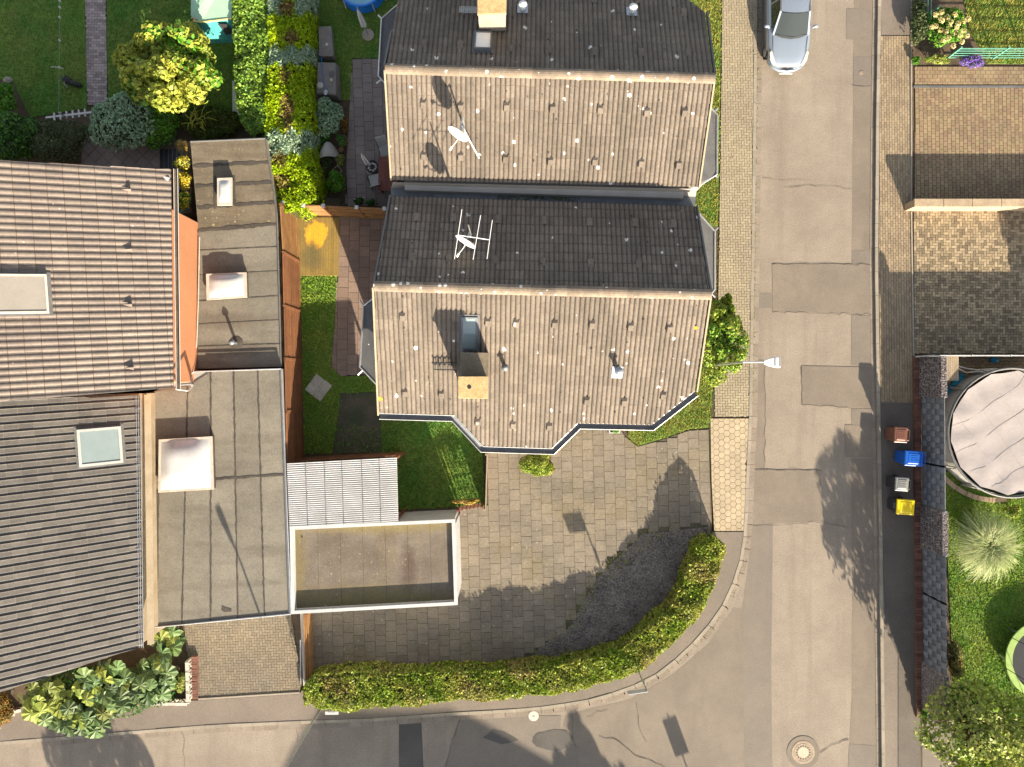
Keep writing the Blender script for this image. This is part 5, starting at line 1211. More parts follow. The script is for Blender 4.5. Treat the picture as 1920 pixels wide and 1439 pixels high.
# yellow flowers along the annex edge and amber grass tuft
HB = 1.5
for i, (x, y, rx, ry, lab) in enumerate([(344, 308, 13, 14, 'yellow flowering plant just below the amber grass tuft'), (347, 340, 13, 17, 'yellow flowering plant midway along the annex edge'), (346, 378, 12, 16, 'yellow flowering plant by the stair handrail')]):
    bush('flowering_plant', lab, 'plant', x, y, rx, ry, .9, ('speckle', 'yellowflower', 'greenleaf')[i], 700, (.03, .06), 5, z0=HB-.1, extra=[('yellowflower', 160, (.04, .07), None)])
bush('shrub', 'dim green shrub at the foot of the stair', 'shrub', 349, 405, 14, 16, .8, 'rhodo', 700, (.04, .06), 5, z0=.06)
def grass_tuft(name, label, px, py, h, reach, n, m, z0=.06, w=(.008, .016), cat='plant'):
    c = P(px, py, z0); t = thing(name, label, cat, (c.x, c.y, z0)); a = RNG.uniform(0, 2*np.pi, n); r = RNG.uniform(.35, 1, n)*reach; hh = RNG.uniform(.6, 1.05, n)*h; k = 6
    base = RNG.normal(size=(n, 2))*reach*.07; V = []
    ww = RNG.uniform(*w, n)
    for j in range(k+1):
        s = j/k; rr = r*(s**1.5); z = z0+hh*(math.sin(s*math.pi*.62)/1.0)-(hh*.25*s**3)
        x = c.x+base[:, 0]+np.cos(a)*rr; y = c.y+base[:, 1]+np.sin(a)*rr; q = ww*(1-.75*s)
        V.append(np.column_stack([x-np.sin(a)*q, y+np.cos(a)*q, z])); V.append(np.column_stack([x+np.sin(a)*q, y-np.cos(a)*q, z]))
    V = np.stack(V, 1).reshape(-1, 3); b = np.arange(n)[:, None]*(2*(k+1)); Q = np.concatenate([np.column_stack([b+2*j, b+2*j+1, b+2*j+3, b+2*j+2]) for j in range(k)])
    np_mesh('blades', V, Q, M[m], t, kind='stuff'); bb = MB(); blob(bb, (c.x, c.y, z0+h*.12), (reach*.22, reach*.22, h*.2), 8, 5); bb.build('crown_base', M['corebrown'], t); return t
grass_tuft('grass_tuft', 'amber grass tuft on the annex corner', 346, 278, .45, .3, 240, 'yellowgrassleaf', HB-.1, (.006, .012))
grass_tuft('ornamental_grass', 'big pale ornamental grass clump beside the fence', 1824, 1013, 1.4, 1.55, 2200, 'pampas', .08, (.007, .014))
# right-hand gardens
bush('hydrangea', 'cream hydrangea in full bloom behind the green fence', 'shrub', 1772, 52, 36, 38, 1.2, 'greenleaf', 2200, (.05, .09), 10)
hy = bpy.data.objects[[o.name for o in COL.objects if o.get('label', '').startswith('cream hydrangea')][0]]
fl = [(1790, 28), (1776, 33), (1793, 52), (1807, 40), (1815, 36), (1779, 50), (1763, 57), (1746, 52), (1754, 50), (1766, 39), (1778, 72), (1800, 68), (1812, 68), (1790, 62), (1806, 58), (1768, 76), (1803, 79), (1787, 87), (1760, 32), (1754, 28), (1796, 45), (1782, 42), (1765, 24), (1773, 60)]
for x, y in fl:
    c = P(x, y, 1.25+random.uniform(-.2, .1)); d = RNG.normal(size=(70, 3)); d /= np.linalg.norm(d, axis=1)[:, None]; d[:, 2] = np.abs(d[:, 2]); leaf_cloud('flower_head', np.array(c)+d*np.array([.1, .1, .09]), d, (.035, .05), M['hydra'], hy, aspect=1.1)
bush('shrub', 'dark bluish shrub at the corner of the right garden bed', 'shrub', 1722, 40, 18, 44, .9, 'oliveleaf', 1500, (.04, .07), 8)
bush('shrub', 'small green plant at the bed corner by the pavers', 'plant', 1716, 114, 11, 8, .35, 'greenleaf', 350, (.03, .05), 4)
bush('lavender', 'yellowish wispy plant along the drive edge', 'plant', 1756, 112, 24, 10, .4, 'speckle', 900, (.03, .05), 6, aspect=3)
bush('purple_flowers', 'purple flowering clump spilling onto the drive', 'plant', 1822, 116, 22, 12, .35, 'greenleaf', 700, (.03, .05), 6, extra=[('purple', 420, (.03, .05), None)])
tree('garden_shrub_tree', 'big variegated shrub in the lower right corner', 1852, 1384, 108, 92, 4.3, 'speckle', 13000, (.07, .13), 64, 'streetleaf', seed=21)
bush('shrub', 'dark green shrub behind the lowest gabion panel', 'shrub', 1806, 1318, 34, 38, 1.4, 'greenleaf', 2600, (.05, .08), 10)
bush('shrub', 'bright green little shrub at the brick wall end', 'shrub', 1741, 1338, 15, 17, .7, 'greenleaf', 800, (.03, .05), 5)
bush('shrub', 'brownish twiggy shrub against the woven screens', 'shrub', 1790, 1240, 16, 38, 1.0, 'leafdry', 1300, (.03, .06), 7)
bush('shrub', 'small light green plant below the round pool', 'plant', 1898, 958, 20, 14, .5, 'streetleaf', 600, (.04, .06), 5)
# broad-leaved plants at the bottom left: every big leaf its own part
def broad_plant(name, label, spots, m, h=1.1, size=(.24, .4)):
    c = P(sum(s[0] for s in spots)/len(spots), sum(s[1] for s in spots)/len(spots), .08); t = thing(name, label, 'plant', (c.x, c.y, .08)); k = 16
    bb = MB()
    for (x, y) in spots:
        hh = h*random.uniform(.6, 1.1); p = P(x, y, hh); r = random.uniform(*size); a0 = random.uniform(0, 6.28); b = MB(); vs = [(0, 0, .02)]
        for ring in (.5, 1.0):
            for i in range(k):
                a = a0+5.6*i/(k-1); fold = (.06 if i % 2 else -.03)*ring*r*2.0
                lob = 1+.08*math.cos(i*2*math.pi/(k-1)*3.5); vs.append((ring*r*lob*math.cos(a), ring*r*lob*math.sin(a), fold-.25*r*ring**2))
        tl = Matrix.Rotation(random.uniform(-.5, .5), 3, 'X') @ Matrix.Rotation(random.uniform(-.5, .5), 3, 'Y')
        fs = [(0, 1+i, 2+i) for i in range(k-1)]+[(1+i, 1+k+i, 2+k+i, 2+i) for i in range(k-1)]
        b.add([p+tl @ Vector(v) for v in vs], fs); b.build('leaf', M[m if random.random() < .8 else ('bigleaf2' if m == 'bigleaf' else 'bigleaf')], t)
        bb.tube([(c.x+(p.x-c.x)*.55, c.y+(p.y-c.y)*.55, .06), (c.x+(p.x-c.x)*.85, c.y+(p.y-c.y)*.85, hh*.6), p], [.014, .01, .008], 5)
    bb.build('stalks', M['greenleaf'], t); return t
def spray(cx, cy, rx, ry, n):
    out = []
    while len(out) < n:
        x, y = random.uniform(-1, 1), random.uniform(-1, 1)
        if x*x+y*y < 1 and all(math.hypot(cx+x*rx-o[0], cy+y*ry-o[1]) > 8 for o in out): out.append((cx+x*rx, cy+y*ry))
    return out
broad_plant('broad_leaf_plant', 'yellow-green broad-leaved plant leaning over the left footway', spray(88, 1318, 50, 34, 30), 'bigleaf2')
broad_plant('broad_leaf_plant', 'broad-leaved plant hanging over the kerb below the dark roof', spray(155, 1350, 44, 28, 26), 'bigleaf', 1.0)
broad_plant('broad_leaf_plant', 'tall broad-leaved plant in the middle against the dark roof', spray(205, 1290, 60, 40, 44), 'bigleaf', 1.3)
broad_plant('broad_leaf_plant', 'broad-leaved plant beside the patterned planter wall', spray(285, 1272, 32, 42, 26), 'bigleaf', 1.1)
broad_plant('broad_leaf_plant', 'broad-leaved plant in front of the felt garage corner', spray(316, 1206, 22, 28, 16), 'bigleaf', 1.2)
bush('shrub', 'dark undergrowth beneath the broad-leaved plants', 'shrub', 180, 1298, 120, 44, .7, 'darkleaf', 3500, (.05, .1), 16, spread=.8)
bush('shrub', 'feathery small shrub inside the patterned planter', 'shrub', 338, 1280, 14, 22, .7, 'speckle', 900, (.03, .05), 5, aspect=3)
bush('shrub', 'red and orange autumn shrub at the lower left edge', 'shrub', 6, 1330, 22, 34, .9, 'autumn', 1500, (.03, .05), 8, core='corebrown')
bush('shrub', 'green tufts beneath the front hedge end by the lamp post', 'plant', 575, 1312, 9, 12, .6, 'leaf', 400, (.03, .05), 4)
# ------------------------------------------------------------------ fences and walls
def slat_fence(name, label, cuts, h, n_slat, m, side, z0=.06, cap=None, mats=None):
    """cuts: photo points of the panel ends on the ground; side: which way the slats face"""
    g = PP(cuts, z0); c = sum(g, Vector((0, 0, 0)))/len(g); t = thing(name, label, 'fence', (c.x, c.y, z0))
    for i in range(len(g)-1):
        a, b = g[i], g[i+1]; d = (b-a).normalized(); n = Vector((-d.y, d.x, 0))*side; a2, b2 = a+d*.05, b-d*.05; mm = M[(mats or [m]*9)[i]]
        f = MB(); zt = z0+h-random.uniform(0, .05)
        for p in (a2, b2): f.bar(Vector((p.x, p.y, z0+.05)), Vector((p.x, p.y, zt)), .05, .045, up=n)
        for z in (z0+.07, zt-.03): f.bar(Vector((a2.x, a2.y, z)), Vector((b2.x, b2.y, z)), .06, .05, up=n)
        mid = (a2+b2)/2; f.bar(Vector((mid.x, mid.y, z0+.08))-n*.03, Vector((mid.x, mid.y, zt-.06))-n*.03, .04, .03, up=n)
        pn = f.build('fence_panel', mm, t)
        s = MB(); hs = (h-.22)/n_slat; s.bar(Vector((a2.x, a2.y, 0)), Vector((b2.x, b2.y, 0)), hs*.93, .018, up=n); O = org(pn)
        me = None
        for k in range(n_slat):
            z = z0+.14+hs*(k+.5); tl = .012*(1 if k % 2 else -1)
            q = MB(); dz = Vector((0, 0, hs*.5))
            q.add([Vector((a2.x, a2.y, z))-dz+n*(.012+tl), Vector((b2.x, b2.y, z))-dz+n*(.012+tl), Vector((b2.x, b2.y, z))+dz*.9+n*tl, Vector((a2.x, a2.y, z))+dz*.9+n*tl,
                   Vector((a2.x, a2.y, z))-dz-n*(.01-tl), Vector((b2.x, b2.y, z))-dz-n*(.01-tl), Vector((b2.x, b2.y, z))+dz*.9-n*(.01-tl), Vector((a2.x, a2.y, z))+dz*.9-n*(.01-tl)],
                  [(0,1,2,3), (7,6,5,4), (0,4,5,1), (3,2,6,7), (0,3,7,4), (1,5,6,2)])
            q.build('slat', mm, pn)
    for i, p in enumerate(g):
        MB().bar(Vector((p.x, p.y, z0-.05)), Vector((p.x, p.y, z0+h-.02)), .08, .08).build('post', M['fence'] if not cap else M[m], t)
        if cap: MB().box(p.x-.07, p.x+.07, p.y-.07, p.y+.07, z0+h-.02, z0+h+.04).build('post_cap', M[cap], t)
    return t
slat_fence('slatted_fence', 'red-brown slatted fence panels along the garage side', [(557, 408), (562, 491), (564, 584), (566, 676), (568, 768), (570, 862)], 2.2, 17, 'fence', 1, mats=['fence2', 'fence', 'fence', 'fence', 'fence'])
slat_fence('panel_fence', 'golden-brown panel fence with white post caps between the gardens', [(556, 401), (592, 405), (627, 406), (686, 409), (735, 411)], 1.75, 5, 'fence2', -1, cap='white')
# garden fence and trellis gate by the slab yard
def rail_fence(name, label, a, b, h, m, boards, z0=.07, gap=.0):
    a, b = P(*a, z0), P(*b, z0); t = thing(name, label, 'fence', ((a.x+b.x)/2, (a.y+b.y)/2, z0)); d = (b-a).normalized(); n = Vector((-d.y, d.x, 0))
    for p in (a, b): MB().bar(p, p+Vector((0, 0, h)), .07, .07).build('post', M[m], t)
    for k in range(boards):
        z = z0+h*(k+.6)/boards; MB().bar(Vector((a.x, a.y, z))+n*.04, Vector((b.x, b.y, z))+n*.04, h/boards*.86, .022, up=n).build('board', M[m], t)
    return t
rail_fence('board_fence', 'narrow weathered board fence beside the slab yard', (913, 848), (910, 948), 1.1, 'wood', 7)
tg = thing('trellis_gate', 'dark low trellis gate next to the white-edged garage', 'gate', (*P(880, 945, .07)[:2], .07))
ga, gb = P(862, 951, .07), P(905, 944, .07)
b = MB()
for k in range(7): p = ga.lerp(gb, k/6); b.bar(p, p+Vector((0, 0, .95)), .03, .02, up=Vector((0, 1, 0)))
for z in (.1, .3, .5, .7, .9): b.bar(ga+Vector((0, .03, z)), gb+Vector((0, .03, z)), .03, .02, up=Vector((0, 1, 0)))
b.build('lattice', M['redwood'], tg)
for p in (ga, gb): MB().bar(p, p+Vector((0, 0, 1.05)), .08, .08).build('post', M['redwood'], tg)
bush('climber', 'dry yellow climber lying along the trellis gate top', 'plant', 878, 941, 22, 5, .5, 'yellowgrassleaf', 500, (.03, .05), 5, z0=.75, spread=.9)
MB().tube([P(866, 942, 1.0), P(858, 920, 1.0), P(831, 857, 1.1)], .006, 4).single('garden_line', M['junitip'], 'thin yellow line strung over the lawn to the gate', 'line')
# side wall and timber screen between the drive and the slab yard
sw = thing('side_wall', 'low pale wall with timber planks between left drive and slab yard', 'wall', (*P(570, 1215, .07)[:2], .07))
a_, b_ = P(566, 1150, .5), P(572, 1285, .5)
MB().bar(Vector((a_.x, a_.y, .3)), Vector((b_.x, b_.y, .3)), .12, .5, up=Vector((0, 0, 1))).build('wall_core', M['stonewhite'], sw)
for k in range(3): MB().bar(Vector((a_.x+.16+.06*k, a_.y, .35)), Vector((b_.x+.10+.06*k, b_.y+.3, .35)), .05, .85-.12*k).build('plank', M['fence2'], sw)
MB().tube([P(563, 1200, .75), P(564, 1283, .75)], .022, 6).build('handrail', M['galv'], sw)
for y in (1205, 1240, 1278): MB().tube([P(563.5, y, .74), P(566, y, .5)], .014, 5).build('rail_bracket', M['galv'], sw)
# low coping wall in the right-hand drive
cw = thing('coping_wall', 'low sandy wall with stone coping across the right drives', 'wall', (*P(1815, 392, .08)[:2], .08))
y0, y1 = P(0, 389, .85).y, P(0, 373, .85).y; x0, x1 = P(1713, 0, .85).x, P(2040, 0, .85).x
MB().box(x0+.05, x1, y0+.03, y1-.03, .05, .8).build('wall_core', M['sand'], cw)
xs = np.linspace(x0, x1, 7)
for i in range(6): MB().box(xs[i]+.004, xs[i+1]-.004, y0, y1, .8, .9).build('coping_stone', M['sand'], cw, bevel=.02)
# white fence along the pool yard (casts the long shade on the drive)
wf = thing('white_fence', 'thin white panel fence between the drive and the pool yard', 'fence', (*P(1830, 669, .08)[:2], .08))
xa, xb, yy = P(1713, 0, .08).x, P(2060, 0, .08).x, P(0, 669.5, .08).y
for i in range(5):
    u, v = xa+(xb-xa)*i/5, xa+(xb-xa)*(i+1)/5; MB().box(u+.03, v-.03, yy-.012, yy+.012, .1, 1.42).build('fence_panel', M['bingrey'], wf)
    MB().box(u-.03, u+.03, yy-.03, yy+.03, .05, 1.5).build('post', M['white'], wf)
MB().box(xa, xb, yy-.02, yy+.02, 1.42, 1.46).build('top_rail', M['white'], wf)
# brick footing wall and screen fence on the right
bw = thing('brick_footing_wall', 'long low red brick wall under the screen fence', 'wall', (*P(1723, 1000, .08)[:2], .08))
wx = lambda y: (16.74+.10*(y-700)/630)
ylo, yhi = P(0, 1345, .2).y, P(0, 668, .2).y
pyw = lambda y: 719.5-y*F/(HC-.3)
MB().add([(wx(668)-.12, yhi, .05), (wx(668)+.16, yhi, .05), (wx(1345)+.16, ylo, .05), (wx(1345)-.12, ylo, .05), (wx(668)-.12, yhi, .2), (wx(668)+.16, yhi, .2), (wx(1345)+.16, ylo, .2), (wx(1345)-.12, ylo, .2)], [(0,1,2,3), (4,5,6,7), (0,1,5,4), (1,2,6,5), (2,3,7,6), (3,0,4,7)]).build('wall_core', M['brickred'], bw)
nb = int((yhi-ylo)/.118); bm = MB(); bm.box(-.125, .125, -.053, .053, 0, .075); me = bpy.data.meshes.new('brick'); me.from_pydata(bm.v, [], bm.f); me.materials.append(M['brickred'])
for i in range(nb):
    y = yhi-(i+.5)*.118; o = bpy.data.objects.new('brick', me); link(o); o.parent = bw; O = org(bw); o.location = (wx(pyw(y))-.0-O.x, y-O.y, .2-O.z+random.uniform(-.006, .004)); o.rotation_euler = (random.uniform(-.02, .02), 0, random.uniform(-.03, .03))
SF0, SF1 = .28, 1.78
def seg_y(p0, p1): return P(0, p0, SF0).y, P(0, p1, SF0).y
def gabion(label, p0, p1, thick=.2):
    ya, yb = seg_y(p0, p1); xa, xb = wx(p0)+.17, wx(p1)+.17; t = thing('gabion_panel', label, 'fence', ((xa+xb)/2, (ya+yb)/2, .2), 'gabion panels in the screen fence')
    n = int(abs(ya-yb)*900); yy = RNG.uniform(yb, ya, n); zz = RNG.uniform(SF0, SF1, n); xx = xa+(xb-xa)*(yy-ya)/(yb-ya)+RNG.choice([-1, 1], n)*thick*.42
    k = RNG.random(n) < .22; zz[k] = SF1-.02; xx[k] = xa+(xb-xa)*(yy[k]-ya)/(yb-ya)+RNG.uniform(-.5, .5, k.sum())*thick
    pts = np.column_stack([xx, yy, zz]); s = RNG.uniform(.03, .055, n); V = []; D = np.array([[1,0,0],[-1,0,0],[0,1,0],[0,-1,0],[0,0,1],[0,0,-1]], float)
    V = (pts[:, None, :]+D[None]*s[:, None, None]*RNG.uniform(.7, 1.2, (n, 6, 1))).reshape(-1, 3); b0 = np.arange(n)[:, None]*6
    Q = np.concatenate([np.column_stack([b0+a, b0+b, b0+c]) for a, b, c in ((0,2,4), (2,1,4), (1,3,4), (3,0,4), (2,0,5), (1,2,5), (3,1,5), (0,3,5))])
    top = pts[:, 2] > SF1-.05
    np_mesh('stones', V, Q, M['gabstone'], t, kind='stuff')
    b = MB(); b.add([(xa-thick*.3, ya, SF0), (xa+thick*.3, ya, SF0), (xb+thick*.3, yb, SF0), (xb-thick*.3, yb, SF0), (xa-thick*.3, ya, SF1-.04), (xa+thick*.3, ya, SF1-.04), (xb+thick*.3, yb, SF1-.04), (xb-thick*.3, yb, SF1-.04)], [(0,1,2,3), (4,5,6,7), (0,1,5,4), (1,2,6,5), (2,3,7,6), (3,0,4,7)]); b.build('stone_fill', M['gabstone'], t)
    b = MB()
    for sx in (-.5, .5):
        for j in range(9): z = SF0+(SF1-SF0)*j/8; b.bar((xa+sx*thick, ya, z), (xb+sx*thick, yb, z), .01, .01)
        m_ = int(abs(ya-yb)/.1)
        for j in range(m_+1):
            f = j/m_; b.bar((xa+(xb-xa)*f+sx*thick, ya+(yb-ya)*f, SF0-.1), (xa+(xb-xa)*f+sx*thick, ya+(yb-ya)*f, SF1+.02), .009, .009)
    for j in range(int(abs(ya-yb)/.2)+1):
        f = min(1, j*.2/abs(ya-yb)); b.bar((xa+(xb-xa)*f-.5*thick, ya+(yb-ya)*f, SF1+.01), (xa+(xb-xa)*f+.5*thick, ya+(yb-ya)*f, SF1+.01), .009, .009)
    b.build('wire_mesh', M['galv'], t)
    for f in (0, 1): MB().box(xa+(xb-xa)*f-.03, xa+(xb-xa)*f+.03, ya+(yb-ya)*f-.03, ya+(yb-ya)*f+.03, .15, SF1+.04).build('post', M['galv'], t)
    return t
M['gabstone'] = mat('broken_stones', (.26, .215, .2), (.2, .165, .155), nscale=4, var=.45, fine=(30, .2))
def woven(label, p0, p1):
    ya, yb = seg_y(p0, p1); xa, xb = wx(p0)+.17, wx(p1)+.17; t = thing('woven_screen', label, 'fence', ((xa+xb)/2, (ya+yb)/2, .2), 'woven screens in the screen fence')
    L_ = abs(ya-yb)-.08; nv = max(4, int(L_/.22)); nz = 5; w = L_/nv; h = (SF1-SF0)/nz
    b = MB(); vs = []
    for i in range(5):
        f = i/4; vs += [(-.018-.035*math.sin(math.pi*f), -w*.5, -h*.62+h*1.24*f), (-.018-.035*math.sin(math.pi*f)-.012, 0, -h*.62+h*1.24*f), (-.018-.035*math.sin(math.pi*f), w*.5, -h*.62+h*1.24*f)]
    b.add(vs, [(i*3+k, i*3+k+1, i*3+k+4, i*3+k+3) for i in range(4) for k in range(2)]); me = bpy.data.meshes.new('woven_strip'); me.from_pydata(b.v, [], b.f); me.materials.append(M['anthracite']); O = org(t)
    for i in range(nv):
        f = (i+.5)/nv; y = ya-.04-(L_)*f; x = xa+(xb-xa)*f
        for j in range(nz):
            if (i+j) % 2: continue
            z = SF0+h*(j+.5); o = bpy.data.objects.new('woven_strip', me); link(o); o.parent = t; o.location = (x-O.x, y-O.y, z-O.z)
    bk = MB(); bk.add([(xa+.0, ya-.03, SF0-.06), (xb+.0, yb+.03, SF0-.06), (xb+.0, yb+.03, SF1), (xa+.0, ya-.03, SF1), (xa+.02, ya-.03, SF0-.06), (xb+.02, yb+.03, SF0-.06), (xb+.02, yb+.03, SF1), (xa+.02, ya-.03, SF1)], [(0,1,2,3), (7,6,5,4), (3,2,6,7), (0,4,5,1)]); bk.build('backing', M['anthracite'], t)
    b = MB()
    for j in range(nz+1): z = SF0+h*j; b.bar((xa-.012, ya, z), (xb-.012, yb, z), .012, .012)
    b.build('bars', M['lead'], t)
    for f in (0, 1): MB().box(xa+(xb-xa)*f-.025, xa+(xb-xa)*f+.03, ya+(yb-ya)*f-.025, ya+(yb-ya)*f+.025, .15, SF1+.03).build('post', M['lead'], t)
    return t
gabion('stone-filled gabion panel nearest the wooden box and drive', 672, 744)
woven('grey woven screen behind the brown bin', 744, 868)
woven('grey woven screen behind the grey and yellow bins', 868, 948)
gabion('stone-filled gabion panel in front of the pale grass clump', 948, 1026)
woven('short grey woven screen below the pale grass clump', 1026, 1112)
woven('long grey woven screen level with the trampoline', 1112, 1241)
gabion('stone-filled gabion panel at the lower end of the fence', 1241, 1338)
# green metal fence of the upper right garden
gf = thing('green_fence', 'green metal bar fence in front of the sunny lawn', 'fence', (*P(1860, 108, .09)[:2], .09))
for (xa_, xb_) in ((1775, 1862), (1862, 1920), (1920, 2000)):
    a_, b_ = P(xa_, 110, .09), P(xb_, 110, .09)
    for z in (.15, .35, .55, .75, .95): MB().bar(Vector((a_.x, a_.y, z)), Vector((b_.x, b_.y, z)), .035 if z > .9 else .02, .03).build('rail', M['greenmetal'], gf)
    MB().bar(a_, a_+Vector((0, 0, 1.0)), .06, .05).build('post', M['greenmetal'], gf)
sf = thing('side_bar_fence', 'thin green bars along the garden bed at the top edge', 'fence', (*P(1745, 20, .09)[:2], .09))
for k in range(3): MB().tube([P(1734+6*k, -60, .5+.25*k), P(1734+6*k, 36, .5+.25*k)], .012, 5).build('rail', M['greenmetal'], sf)
for y in (-60, 36): MB().bar(P(1735, y, .09), P(1735, y, .09)+Vector((0, 0, 1.05)), .04, .04).build('post', M['greenmetal'], sf)
# ornamental block walls of the planter, bottom left
pw = thing('planter_wall', 'white patterned-block planter wall with red bricks by the left drive', 'wall', (*P(350, 1290, .08)[:2], .08))
def orn(par, a, b, n, h=.45, z0=.1, th=.12):
    for k in range(n):
        p, q = a.lerp(b, k/n), a.lerp(b, (k+.96)/n); d = (q-p).normalized(); bb = MB(); zc = z0+h/2; L_ = (q-p).length; nn = Vector((-d.y, d.x, 0))
        for z in (z0+.03, z0+h-.03): bb.bar(Vector((p.x, p.y, z)), Vector((q.x, q.y, z)), th, .06)
        bb.bar(Vector((p.x, p.y, z0)), Vector((q.x, q.y, z0+h)), .05, th, up=nn); bb.bar(Vector((p.x, p.y, z0+h)), Vector((q.x, q.y, z0)), .05, th, up=nn); bb.bar(Vector((p.x, p.y, z0)), Vector((p.x, p.y, z0+h)), .05, th, up=nn)
        bb.build('ornamental_block', M['stonewhite'], par)
orn(pw, P(359, 1234, .1), P(361, 1311, .1), 4); orn(pw, P(286, 1312, .1), P(358, 1313, .1), 4, .4)
for k in range(17):
    p = P(366.5, 1232+k*4.7, .12); MB().box(p.x-.11, p.x+.11, p.y-.045, p.y+.045, .06, .24+random.uniform(0, .02)).build('brick', M['brickred'], pw)
fwl = thing('front_block_wall', 'grey block wall stub under the autumn shrub', 'wall', (*P(25, 1335, .1)[:2], .1)); orn(fwl, P(-40, 1338, .1), P(40, 1332, .1), 3, .4)

# ------------------------------------------------------------------ deck, slabs, covers
dk = thing('timber_deck', 'small timber deck with a bright orange patch beside the panel fence', 'deck', (*P(595, 460, .09)[:2], .09))
n = 17
for k in range(n):
    x0_, x1_ = 556+81*k/n, 556+81*(k+.94)/n; q = [P(x0_-1, 408, .15), P(x1_-1, 408, .15), P(x1_-2.5, 517, .15), P(x0_-2.5, 517, .15)]
    MB().prism([(p.x, p.y) for p in q], .06, .15+random.uniform(-.004, .004)).build('plank', M['deck'], dk)
ss_ = thing('stone_tile_square', 'four pale stone tiles laid as a tilted square on the lawn', 'paving', (*P(597, 727, .09)[:2], .09))
for i in (-1, 1):
    for j in (-1, 1):
        c = P(597, 727, .12); q = rot2([(i*.205+sx*.2, j*.205+sy*.2) for sx, sy in ((-1,-1), (1,-1), (1,1), (-1,1))], R(-37), (c.x, c.y)); MB().prism(q, .06, .125+random.uniform(-.003, .006)).build('stone_tile', M['stonewhite'], ss_)
def manhole(name, label, px, py, r, m_fill, ring=True, patch_r=None):
    c = P(px, py, .012); t = thing(name, label, 'manhole', c)
    if patch_r: b = MB(); b.lathe((c.x, c.y, .0), [(patch_r, 0), (patch_r, .014)], 40); b.build('asphalt_collar', M['asphalt2'], t)
    b = MB(); n = 40; vs = []
    for rr, z in ((r, .0), (r, .022), (r*.8, .022), (r*.8, .016), (r*.76, .016), (r*.76, .022), (r*.68, .022), (r*.68, .014)):
        vs += [(c.x+rr*math.cos(2*math.pi*k/n), c.y+rr*math.sin(2*math.pi*k/n), z) for k in range(n)]
    b.add(vs, [(i*n+k, i*n+(k+1) % n, (i+1)*n+(k+1) % n, (i+1)*n+k) for i in range(7) for k in range(n)]); b.build('ring', M['iron'], t)
    b = MB(); b.lathe((c.x, c.y, .0), [(r*.68, .005), (r*.68, .019)], 32); b.build('cover', M['iron'], t)
    b = MB(); b.lathe((c.x, c.y, .0), [(r*.47, .005), (r*.47, .024)], 32); b.build('concrete_fill', M[m_fill], t)
    b = MB()
    for k in range(16):
        a = 2*math.pi*k/16; p = Vector((c.x+r*.57*math.cos(a), c.y+r*.57*math.sin(a), 0)); mm = Matrix.Translation(p) @ Matrix.Rotation(a, 4, 'Z'); b.box(-.028, .028, -.024, .024, .01, .0205, mm)
    b.build('vent_slots', M['black'], t)
    return t
manhole('manhole_cover', 'round manhole with slotted ring in the road at the bottom', 1506, 1411, .48, 'manholefill', patch_r=.68)
c = P(1000.5, 1343, .02); wc = thing('water_cover', 'small pale oval street cover near the kerb', 'manhole', c)
b = MB(); b.lathe((c.x, c.y, 0), [(.21, .0), (.21, .022), (.17, .026)], 28); b.build('cover', M['stonewhite'], wc); MB().box(c.x-.05, c.x+.05, c.y-.015, c.y+.015, .02, .03).build('lifting_slot', M['black'], wc)
for px, py, lab in ((1372, 297, 'small rusty valve cap in the herringbone footway'), (1615, 137, 'small valve cap in the road strip')):
    c = P(px, py, ZW if px < 1500 else .012); z = c.z; b = MB(); b.lathe((c.x, c.y, z-.02), [(.085, 0), (.085, .026), (.06, .03)], 16); b.single('valve_cap', M['iron'], lab, 'valve cap')
# white planter and ledge at the front door
pl_ = thing('window_planter', 'white flower box with one green plant by the front wall', 'planter', (*P(1152, 804, .09)[:2], .09)); c = P(1152, 805, .4)
for dx, dy, sx, sy in ((0, .15, .22, .02), (0, -.15, .22, .02), (-.2, 0, .02, .13), (.2, 0, .02, .13)): MB().box(c.x+dx-sx, c.x+dx+sx, c.y+dy-sy, c.y+dy+sy, .09, .45).build('side', M['white'], pl_)
MB().box(c.x-.18, c.x+.18, c.y-.13, c.y+.13, .09, .36).build('soil', M['soil'], pl_)
bush('potted_plant', 'little green plant in the white flower box', 'plant', 1154, 806, 7, 5, .25, 'greenleaf', 160, (.03, .05), 3, z0=.36)
ld = thing('bench_ledge', 'white framed ledge against the front wall', 'bench', (*P(1110, 798, .09)[:2], .09)); q = PP([(1084, 795), (1133, 799), (1127, 806), (1084, 803)], .45)
b = MB(); b.prism([(p.x, p.y) for p in q], .38, .45, True); b.build('seat', M['white'], ld)
for p in q: MB().bar(Vector((p.x*.999, p.y, .09)), Vector((p.x*.999, p.y, .38)), .05, .05).build('leg', M['white'], ld)
ml = thing('letter_sign', 'small white sign board under the front hedge', 'sign', (*P(622, 1330, .1)[:2], .1)); c = P(622, 1336, .5)
MB().box(c.x-.27, c.x+.27, c.y-.1, c.y+.03, .46, .5).build('board', M['white'], ml)
MB().bar((c.x, c.y+.1, .1), (c.x, c.y, .46), .04, .04).build('post', M['galv'], ml)
for k in range(3): MB().box(c.x-.14+k*.1, c.x-.08+k*.1, c.y-.02, c.y+.03, .5, .503).build('faded_mark', M['galv'], ml)

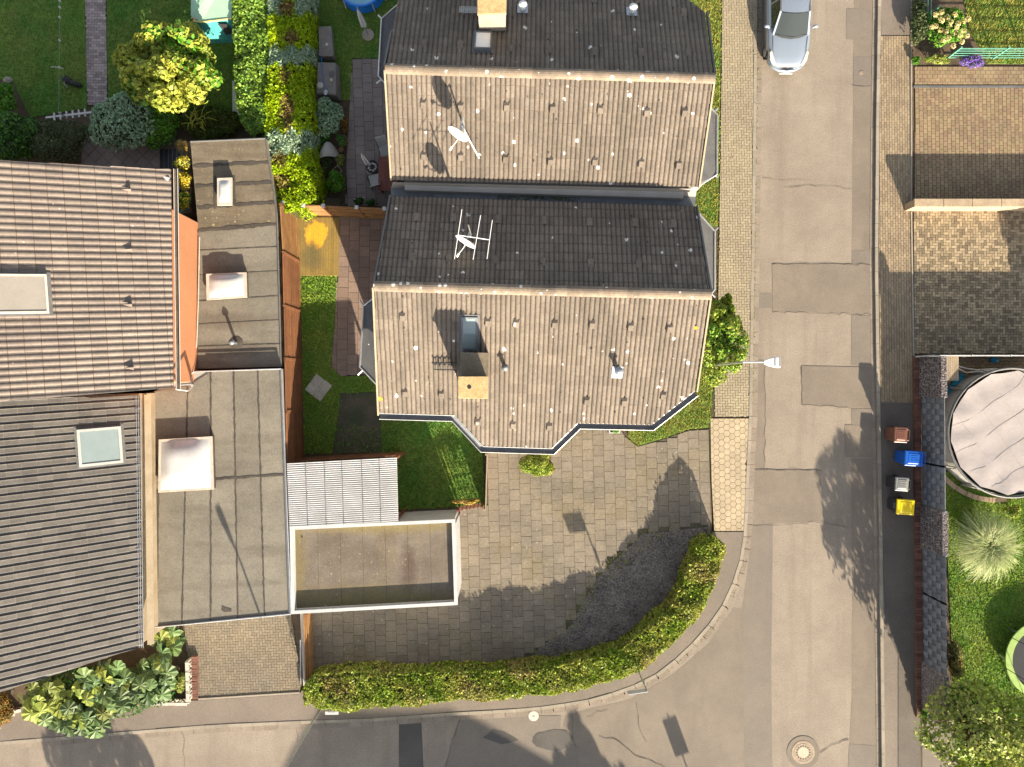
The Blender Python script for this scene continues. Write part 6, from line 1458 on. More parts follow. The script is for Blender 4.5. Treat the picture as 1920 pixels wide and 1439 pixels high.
# ------------------------------------------------------------------ street furniture
def lamp(name, label, x, y, h, arm, hl, z0=.1):
    t = thing(name, label, 'street lamp', (x, y, z0)); b = MB(); b.tube([(x, y, z0-.05), (x, y, z0+1.1)], .06, 10); b.tube([(x, y, z0+1.1), (x, y, h*.6), (x, y, h)], [.05, .045, .038], 10)
    d = Vector(arm).normalized(); e = Vector((x, y, h))+Vector(arm); b.tube([(x, y, h), e], .03, 8); b.build('pole', M['galv'], t)
    n = Vector((-d.y, d.x, 0)); o = Vector((x, y, h))+Vector(arm); b = MB(); vs = []
    for s, w, zt, zb in ((-.02, .06, .05, -.02), (.12, .13, .09, -.05), (hl*.75, .2, .08, -.06), (hl, .2, .04, -.05)):
        vs += [o+d*s+n*w+Vector((0, 0, zb)), o+d*s-n*w+Vector((0, 0, zb)), o+d*s-n*w*.8+Vector((0, 0, zt)), o+d*s+n*w*.8+Vector((0, 0, zt))]
    b.add(vs, [(i*4+k, i*4+(k+1) % 4, (i+1)*4+(k+1) % 4, (i+1)*4+k) for i in range(3) for k in range(4)]+[(0,1,2,3), (12,13,14,15)]); hd = b.build('lamp_head', M['dishwhite'], t, bevel=.012)
    b = MB(); vs = [o+d*hl*.55+n*.14+Vector((0, 0, .092)), o+d*hl*.55-n*.14+Vector((0, 0, .092)), o+d*(hl*.98)-n*.15+Vector((0, 0, .052)), o+d*(hl*.98)+n*.15+Vector((0, 0, .052))]; b.add(vs, [(0,1,2,3)]); b.build('lamp_panel', M['bingrey'], hd)
    return t
lamp('street_lamp', 'street lamp with white head reaching over the road from the shrub', 8.0, .74, 5.0, (.72, 0, .03), .55)
lamp('street_lamp', 'tall grey lamp post at the left end of the front hedge', -7.95, -13.5, 5.0, (-.08, .12, .2), .55)
def sign_post(name, label, x, y, plates, h, z0=.1):
    t = thing(name, label, 'sign', (x, y, z0)); MB().tube([(x, y, z0-.05), (x, y, h)], .03, 8).build('pole', M['galv'], t)
    for (a, w, zc, hh, off, m) in plates:
        d = Vector((math.cos(R(a)), math.sin(R(a)), 0)); c = Vector((x, y, zc))+d*off; n = Vector((-d.y, d.x, 0))
        p = MB().bar(c-d*w/2-n*.035, c+d*w/2-n*.035, hh, .02, up=n).build('sign_plate', M[m], t)
    return t
sign_post('street_sign', 'street sign post with white name plates at the hedge bend', 5.14, -11.70, [(8, .75, 2.42, .3, -.36, 'white'), (95, .3, 1.85, .25, .0, 'galv')], 2.6)
sign_post('traffic_sign', 'traffic sign post south of the junction, out of the picture', 9.0, -20.7, [(20, .6, 2.35, .6, 0, 'white')], 2.7, .0)

# ------------------------------------------------------------------ wheelie bins
def bin_(name, label, px, py, w, d, h, body, lid, rot, hinge=1, mark=False, group='wheeled bins by the brick wall'):
    c = P(px, py, h); t = thing(name, label, 'bin', (c.x, c.y, ZW-.02), group); MM = Matrix.Translation((c.x, c.y, ZW-.02)) @ Matrix.Rotation(R(rot), 4, 'Z')
    def lp(x, y, z): return MM @ Vector((x, y, z))
    b = MB(); vs = []
    for z, f in ((.07, .78), (h*.5, .87), (h*.86, .95), (h*.9, 1.0), (h*.93, 1.0)):
        vs += [lp(sx*w/2*f, sy*d/2*f, z) for sx, sy in ((-1,-1), (1,-1), (1,1), (-1,1))]
    b.add(vs, [(i*4+k, i*4+(k+1) % 4, (i+1)*4+(k+1) % 4, (i+1)*4+k) for i in range(4) for k in range(4)]+[(3,2,1,0)]); b.build('body', M[body], t, bevel=.02)
    b = MB(); W_, D_ = w/2+.02, d/2+.02; vs = []
    for z, f in ((h*.93, 1.0), (h*.96, 1.0), (h*.985, .88), (h*.985, .7), (h*1.005, .62)): vs += [lp(sx*W_*f, sy*D_*f, z) for sx, sy in ((-1,-1), (1,-1), (1,1), (-1,1))]
    b.add(vs, [(i*4+k, i*4+(k+1) % 4, (i+1)*4+(k+1) % 4, (i+1)*4+k) for i in range(4) for k in range(4)]+[(16,17,18,19)]); ld_ = b.build('lid', M[lid], t, bevel=.012)
    b = MB()
    for k in (-1, 0, 1): b.box(-.13, .13, k*.09-.018, k*.09+.018, h*1.0, h*1.015, MM)
    b.build('lid_rib', M[lid], ld_)
    b = MB(); b.tube([lp(w/2+.01, -d*.36, h*.93), lp(w/2+.09, -d*.36, h*.95), lp(w/2+.09, d*.36, h*.95), lp(w/2+.01, d*.36, h*.93)], .018, 6); b.build('handle', M[body], t)
    for s in (-1, 1):
        b = MB(); mw = MM @ Matrix.Translation((w*.36, s*(d*.44), .1)) @ Matrix.Rotation(R(90), 4, 'X'); b.lathe((0, 0, 0), [(.05, -.03), (.1, -.03), (.1, .03), (.05, .03)], 14); b.v = [tuple(mw @ Vector(v)) for v in b.v]; b.build('wheel', M['rubber'], t)
    if mark:
        b = MB(); 
        for k in range(4): b.bar(lp(-w/2*.9-.012, -.1+k*.055, h*.62), lp(-w/2*.92-.012, -.07+k*.055, h*.8), .012, .01)
        b.build('white_mark', M['white'], t)
    return t
bin_('wheeled_bin', 'brown wheeled bin with pinkish brown lid', 1688, 815.5, .5, .6, .97, 'binbrown', 'binbrown', -3)
bin_('wheeled_bin', 'blue wheeled bin leaning against the brick wall', 1713, 860, .72, .58, 1.05, 'binblue', 'binblue', -4)
bin_('wheeled_bin', 'charcoal wheeled bin with grey lid', 1690, 908, .5, .52, .95, 'binblack', 'bingrey', -4)
bin_('wheeled_bin', 'charcoal wheeled bin with bright yellow lid', 1697, 951, .68, .58, 1.0, 'binblack', 'binyellow', -4, mark=True)

# ------------------------------------------------------------------ parked car
def car():
    fx, fy = P(1474, 131, .45).x, P(1474, 131, .45).y
    t = thing('parked_car', 'silver sedan parked at the kerb with its nose to the junction', 'car', (fx, fy+2.2, .0))
    # stations: distance from nose, half width at belt, hood/deck height, sill half width
    st = [(0, .30, .56, .3), (.05, .48, .63, .46), (.16, .62, .68, .60), (.4, .755, .75, .74), (.85, .84, .83, .83), (1.25, .855, .90, .85), (1.6, .86, .93, .86), (2.4, .865, .95, .865), (3.2, .86, .96, .86), (3.6, .85, 1.0, .85), (4.1, .80, 1.0, .82), (4.4, .68, .93, .72), (4.46, .6, .8, .62)]
    b = MB(); n = 11; vs = []
    for s, w, hz, ws in st:
        prof = [(ws*.82, .2), (ws, .3), (ws+.01, .5), (w+.005, hz-.12), (w*.93, hz-.03), (w*.8, hz+.005)]
        q = [(-x, z) for x, z in prof]+[(-w*.4, hz+.03), (w*.0, hz+.04), (w*.4, hz+.03)]+[(x, z) for x, z in prof[::-1]]
        vs += [(fx+x, fy+s, z) for x, z in q]
    m = 15; N_ = len(st)
    b.add(vs, [(i*m+k, i*m+k+1, (i+1)*m+k+1, (i+1)*m+k) for i in range(N_-1) for k in range(m-1)]+[tuple(range(m)), tuple(range((N_-1)*m, N_*m))]); b.build('body', M['carpaint'], t, smooth=True)
    # greenhouse: windscreen, roof, rear and side glass
    def row(s, w, z, c=0, cz=.03): return [(fx-w, fy+s, z), (fx-w*.5, fy+s-c, z+cz), (fx, fy+s-c*1.35, z+cz*1.3), (fx+w*.5, fy+s-c, z+cz), (fx+w, fy+s, z)]
    def strip(a, c): return MB().add(a+c, [(k, k+1, 5+k+1, 5+k) for k in range(4)])
    a, c = row(1.22, .72, .925, .15, .015), row(1.88, .57, 1.39, .06, .03)
    strip(a, c).build('windscreen', M['carglass'], t, smooth=True)
    r1, r2, r3 = row(1.90, .575, 1.405, .06, .03), row(2.6, .575, 1.47, 0, .03), row(3.15, .55, 1.43, 0, .03)
    rf = MB(); rf.add(r1+r2+r3, [(i*5+k, i*5+k+1, (i+1)*5+k+1, (i+1)*5+k) for i in range(2) for k in range(4)]); rf.build('roof', M['carpaint'], t, smooth=True)
    strip(row(3.17, .55, 1.42, 0, .03), row(3.85, .64, 1.03, 0, .02)).build('rear_window', M['carglass'], t, smooth=True)
    for s in (-1, 1):
        g_ = MB(); g_.add([(fx+s*.79, fy+1.32, .95), (fx+s*.80, fy+2.35, .965), (fx+s*.59, fy+2.35, 1.42), (fx+s*.60, fy+1.95, 1.385)], [(0,1,2,3)]); g_.build('side_window', M['carglass'], t)
        g_ = MB(); g_.add([(fx+s*.80, fy+2.45, .965), (fx+s*.79, fy+3.5, .985), (fx+s*.58, fy+3.1, 1.4), (fx+s*.59, fy+2.45, 1.425)], [(0,1,2,3)]); g_.build('side_window', M['carglass'], t)
        for (p, q) in (((.70, 1.2, .925), (.575, 1.9, 1.405)), ((.80, 2.4, .965), (.59, 2.4, 1.44)), ((.55, 3.16, 1.43), (.66, 3.88, 1.02))):
            MB().bar((fx+s*p[0], fy+p[1], p[2]), (fx+s*q[0], fy+q[1], q[2]), .07, .04).build('roof_pillar', M['carpaint'], t)
        MB().bar((fx+s*.58, fy+1.9, 1.42), (fx+s*.56, fy+3.16, 1.445), .06, .04).build('roof_rail', M['zincdark'], t)
        hl = MB(); hp = [(.50, .08, .665), (.60, .05, .655), (.74, .24, .70), (.79, .55, .775), (.72, .62, .80), (.60, .3, .735)]; hl.add([(fx+s*x, fy+y, z+.012) for x, y, z in hp], [tuple(range(6))]); hl.build('headlight', M['headlight'], t)
        mr = MB(); blob(mr, (fx+s*.98, fy+1.5, 1.0), (.12, .07, .08), 10, 6); mr.bar((fx+s*.84, fy+1.46, .95), (fx+s*.95, fy+1.48, .98), .05, .04); mr.build('wing_mirror', M['carpaint'], t, smooth=True)
        MB().bar((fx+s*.66, fy+.5, .812), (fx+s*.70, fy+1.15, .905), .018, .012).build('bonnet_seam', M['zincdark'], t)
        for y in (.8, 3.45):
            w_ = MB(); mw = Matrix.Translation((fx+s*.72, fy+y, .31)) @ Matrix.Rotation(R(90), 4, 'Y'); w_.lathe((0, 0, 0), [(.2, -.1), (.31, -.1), (.31, .1), (.2, .1)], 20); w_.v = [tuple(mw @ Vector(v)) for v in w_.v]; wh = w_.build('wheel', M['rubber'], t)
            w_ = MB(); w_.lathe((0, 0, 0), [(.2, -.108), (.2, .108)], 16); w_.v = [tuple(mw @ Vector(v)) for v in w_.v]; w_.build('rim', M['galv'], wh)
    b = MB(); b.tube([(fx-.62, fy+1.19, .95), (fx, fy+1.05, .985), (fx+.62, fy+1.19, .95)], .02, 5); b.build('wiper_trough', M['blackplastic'], t)
    b = MB(); b.bar((fx-.55, fy+1.16, .965), (fx-.02, fy+1.13, 1.0), .02, .02); b.bar((fx+.0, fy+1.13, 1.0), (fx+.5, fy+1.18, .965), .02, .02); b.build('wiper', M['blackplastic'], t)
    b = MB(); b.tube([(fx-.36, fy+.03, .62), (fx, fy-.01, .645), (fx+.36, fy+.03, .62)], .018, 6); b.build('grille', M['zincdark'], t)
    b = MB(); blob(b, (fx, fy+.03, .65), (.05, .03, .02), 8, 4); b.build('emblem', M['galv'], t)
    b = MB(); b.tube([(fx-.72, fy+.34, .42), (fx-.55, fy+.1, .43), (fx-.3, fy-.02, .44), (fx, fy-.06, .45), (fx+.3, fy-.02, .44), (fx+.55, fy+.1, .43), (fx+.72, fy+.34, .42)], .075, 8); b.build('bumper', M['carpaint'], t, smooth=True)
    MB().box(fx-.26, fx+.26, fy-.15, fy-.14, .36, .46).build('number_plate', M['white'], t)
    MB().box(fx-.56, fx+.56, fy+1.75, fy+3.3, .5, .85).build('seats', M['greyfabric'], t)
    MB().box(fx-.06, fx+.08, fy+1.7, fy+1.72, 1.2, 1.28).build('mirror', M['black'], t)
    return t
car()
# ------------------------------------------------------------------ satellite dishes and aerial
def dish(name, label, pl, foot_px, c_px, hc, r, nrm, lnb, extra=None):
    foot = pl.hit(*foot_px); c = P(*c_px, hc); t = thing(name, label, 'satellite dish', foot); n = Vector(nrm).normalized(); x = n.cross(Vector((0, 0, 1))).normalized(); y = n.cross(x)
    b = MB(); k = 28; vs = []
    rings = [(0, 0), (.35, .012), (.7, .05), (1, .1)]
    for f, dz in rings: vs += [c+x*(r*f*math.cos(2*math.pi*i/k))+y*(r*1.08*f*math.sin(2*math.pi*i/k))+n*dz*r*1.2 for i in range(k)]
    b.add(vs, [(j*k+i, j*k+(i+1) % k, (j+1)*k+(i+1) % k, (j+1)*k+i) for j in range(3) for i in range(k)]+[tuple(range(k))])
    back = [Vector(v)-n*.025 for v in vs]; b.add(back, [(j*k+i, (j+1)*k+i, (j+1)*k+(i+1) % k, j*k+(i+1) % k) for j in range(3) for i in range(k)]); b.build('reflector', M['dishwhite'], t, smooth=True)
    MB().tube([foot-Vector((0, 0, .1)), Vector((foot.x, foot.y, c.z-.02)), c-n*.04], .028, 8).build('mast', M['galv'], t)
    L_ = P(*lnb, hc-.05); lo = c-y*r*.9 if (c-y*r*.9).z < c.z else c+y*r*.9
    MB().tube([lo, L_.lerp(lo, .5)-Vector((0, 0, .05)), L_], .014, 6).build('feed_arm', M['dishwhite'], t)
    b = MB(); b.tube([L_-(c-L_).normalized()*.06, L_+(c-L_).normalized()*.06], .035, 8); b.build('receiver', M['dishwhite'], t)
    return t
dish('satellite_dish', 'white satellite dish on a mast on the dark roof slope with the aerial', N1, (883, 447), (874, 452), 8.25, .34, (-.52, -.86, .08), (858, 479))
dd_ = dish('satellite_dish', 'white satellite dish on the tan slope of the upper house', S2, (872, 246), (860, 250), 8.55, .34, (-.52, -.86, .08), (845, 279))
b = MB(); a_, e_ = P(866, 238, 8.5), S2.hit(899, 299); up = Vector((0, 0, .06))
for k in range(22): p, q = a_.lerp(e_, k/22), a_.lerp(e_, (k+.6)/22); b.bar(p+up, q+up, .045, .02)
b.build('dish_brace', M['dishwhite'], dd_)
ae = thing('roof_aerial', 'white three-bar roof aerial beside the satellite dish', 'aerial', N1.hit(884, 444)); f0 = N1.hit(884, 444)
MB().tube([f0-Vector((0, 0, .1)), Vector((f0.x, f0.y, 8.95))], .022, 8).build('mast', M['galv'], ae)
MB().tube([P(858, 441, 8.9), P(918, 450, 8.9)], .014, 6).build('boom', M['dishwhite'], ae)
for a_, e_ in (((866, 393), (852, 486)), ((901, 404), (887, 487)), ((923, 413), (913, 486))): MB().tube([P(*a_, 8.92), P(*e_, 8.92)], .011, 6).build('aerial_element', M['dishwhite'], ae)

# ------------------------------------------------------------------ left gardens
bn = thing('garden_bench', 'white slatted bench tucked into the ivy hedge', 'bench', (*P(441, 183, .08)[:2], .08))
for k in range(3): MB().bar(P(437+3.6*k, 152, .45), P(438+3.6*k, 216, .45), .07, .03).build('seat_slat', M['white'], bn)
for k in range(2): MB().bar(P(447, 152, .65+.14*k), P(448, 216, .65+.14*k), .03, .09).build('back_slat', M['white'], bn)
for x, y in ((437, 155), (446, 155), (438, 213), (447, 213)): p = P(x, y, .45); MB().bar((p.x, p.y, .07), (p.x, p.y, .44), .05, .05).build('leg', M['white'], bn)
la = thing('wooden_ladder', 'white painted single-pole ladder lying over the shrubs', 'ladder', (*P(128, 216, .5)[:2], .5))
MB().bar(P(86, 221, 1.15), P(172, 211, 1.25), .07, .05).build('pole', M['white'], la)
for k in range(6): x = 102+k*11.5; y = 219-k*1.5; MB().bar(P(x-.5, y-7, 1.22), P(x+.5, y+7, 1.2), .06, .04).build('rung', M['white'], la)
cl = thing('washing_line', 'thin washing line with white pegs over the left lawn', 'line', (*P(111, 100, .09)[:2], .09))
MB().tube([P(112, -60, 1.9), P(111.5, 60, 1.86), P(110, 212, 1.9)], .006, 4).build('wire', M['greenmetal'], cl)
for y in (2, 14, 33, 76, 127): MB().box(*(lambda p: (p.x-.02, p.x+.02, p.y-.03, p.y+.03, 1.82, 1.92))(P(112, y, 1.87))).build('peg', M['white'], cl)
MB().tube([P(95, 126, 1.8), P(106, 126, 1.8), P(119, 129, 1.8)], .012, 5).build('prop_hook', M['white'], cl)
for y in (-60, 212): p = P(111, y, 1.9); MB().tube([(p.x, p.y, .05), (p.x, p.y, 1.92)], .025, 6).build('post', M['galv'], cl)
b = MB(); c = P(133, 154, .25)
for i in range(5): blob(b, (c.x-.22+.12*i, c.y+.1-.055*i, .2+.03*random.random()), (.17, .15-.015*i, .15), 10, 6, .16)
gb_ = b.single('garden_sack', M['blackplastic'], 'crumpled black sack lying on the left lawn', 'sack'); 
MB().tube([P(120, 150, .3), P(121, 158, .32), P(126, 165, .25)], .02, 5).single('sack_tube', M['bingrey'], 'short grey hose end beside the black sack', 'hose')
st_ = thing('garden_stone', 'flat grey stone at the edge of the left bed', 'stone', (*P(15, 149, .06)[:2], .06)); b = MB(); blob(b, P(15, 150, .1), (.2, .13, .1), 10, 6, .1); b.build('stone', M['concrete'], st_)
# play tent with mint canopy and teal side
pt = thing('play_tent', 'mint canopy tent with teal side sheet at the top edge', 'tent', (*P(398, 20, .09)[:2], .09))
q = [P(358, -60, 1.3), P(436, -60, 1.45), P(434, 36, 1.3), P(378, 42, 1.15), P(358, 30, 1.2)]
MB().poly(q).build('canopy', M['mint'], pt)
MB().tube([P(362, 40, 1.16), P(378, 42, 1.16), P(436, 35, 1.31)], .035, 6).build('canopy_edge', M['yellowtrim'], pt)
MB().add([P(362, 40, 1.12), P(434, 37, 1.24), P(440, 80, .14), P(390, 82, .12)], [(0,1,2,3)]).build('side_sheet', M['teal'], pt)
for x, y in ((360, 35), (434, 37), (360, -60), (436, -60)): p = P(x, y, 1.2); MB().tube([(p.x, p.y, .05), (p.x, p.y, 1.25)], .02, 6).build('pole', M['galv'], pt)
MB().poly([P(408, 45, 1.16), P(426, 46, 1.2), P(438, 64, .7), P(424, 66, .65)]).build('net_window', M['blackplastic'], pt)
# outdoor stairs with black treads and rail
sr = thing('outdoor_stair', 'black metal outdoor stair with railing behind the brown house', 'stairs', (*P(320, 330, .06)[:2], .06))
for k in range(5):
    x0_ = 300+k*8.0; z = .1+.17*k; q = PP([(x0_, 280), (x0_+8.5, 280), (x0_+8.5, 318), (x0_, 318)], z); MB().prism([(p.x, p.y) for p in q], z-.05, z).build('tread', M['black'], sr); MB().bar(q[0]+Vector((0, 0, .01)), q[3]+Vector((0, 0, .01)), .03, .02).build('nosing', M['lead'], sr)
for k in range(9):
    y0_ = 318+k*9.6; z = .85-.085*k; q = PP([(326, y0_), (342, y0_), (342, y0_+10), (326, y0_+10)], z); MB().prism([(p.x, p.y) for p in q], z-.05, z).build('tread', M['black'], sr); MB().bar(q[0]+Vector((0, 0, .01)), q[1]+Vector((0, 0, .01)), .03, .02).build('nosing', M['lead'], sr)
MB().tube([P(338, 350, 1.6), P(328, 378, 1.5), P(329, 412, 1.3)], .028, 6).build('handrail', M['zinc'], sr)
for y, z in ((352, 1.6), (378, 1.5), (410, 1.3)): p = P(335 if y < 360 else 328.5, y, z); MB().tube([(p.x, p.y, .1), (p.x, p.y, z)], .018, 6).build('baluster', M['zinc'], sr)
b = MB()
for k in range(7): x = 300+k*7; b.tube([P(x, 268+(6-k)*1.2, .15), P(x, 268+(6-k)*1.2, 1.0)], .012, 5)
b.tube([P(300, 275, 1.02), P(312, 266, 1.02), P(345, 263, 1.02)], .02, 6); b.build('railing', M['black'], sr)
tr_ = thing('planter_trough', 'raised stone trough along the annex edge carrying yellow flowers', 'planter', (*P(347, 335, .06)[:2], .06)); q = PP([(337, 268), (356, 266), (358, 398), (341, 400)], 1.4)
MB().prism([(p.x, p.y) for p in q], .05, 1.36).build('trough', M['bitumen2'], tr_); i_ = inset(q, .06); MB().prism([(p.x, p.y) for p in i_], 1.36, 1.39).build('soil', M['soil'], tr_)

# ------------------------------------------------------------------ patio behind the upper house
def parasol(name, label, px, py, h, r=.13, m='parasol'):
    c = P(px, py, .1); t = thing(name, label, 'parasol', (c.x, c.y, .09)); MB().tube([(c.x, c.y, .1), (c.x, c.y, h)], .022, 8).build('pole', M['galv'], t)
    b = MB(); n = 12; vs = []
    prof = [(.05, h*.36), (r, h*.42), (r*.95, h*.6), (r*.7, h*.85), (.03, h+.02)]
    for rr, z in prof: vs += [(c.x+rr*(1 if k % 2 else .62)*math.cos(2*math.pi*k/n), c.y+rr*(1 if k % 2 else .62)*math.sin(2*math.pi*k/n), z) for k in range(n)]
    b.add(vs, [(i*n+k, i*n+(k+1) % n, (i+1)*n+(k+1) % n, (i+1)*n+k) for i in range(4) for k in range(n)]); b.build('folded_canopy', M[m], t)
    b = MB(); b.lathe((c.x, c.y, .09), [(.25, 0), (.25, .05), (.05, .08)], 16); b.build('base', M['concrete'], t); return t
parasol('parasol', 'folded pale parasol on the shaded lawn by the blue pool', 690, 66, 2.1)
parasol('parasol', 'folded pale parasol beside the red patio table', 698, 319, 2.2)
pp = thing('round_planter', 'dark round planter with pale stones around the patio parasol', 'planter', (*P(698, 316, .09)[:2], .09)); c = P(698, 313, .4)
b = MB(); b.lathe((c.x, c.y, .1), [(.2, 0), (.27, .3), (.27, .32), (.22, .32), (.2, .24)], 20); b.build('pot', M['blackplastic'], pp)
for k in range(9):
    a = k*.7; b = MB(); blob(b, (c.x+.16*math.cos(a), c.y+.15*math.sin(a), .37), (.06, .05, .045), 8, 5, .15); b.build('stone', M['stonewhite' if k % 2 else 'galv'], pp)
tb = thing('patio_table', 'red slatted wooden patio table half under the eave', 'table', (*P(722, 326, .09)[:2], .09))
for k in range(11): x = 711+k*3.2; MB().bar(P(x, 294, .75), P(x-.4, 358, .75), .058, .025).build('slat', M['redwood'], tb)
for y in (297, 326, 355): MB().bar(P(711, y, .728), P(744, y, .728), .06, .02).build('cross_rail', M['redwood'], tb)
for x, y in ((713, 298), (742, 298), (713, 354), (742, 354)): p = P(x, y, .7); MB().bar((p.x, p.y, .09), (p.x, p.y, .72), .06, .06).build('leg', M['redwood'], tb)
def pchair(label, px, py, rot):
    c = P(px, py, .45); t = thing('patio_chair', label, 'chair', (c.x, c.y, .09), 'folding chairs at the patio table'); MM = Matrix.Translation((c.x, c.y, 0)) @ Matrix.Rotation(R(rot), 4, 'Z')
    MB().box(-.22, .22, -.22, .22, .43, .46, MM).build('seat', M['poolgrey'], t); MB().add([MM @ Vector(v) for v in ((-.22, -.22, .48), (.22, -.22, .48), (.22, -.38, 1.05), (-.22, -.38, 1.05), (-.22, -.25, .48), (.22, -.25, .48), (.22, -.41, 1.05), (-.22, -.41, 1.05))], [(0,1,2,3), (7,6,5,4), (3,2,6,7)]).build('backrest', M['poolgrey'], t)
    for s in (-1, 1):
        MB().tube([MM @ Vector((s*.25, -.3, .09)), MM @ Vector((s*.25, .22, .66)), MM @ Vector((s*.25, -.3, .66))], .018, 6).build('armrest', M['lead'], t)
        MB().tube([MM @ Vector((s*.23, .25, .09)), MM @ Vector((s*.23, -.22, .5)), MM @ Vector((s*.23, -.4, 1.07))], .018, 6).build('leg', M['lead'], t)
    return t
pchair('grey folding chair pushed to the lower side of the red table', 703, 338, 15); pchair('grey folding chair above the red table by the eave', 722, 283, 195)
# covered chair, storage box, covered grill
b = MB(); n = 10; m_ = 8; vs = []
oc = P(616, 282, .5)
for i in range(n+1):
    for j in range(m_+1):
        s, tt = i/n, j/m_; a = math.pi*(.12+.76*s); rad = .5*(1-.0*tt); x = -.5+1.0*s; y = math.sin(math.pi*s)*.62*(tt)-.22-.18*(1-s)*tt*0; z = .75*math.sin(math.pi*(.12+.88*s)**.9)*(.35+.65*math.sin(math.pi*.5*(1-abs(tt-.45))))
        vs.append((oc.x+x*.92, oc.y+y-(.2*(1-s)), .12+max(0, z)))
b.add(vs, [(i*(m_+1)+j, (i+1)*(m_+1)+j, (i+1)*(m_+1)+j+1, i*(m_+1)+j+1) for i in range(n) for j in range(m_)])
b.single('covered_chair', M['poolgrey'], 'grey shell cover draped over a garden seat', 'chair', smooth=True)
bx_ = thing('storage_box', 'grey wicker storage box beside the conifer hedge', 'storage box', (*P(611, 82, .09)[:2], .09)); q = PP([(597, 50), (621, 49), (625, 105), (598, 105)], .62); i_ = inset(q, .04)
MB().prism([(p.x, p.y) for p in i_], .09, .56).build('box', M['wicker'], bx_); MB().prism([(p.x, p.y) for p in q], .56, .62, True).build('lid', M['greyfabric'], bx_, bevel=.02)
for k in range(9): a_, e_ = i_[3].lerp(i_[2], .02), i_[3].lerp(i_[2], .98); MB().bar(Vector((a_.x, a_.y-.012, .12+k*.048)), Vector((e_.x, e_.y-.012, .12+k*.048)), .035, .02, up=Vector((0, 1, 0))).build('wicker_band', M['wicker'], bx_)
MB().box(*(lambda p: (p.x-.05, p.x+.05, p.y-.06, p.y+.06, .62, .66))(P(613, 84, .62))).single('soap_dish', M['stonewhite'], 'small pale dish on the storage box lid', 'dish')
cv = thing('covered_furniture', 'grey covered garden table beside the conifer hedge', 'table', (*P(612, 148, .09)[:2], .09)); q = PP([(594, 116), (629, 117), (630, 177), (592, 176)], .7)
b = MB(); o_ = inset(q, -.05); i_ = inset(q, .05); vs = [(p.x, p.y, .1) for p in o_]+[(p.x, p.y, .66) for p in q]+[(p.x, p.y, .7) for p in i_]
b.add(vs, [(k*4+i, k*4+(i+1) % 4, (k+1)*4+(i+1) % 4, (k+1)*4+i) for k in range(2) for i in range(4)]+[(8, 9, 10, 11)]); b.build('cover', M['greyfabric'], cv, bevel=.02)
MB().tube([P(602, 107, .76), P(609, 176, .74)], .012, 6).single('pool_pole', M['poolblue'], 'thin blue and white pole lying on the covered table', 'pole')
c = P(609, 173, .76); b = MB(); b.lathe((c.x, c.y, .71), [(.1, 0), (.11, .02), (.05, .05)], 14); b.single('pool_skimmer', M['galv'], 'pool skimmer head at the end of the blue pole', 'skimmer')
c = P(600, 161, .7); b = MB(); b.lathe((c.x, c.y, .7), [(.13, 0), (.14, .02), (.12, .03), (.08, .09)], 16); b.single('straw_hat', M['stonewhite'], 'pale round hat on the covered table', 'hat')
c = P(622, 139, .7); b = MB(); b.lathe((c.x, c.y, .7), [(.1, 0), (.12, .015), (.02, .02)], 16); b.single('plate', M['lead'], 'dark round plate on the covered table', 'plate')
c = P(622, 151, .7); MB().box(c.x-.05, c.x+.05, c.y-.05, c.y+.05, .7, .78).single('cup', M['stonewhite'], 'small white cup on the covered table', 'cup')
cr = thing('crate', 'small grey crate below the covered table', 'crate', (*P(599, 186, .06)[:2], .06)); q = PP([(590, 181), (606, 181), (606, 193), (590, 193)], .4); MB().prism([(p.x, p.y) for p in q], .06, .36).build('box', M['wicker'], cr); MB().prism([(p.x, p.y) for p in inset(q, -.02)], .36, .4, True).build('rim', M['greyfabric'], cr)
def pot(name, label, px, py, r, h, m, plant=None):
    c = P(px, py, h); t = thing(name, label, 'pot', (c.x, c.y, .06)); b = MB(); b.lathe((c.x, c.y, .06), [(r*.7, 0), (r, h), (r*1.06, h), (r*1.06, h+.03), (r*.9, h+.03), (r*.88, h-.05)], 22); b.build('pot', M[m], t)
    b = MB(); b.lathe((c.x, c.y, h), [(r*.9, -.02), (r*.88, .0)], 16); b.build('soil', M['soil'], t)
    return t
pot('plant_pot', 'large terracotta-rimmed pot behind the covered chair', 643, 264, .2, .35, 'terracotta'); bush('potted_plant', 'green plant in the large rimmed pot', 'plant', 641, 263, 9, 9, .35, 'darkleaf', 260, (.04, .06), 3, z0=.4)
pot('plant_pot', 'small terracotta pot next to the covered chair tip', 640, 282, .11, .2, 'terracotta')
pot('plant_pot', 'terracotta pot with yellow flowers by the conifer hedge end', 602, 331, .16, .28, 'terracotta'); bush('potted_plant', 'yellow flowers in the pot by the conifer hedge end', 'plant', 602, 327, 8, 8, .25, 'darkleaf', 160, (.03, .05), 3, z0=.34, extra=[('yellowflower', 30, (.04, .06), None)])
sq = thing('wire_frame', 'pale square wire frame standing in the bed', 'frame', (*P(632, 320, .06)[:2], .06)); c = P(632, 320, .4); q = rot2([(-.14, -.14), (.14, -.14), (.14, .14), (-.14, .14)], R(40), (c.x, c.y)); MB().tube([(*p, .4) for p in q+[q[0]]], .012, 5).build('top_ring', M['stonewhite'], sq)
for p in q: MB().tube([(*p, .05), (*p, .4)], .01, 5).build('leg', M['stonewhite'], sq)
q = PP([(591, 370), (637, 372), (637, 386), (591, 385)], .2); tr2 = thing('stone_trough', 'long grey stone slab against the panel fence', 'trough', (*P(614, 378, .06)[:2], .06)); MB().prism([(p.x, p.y) for p in q], .05, .2).build('slab', M['bitumen2'], tr2, bevel=.015)
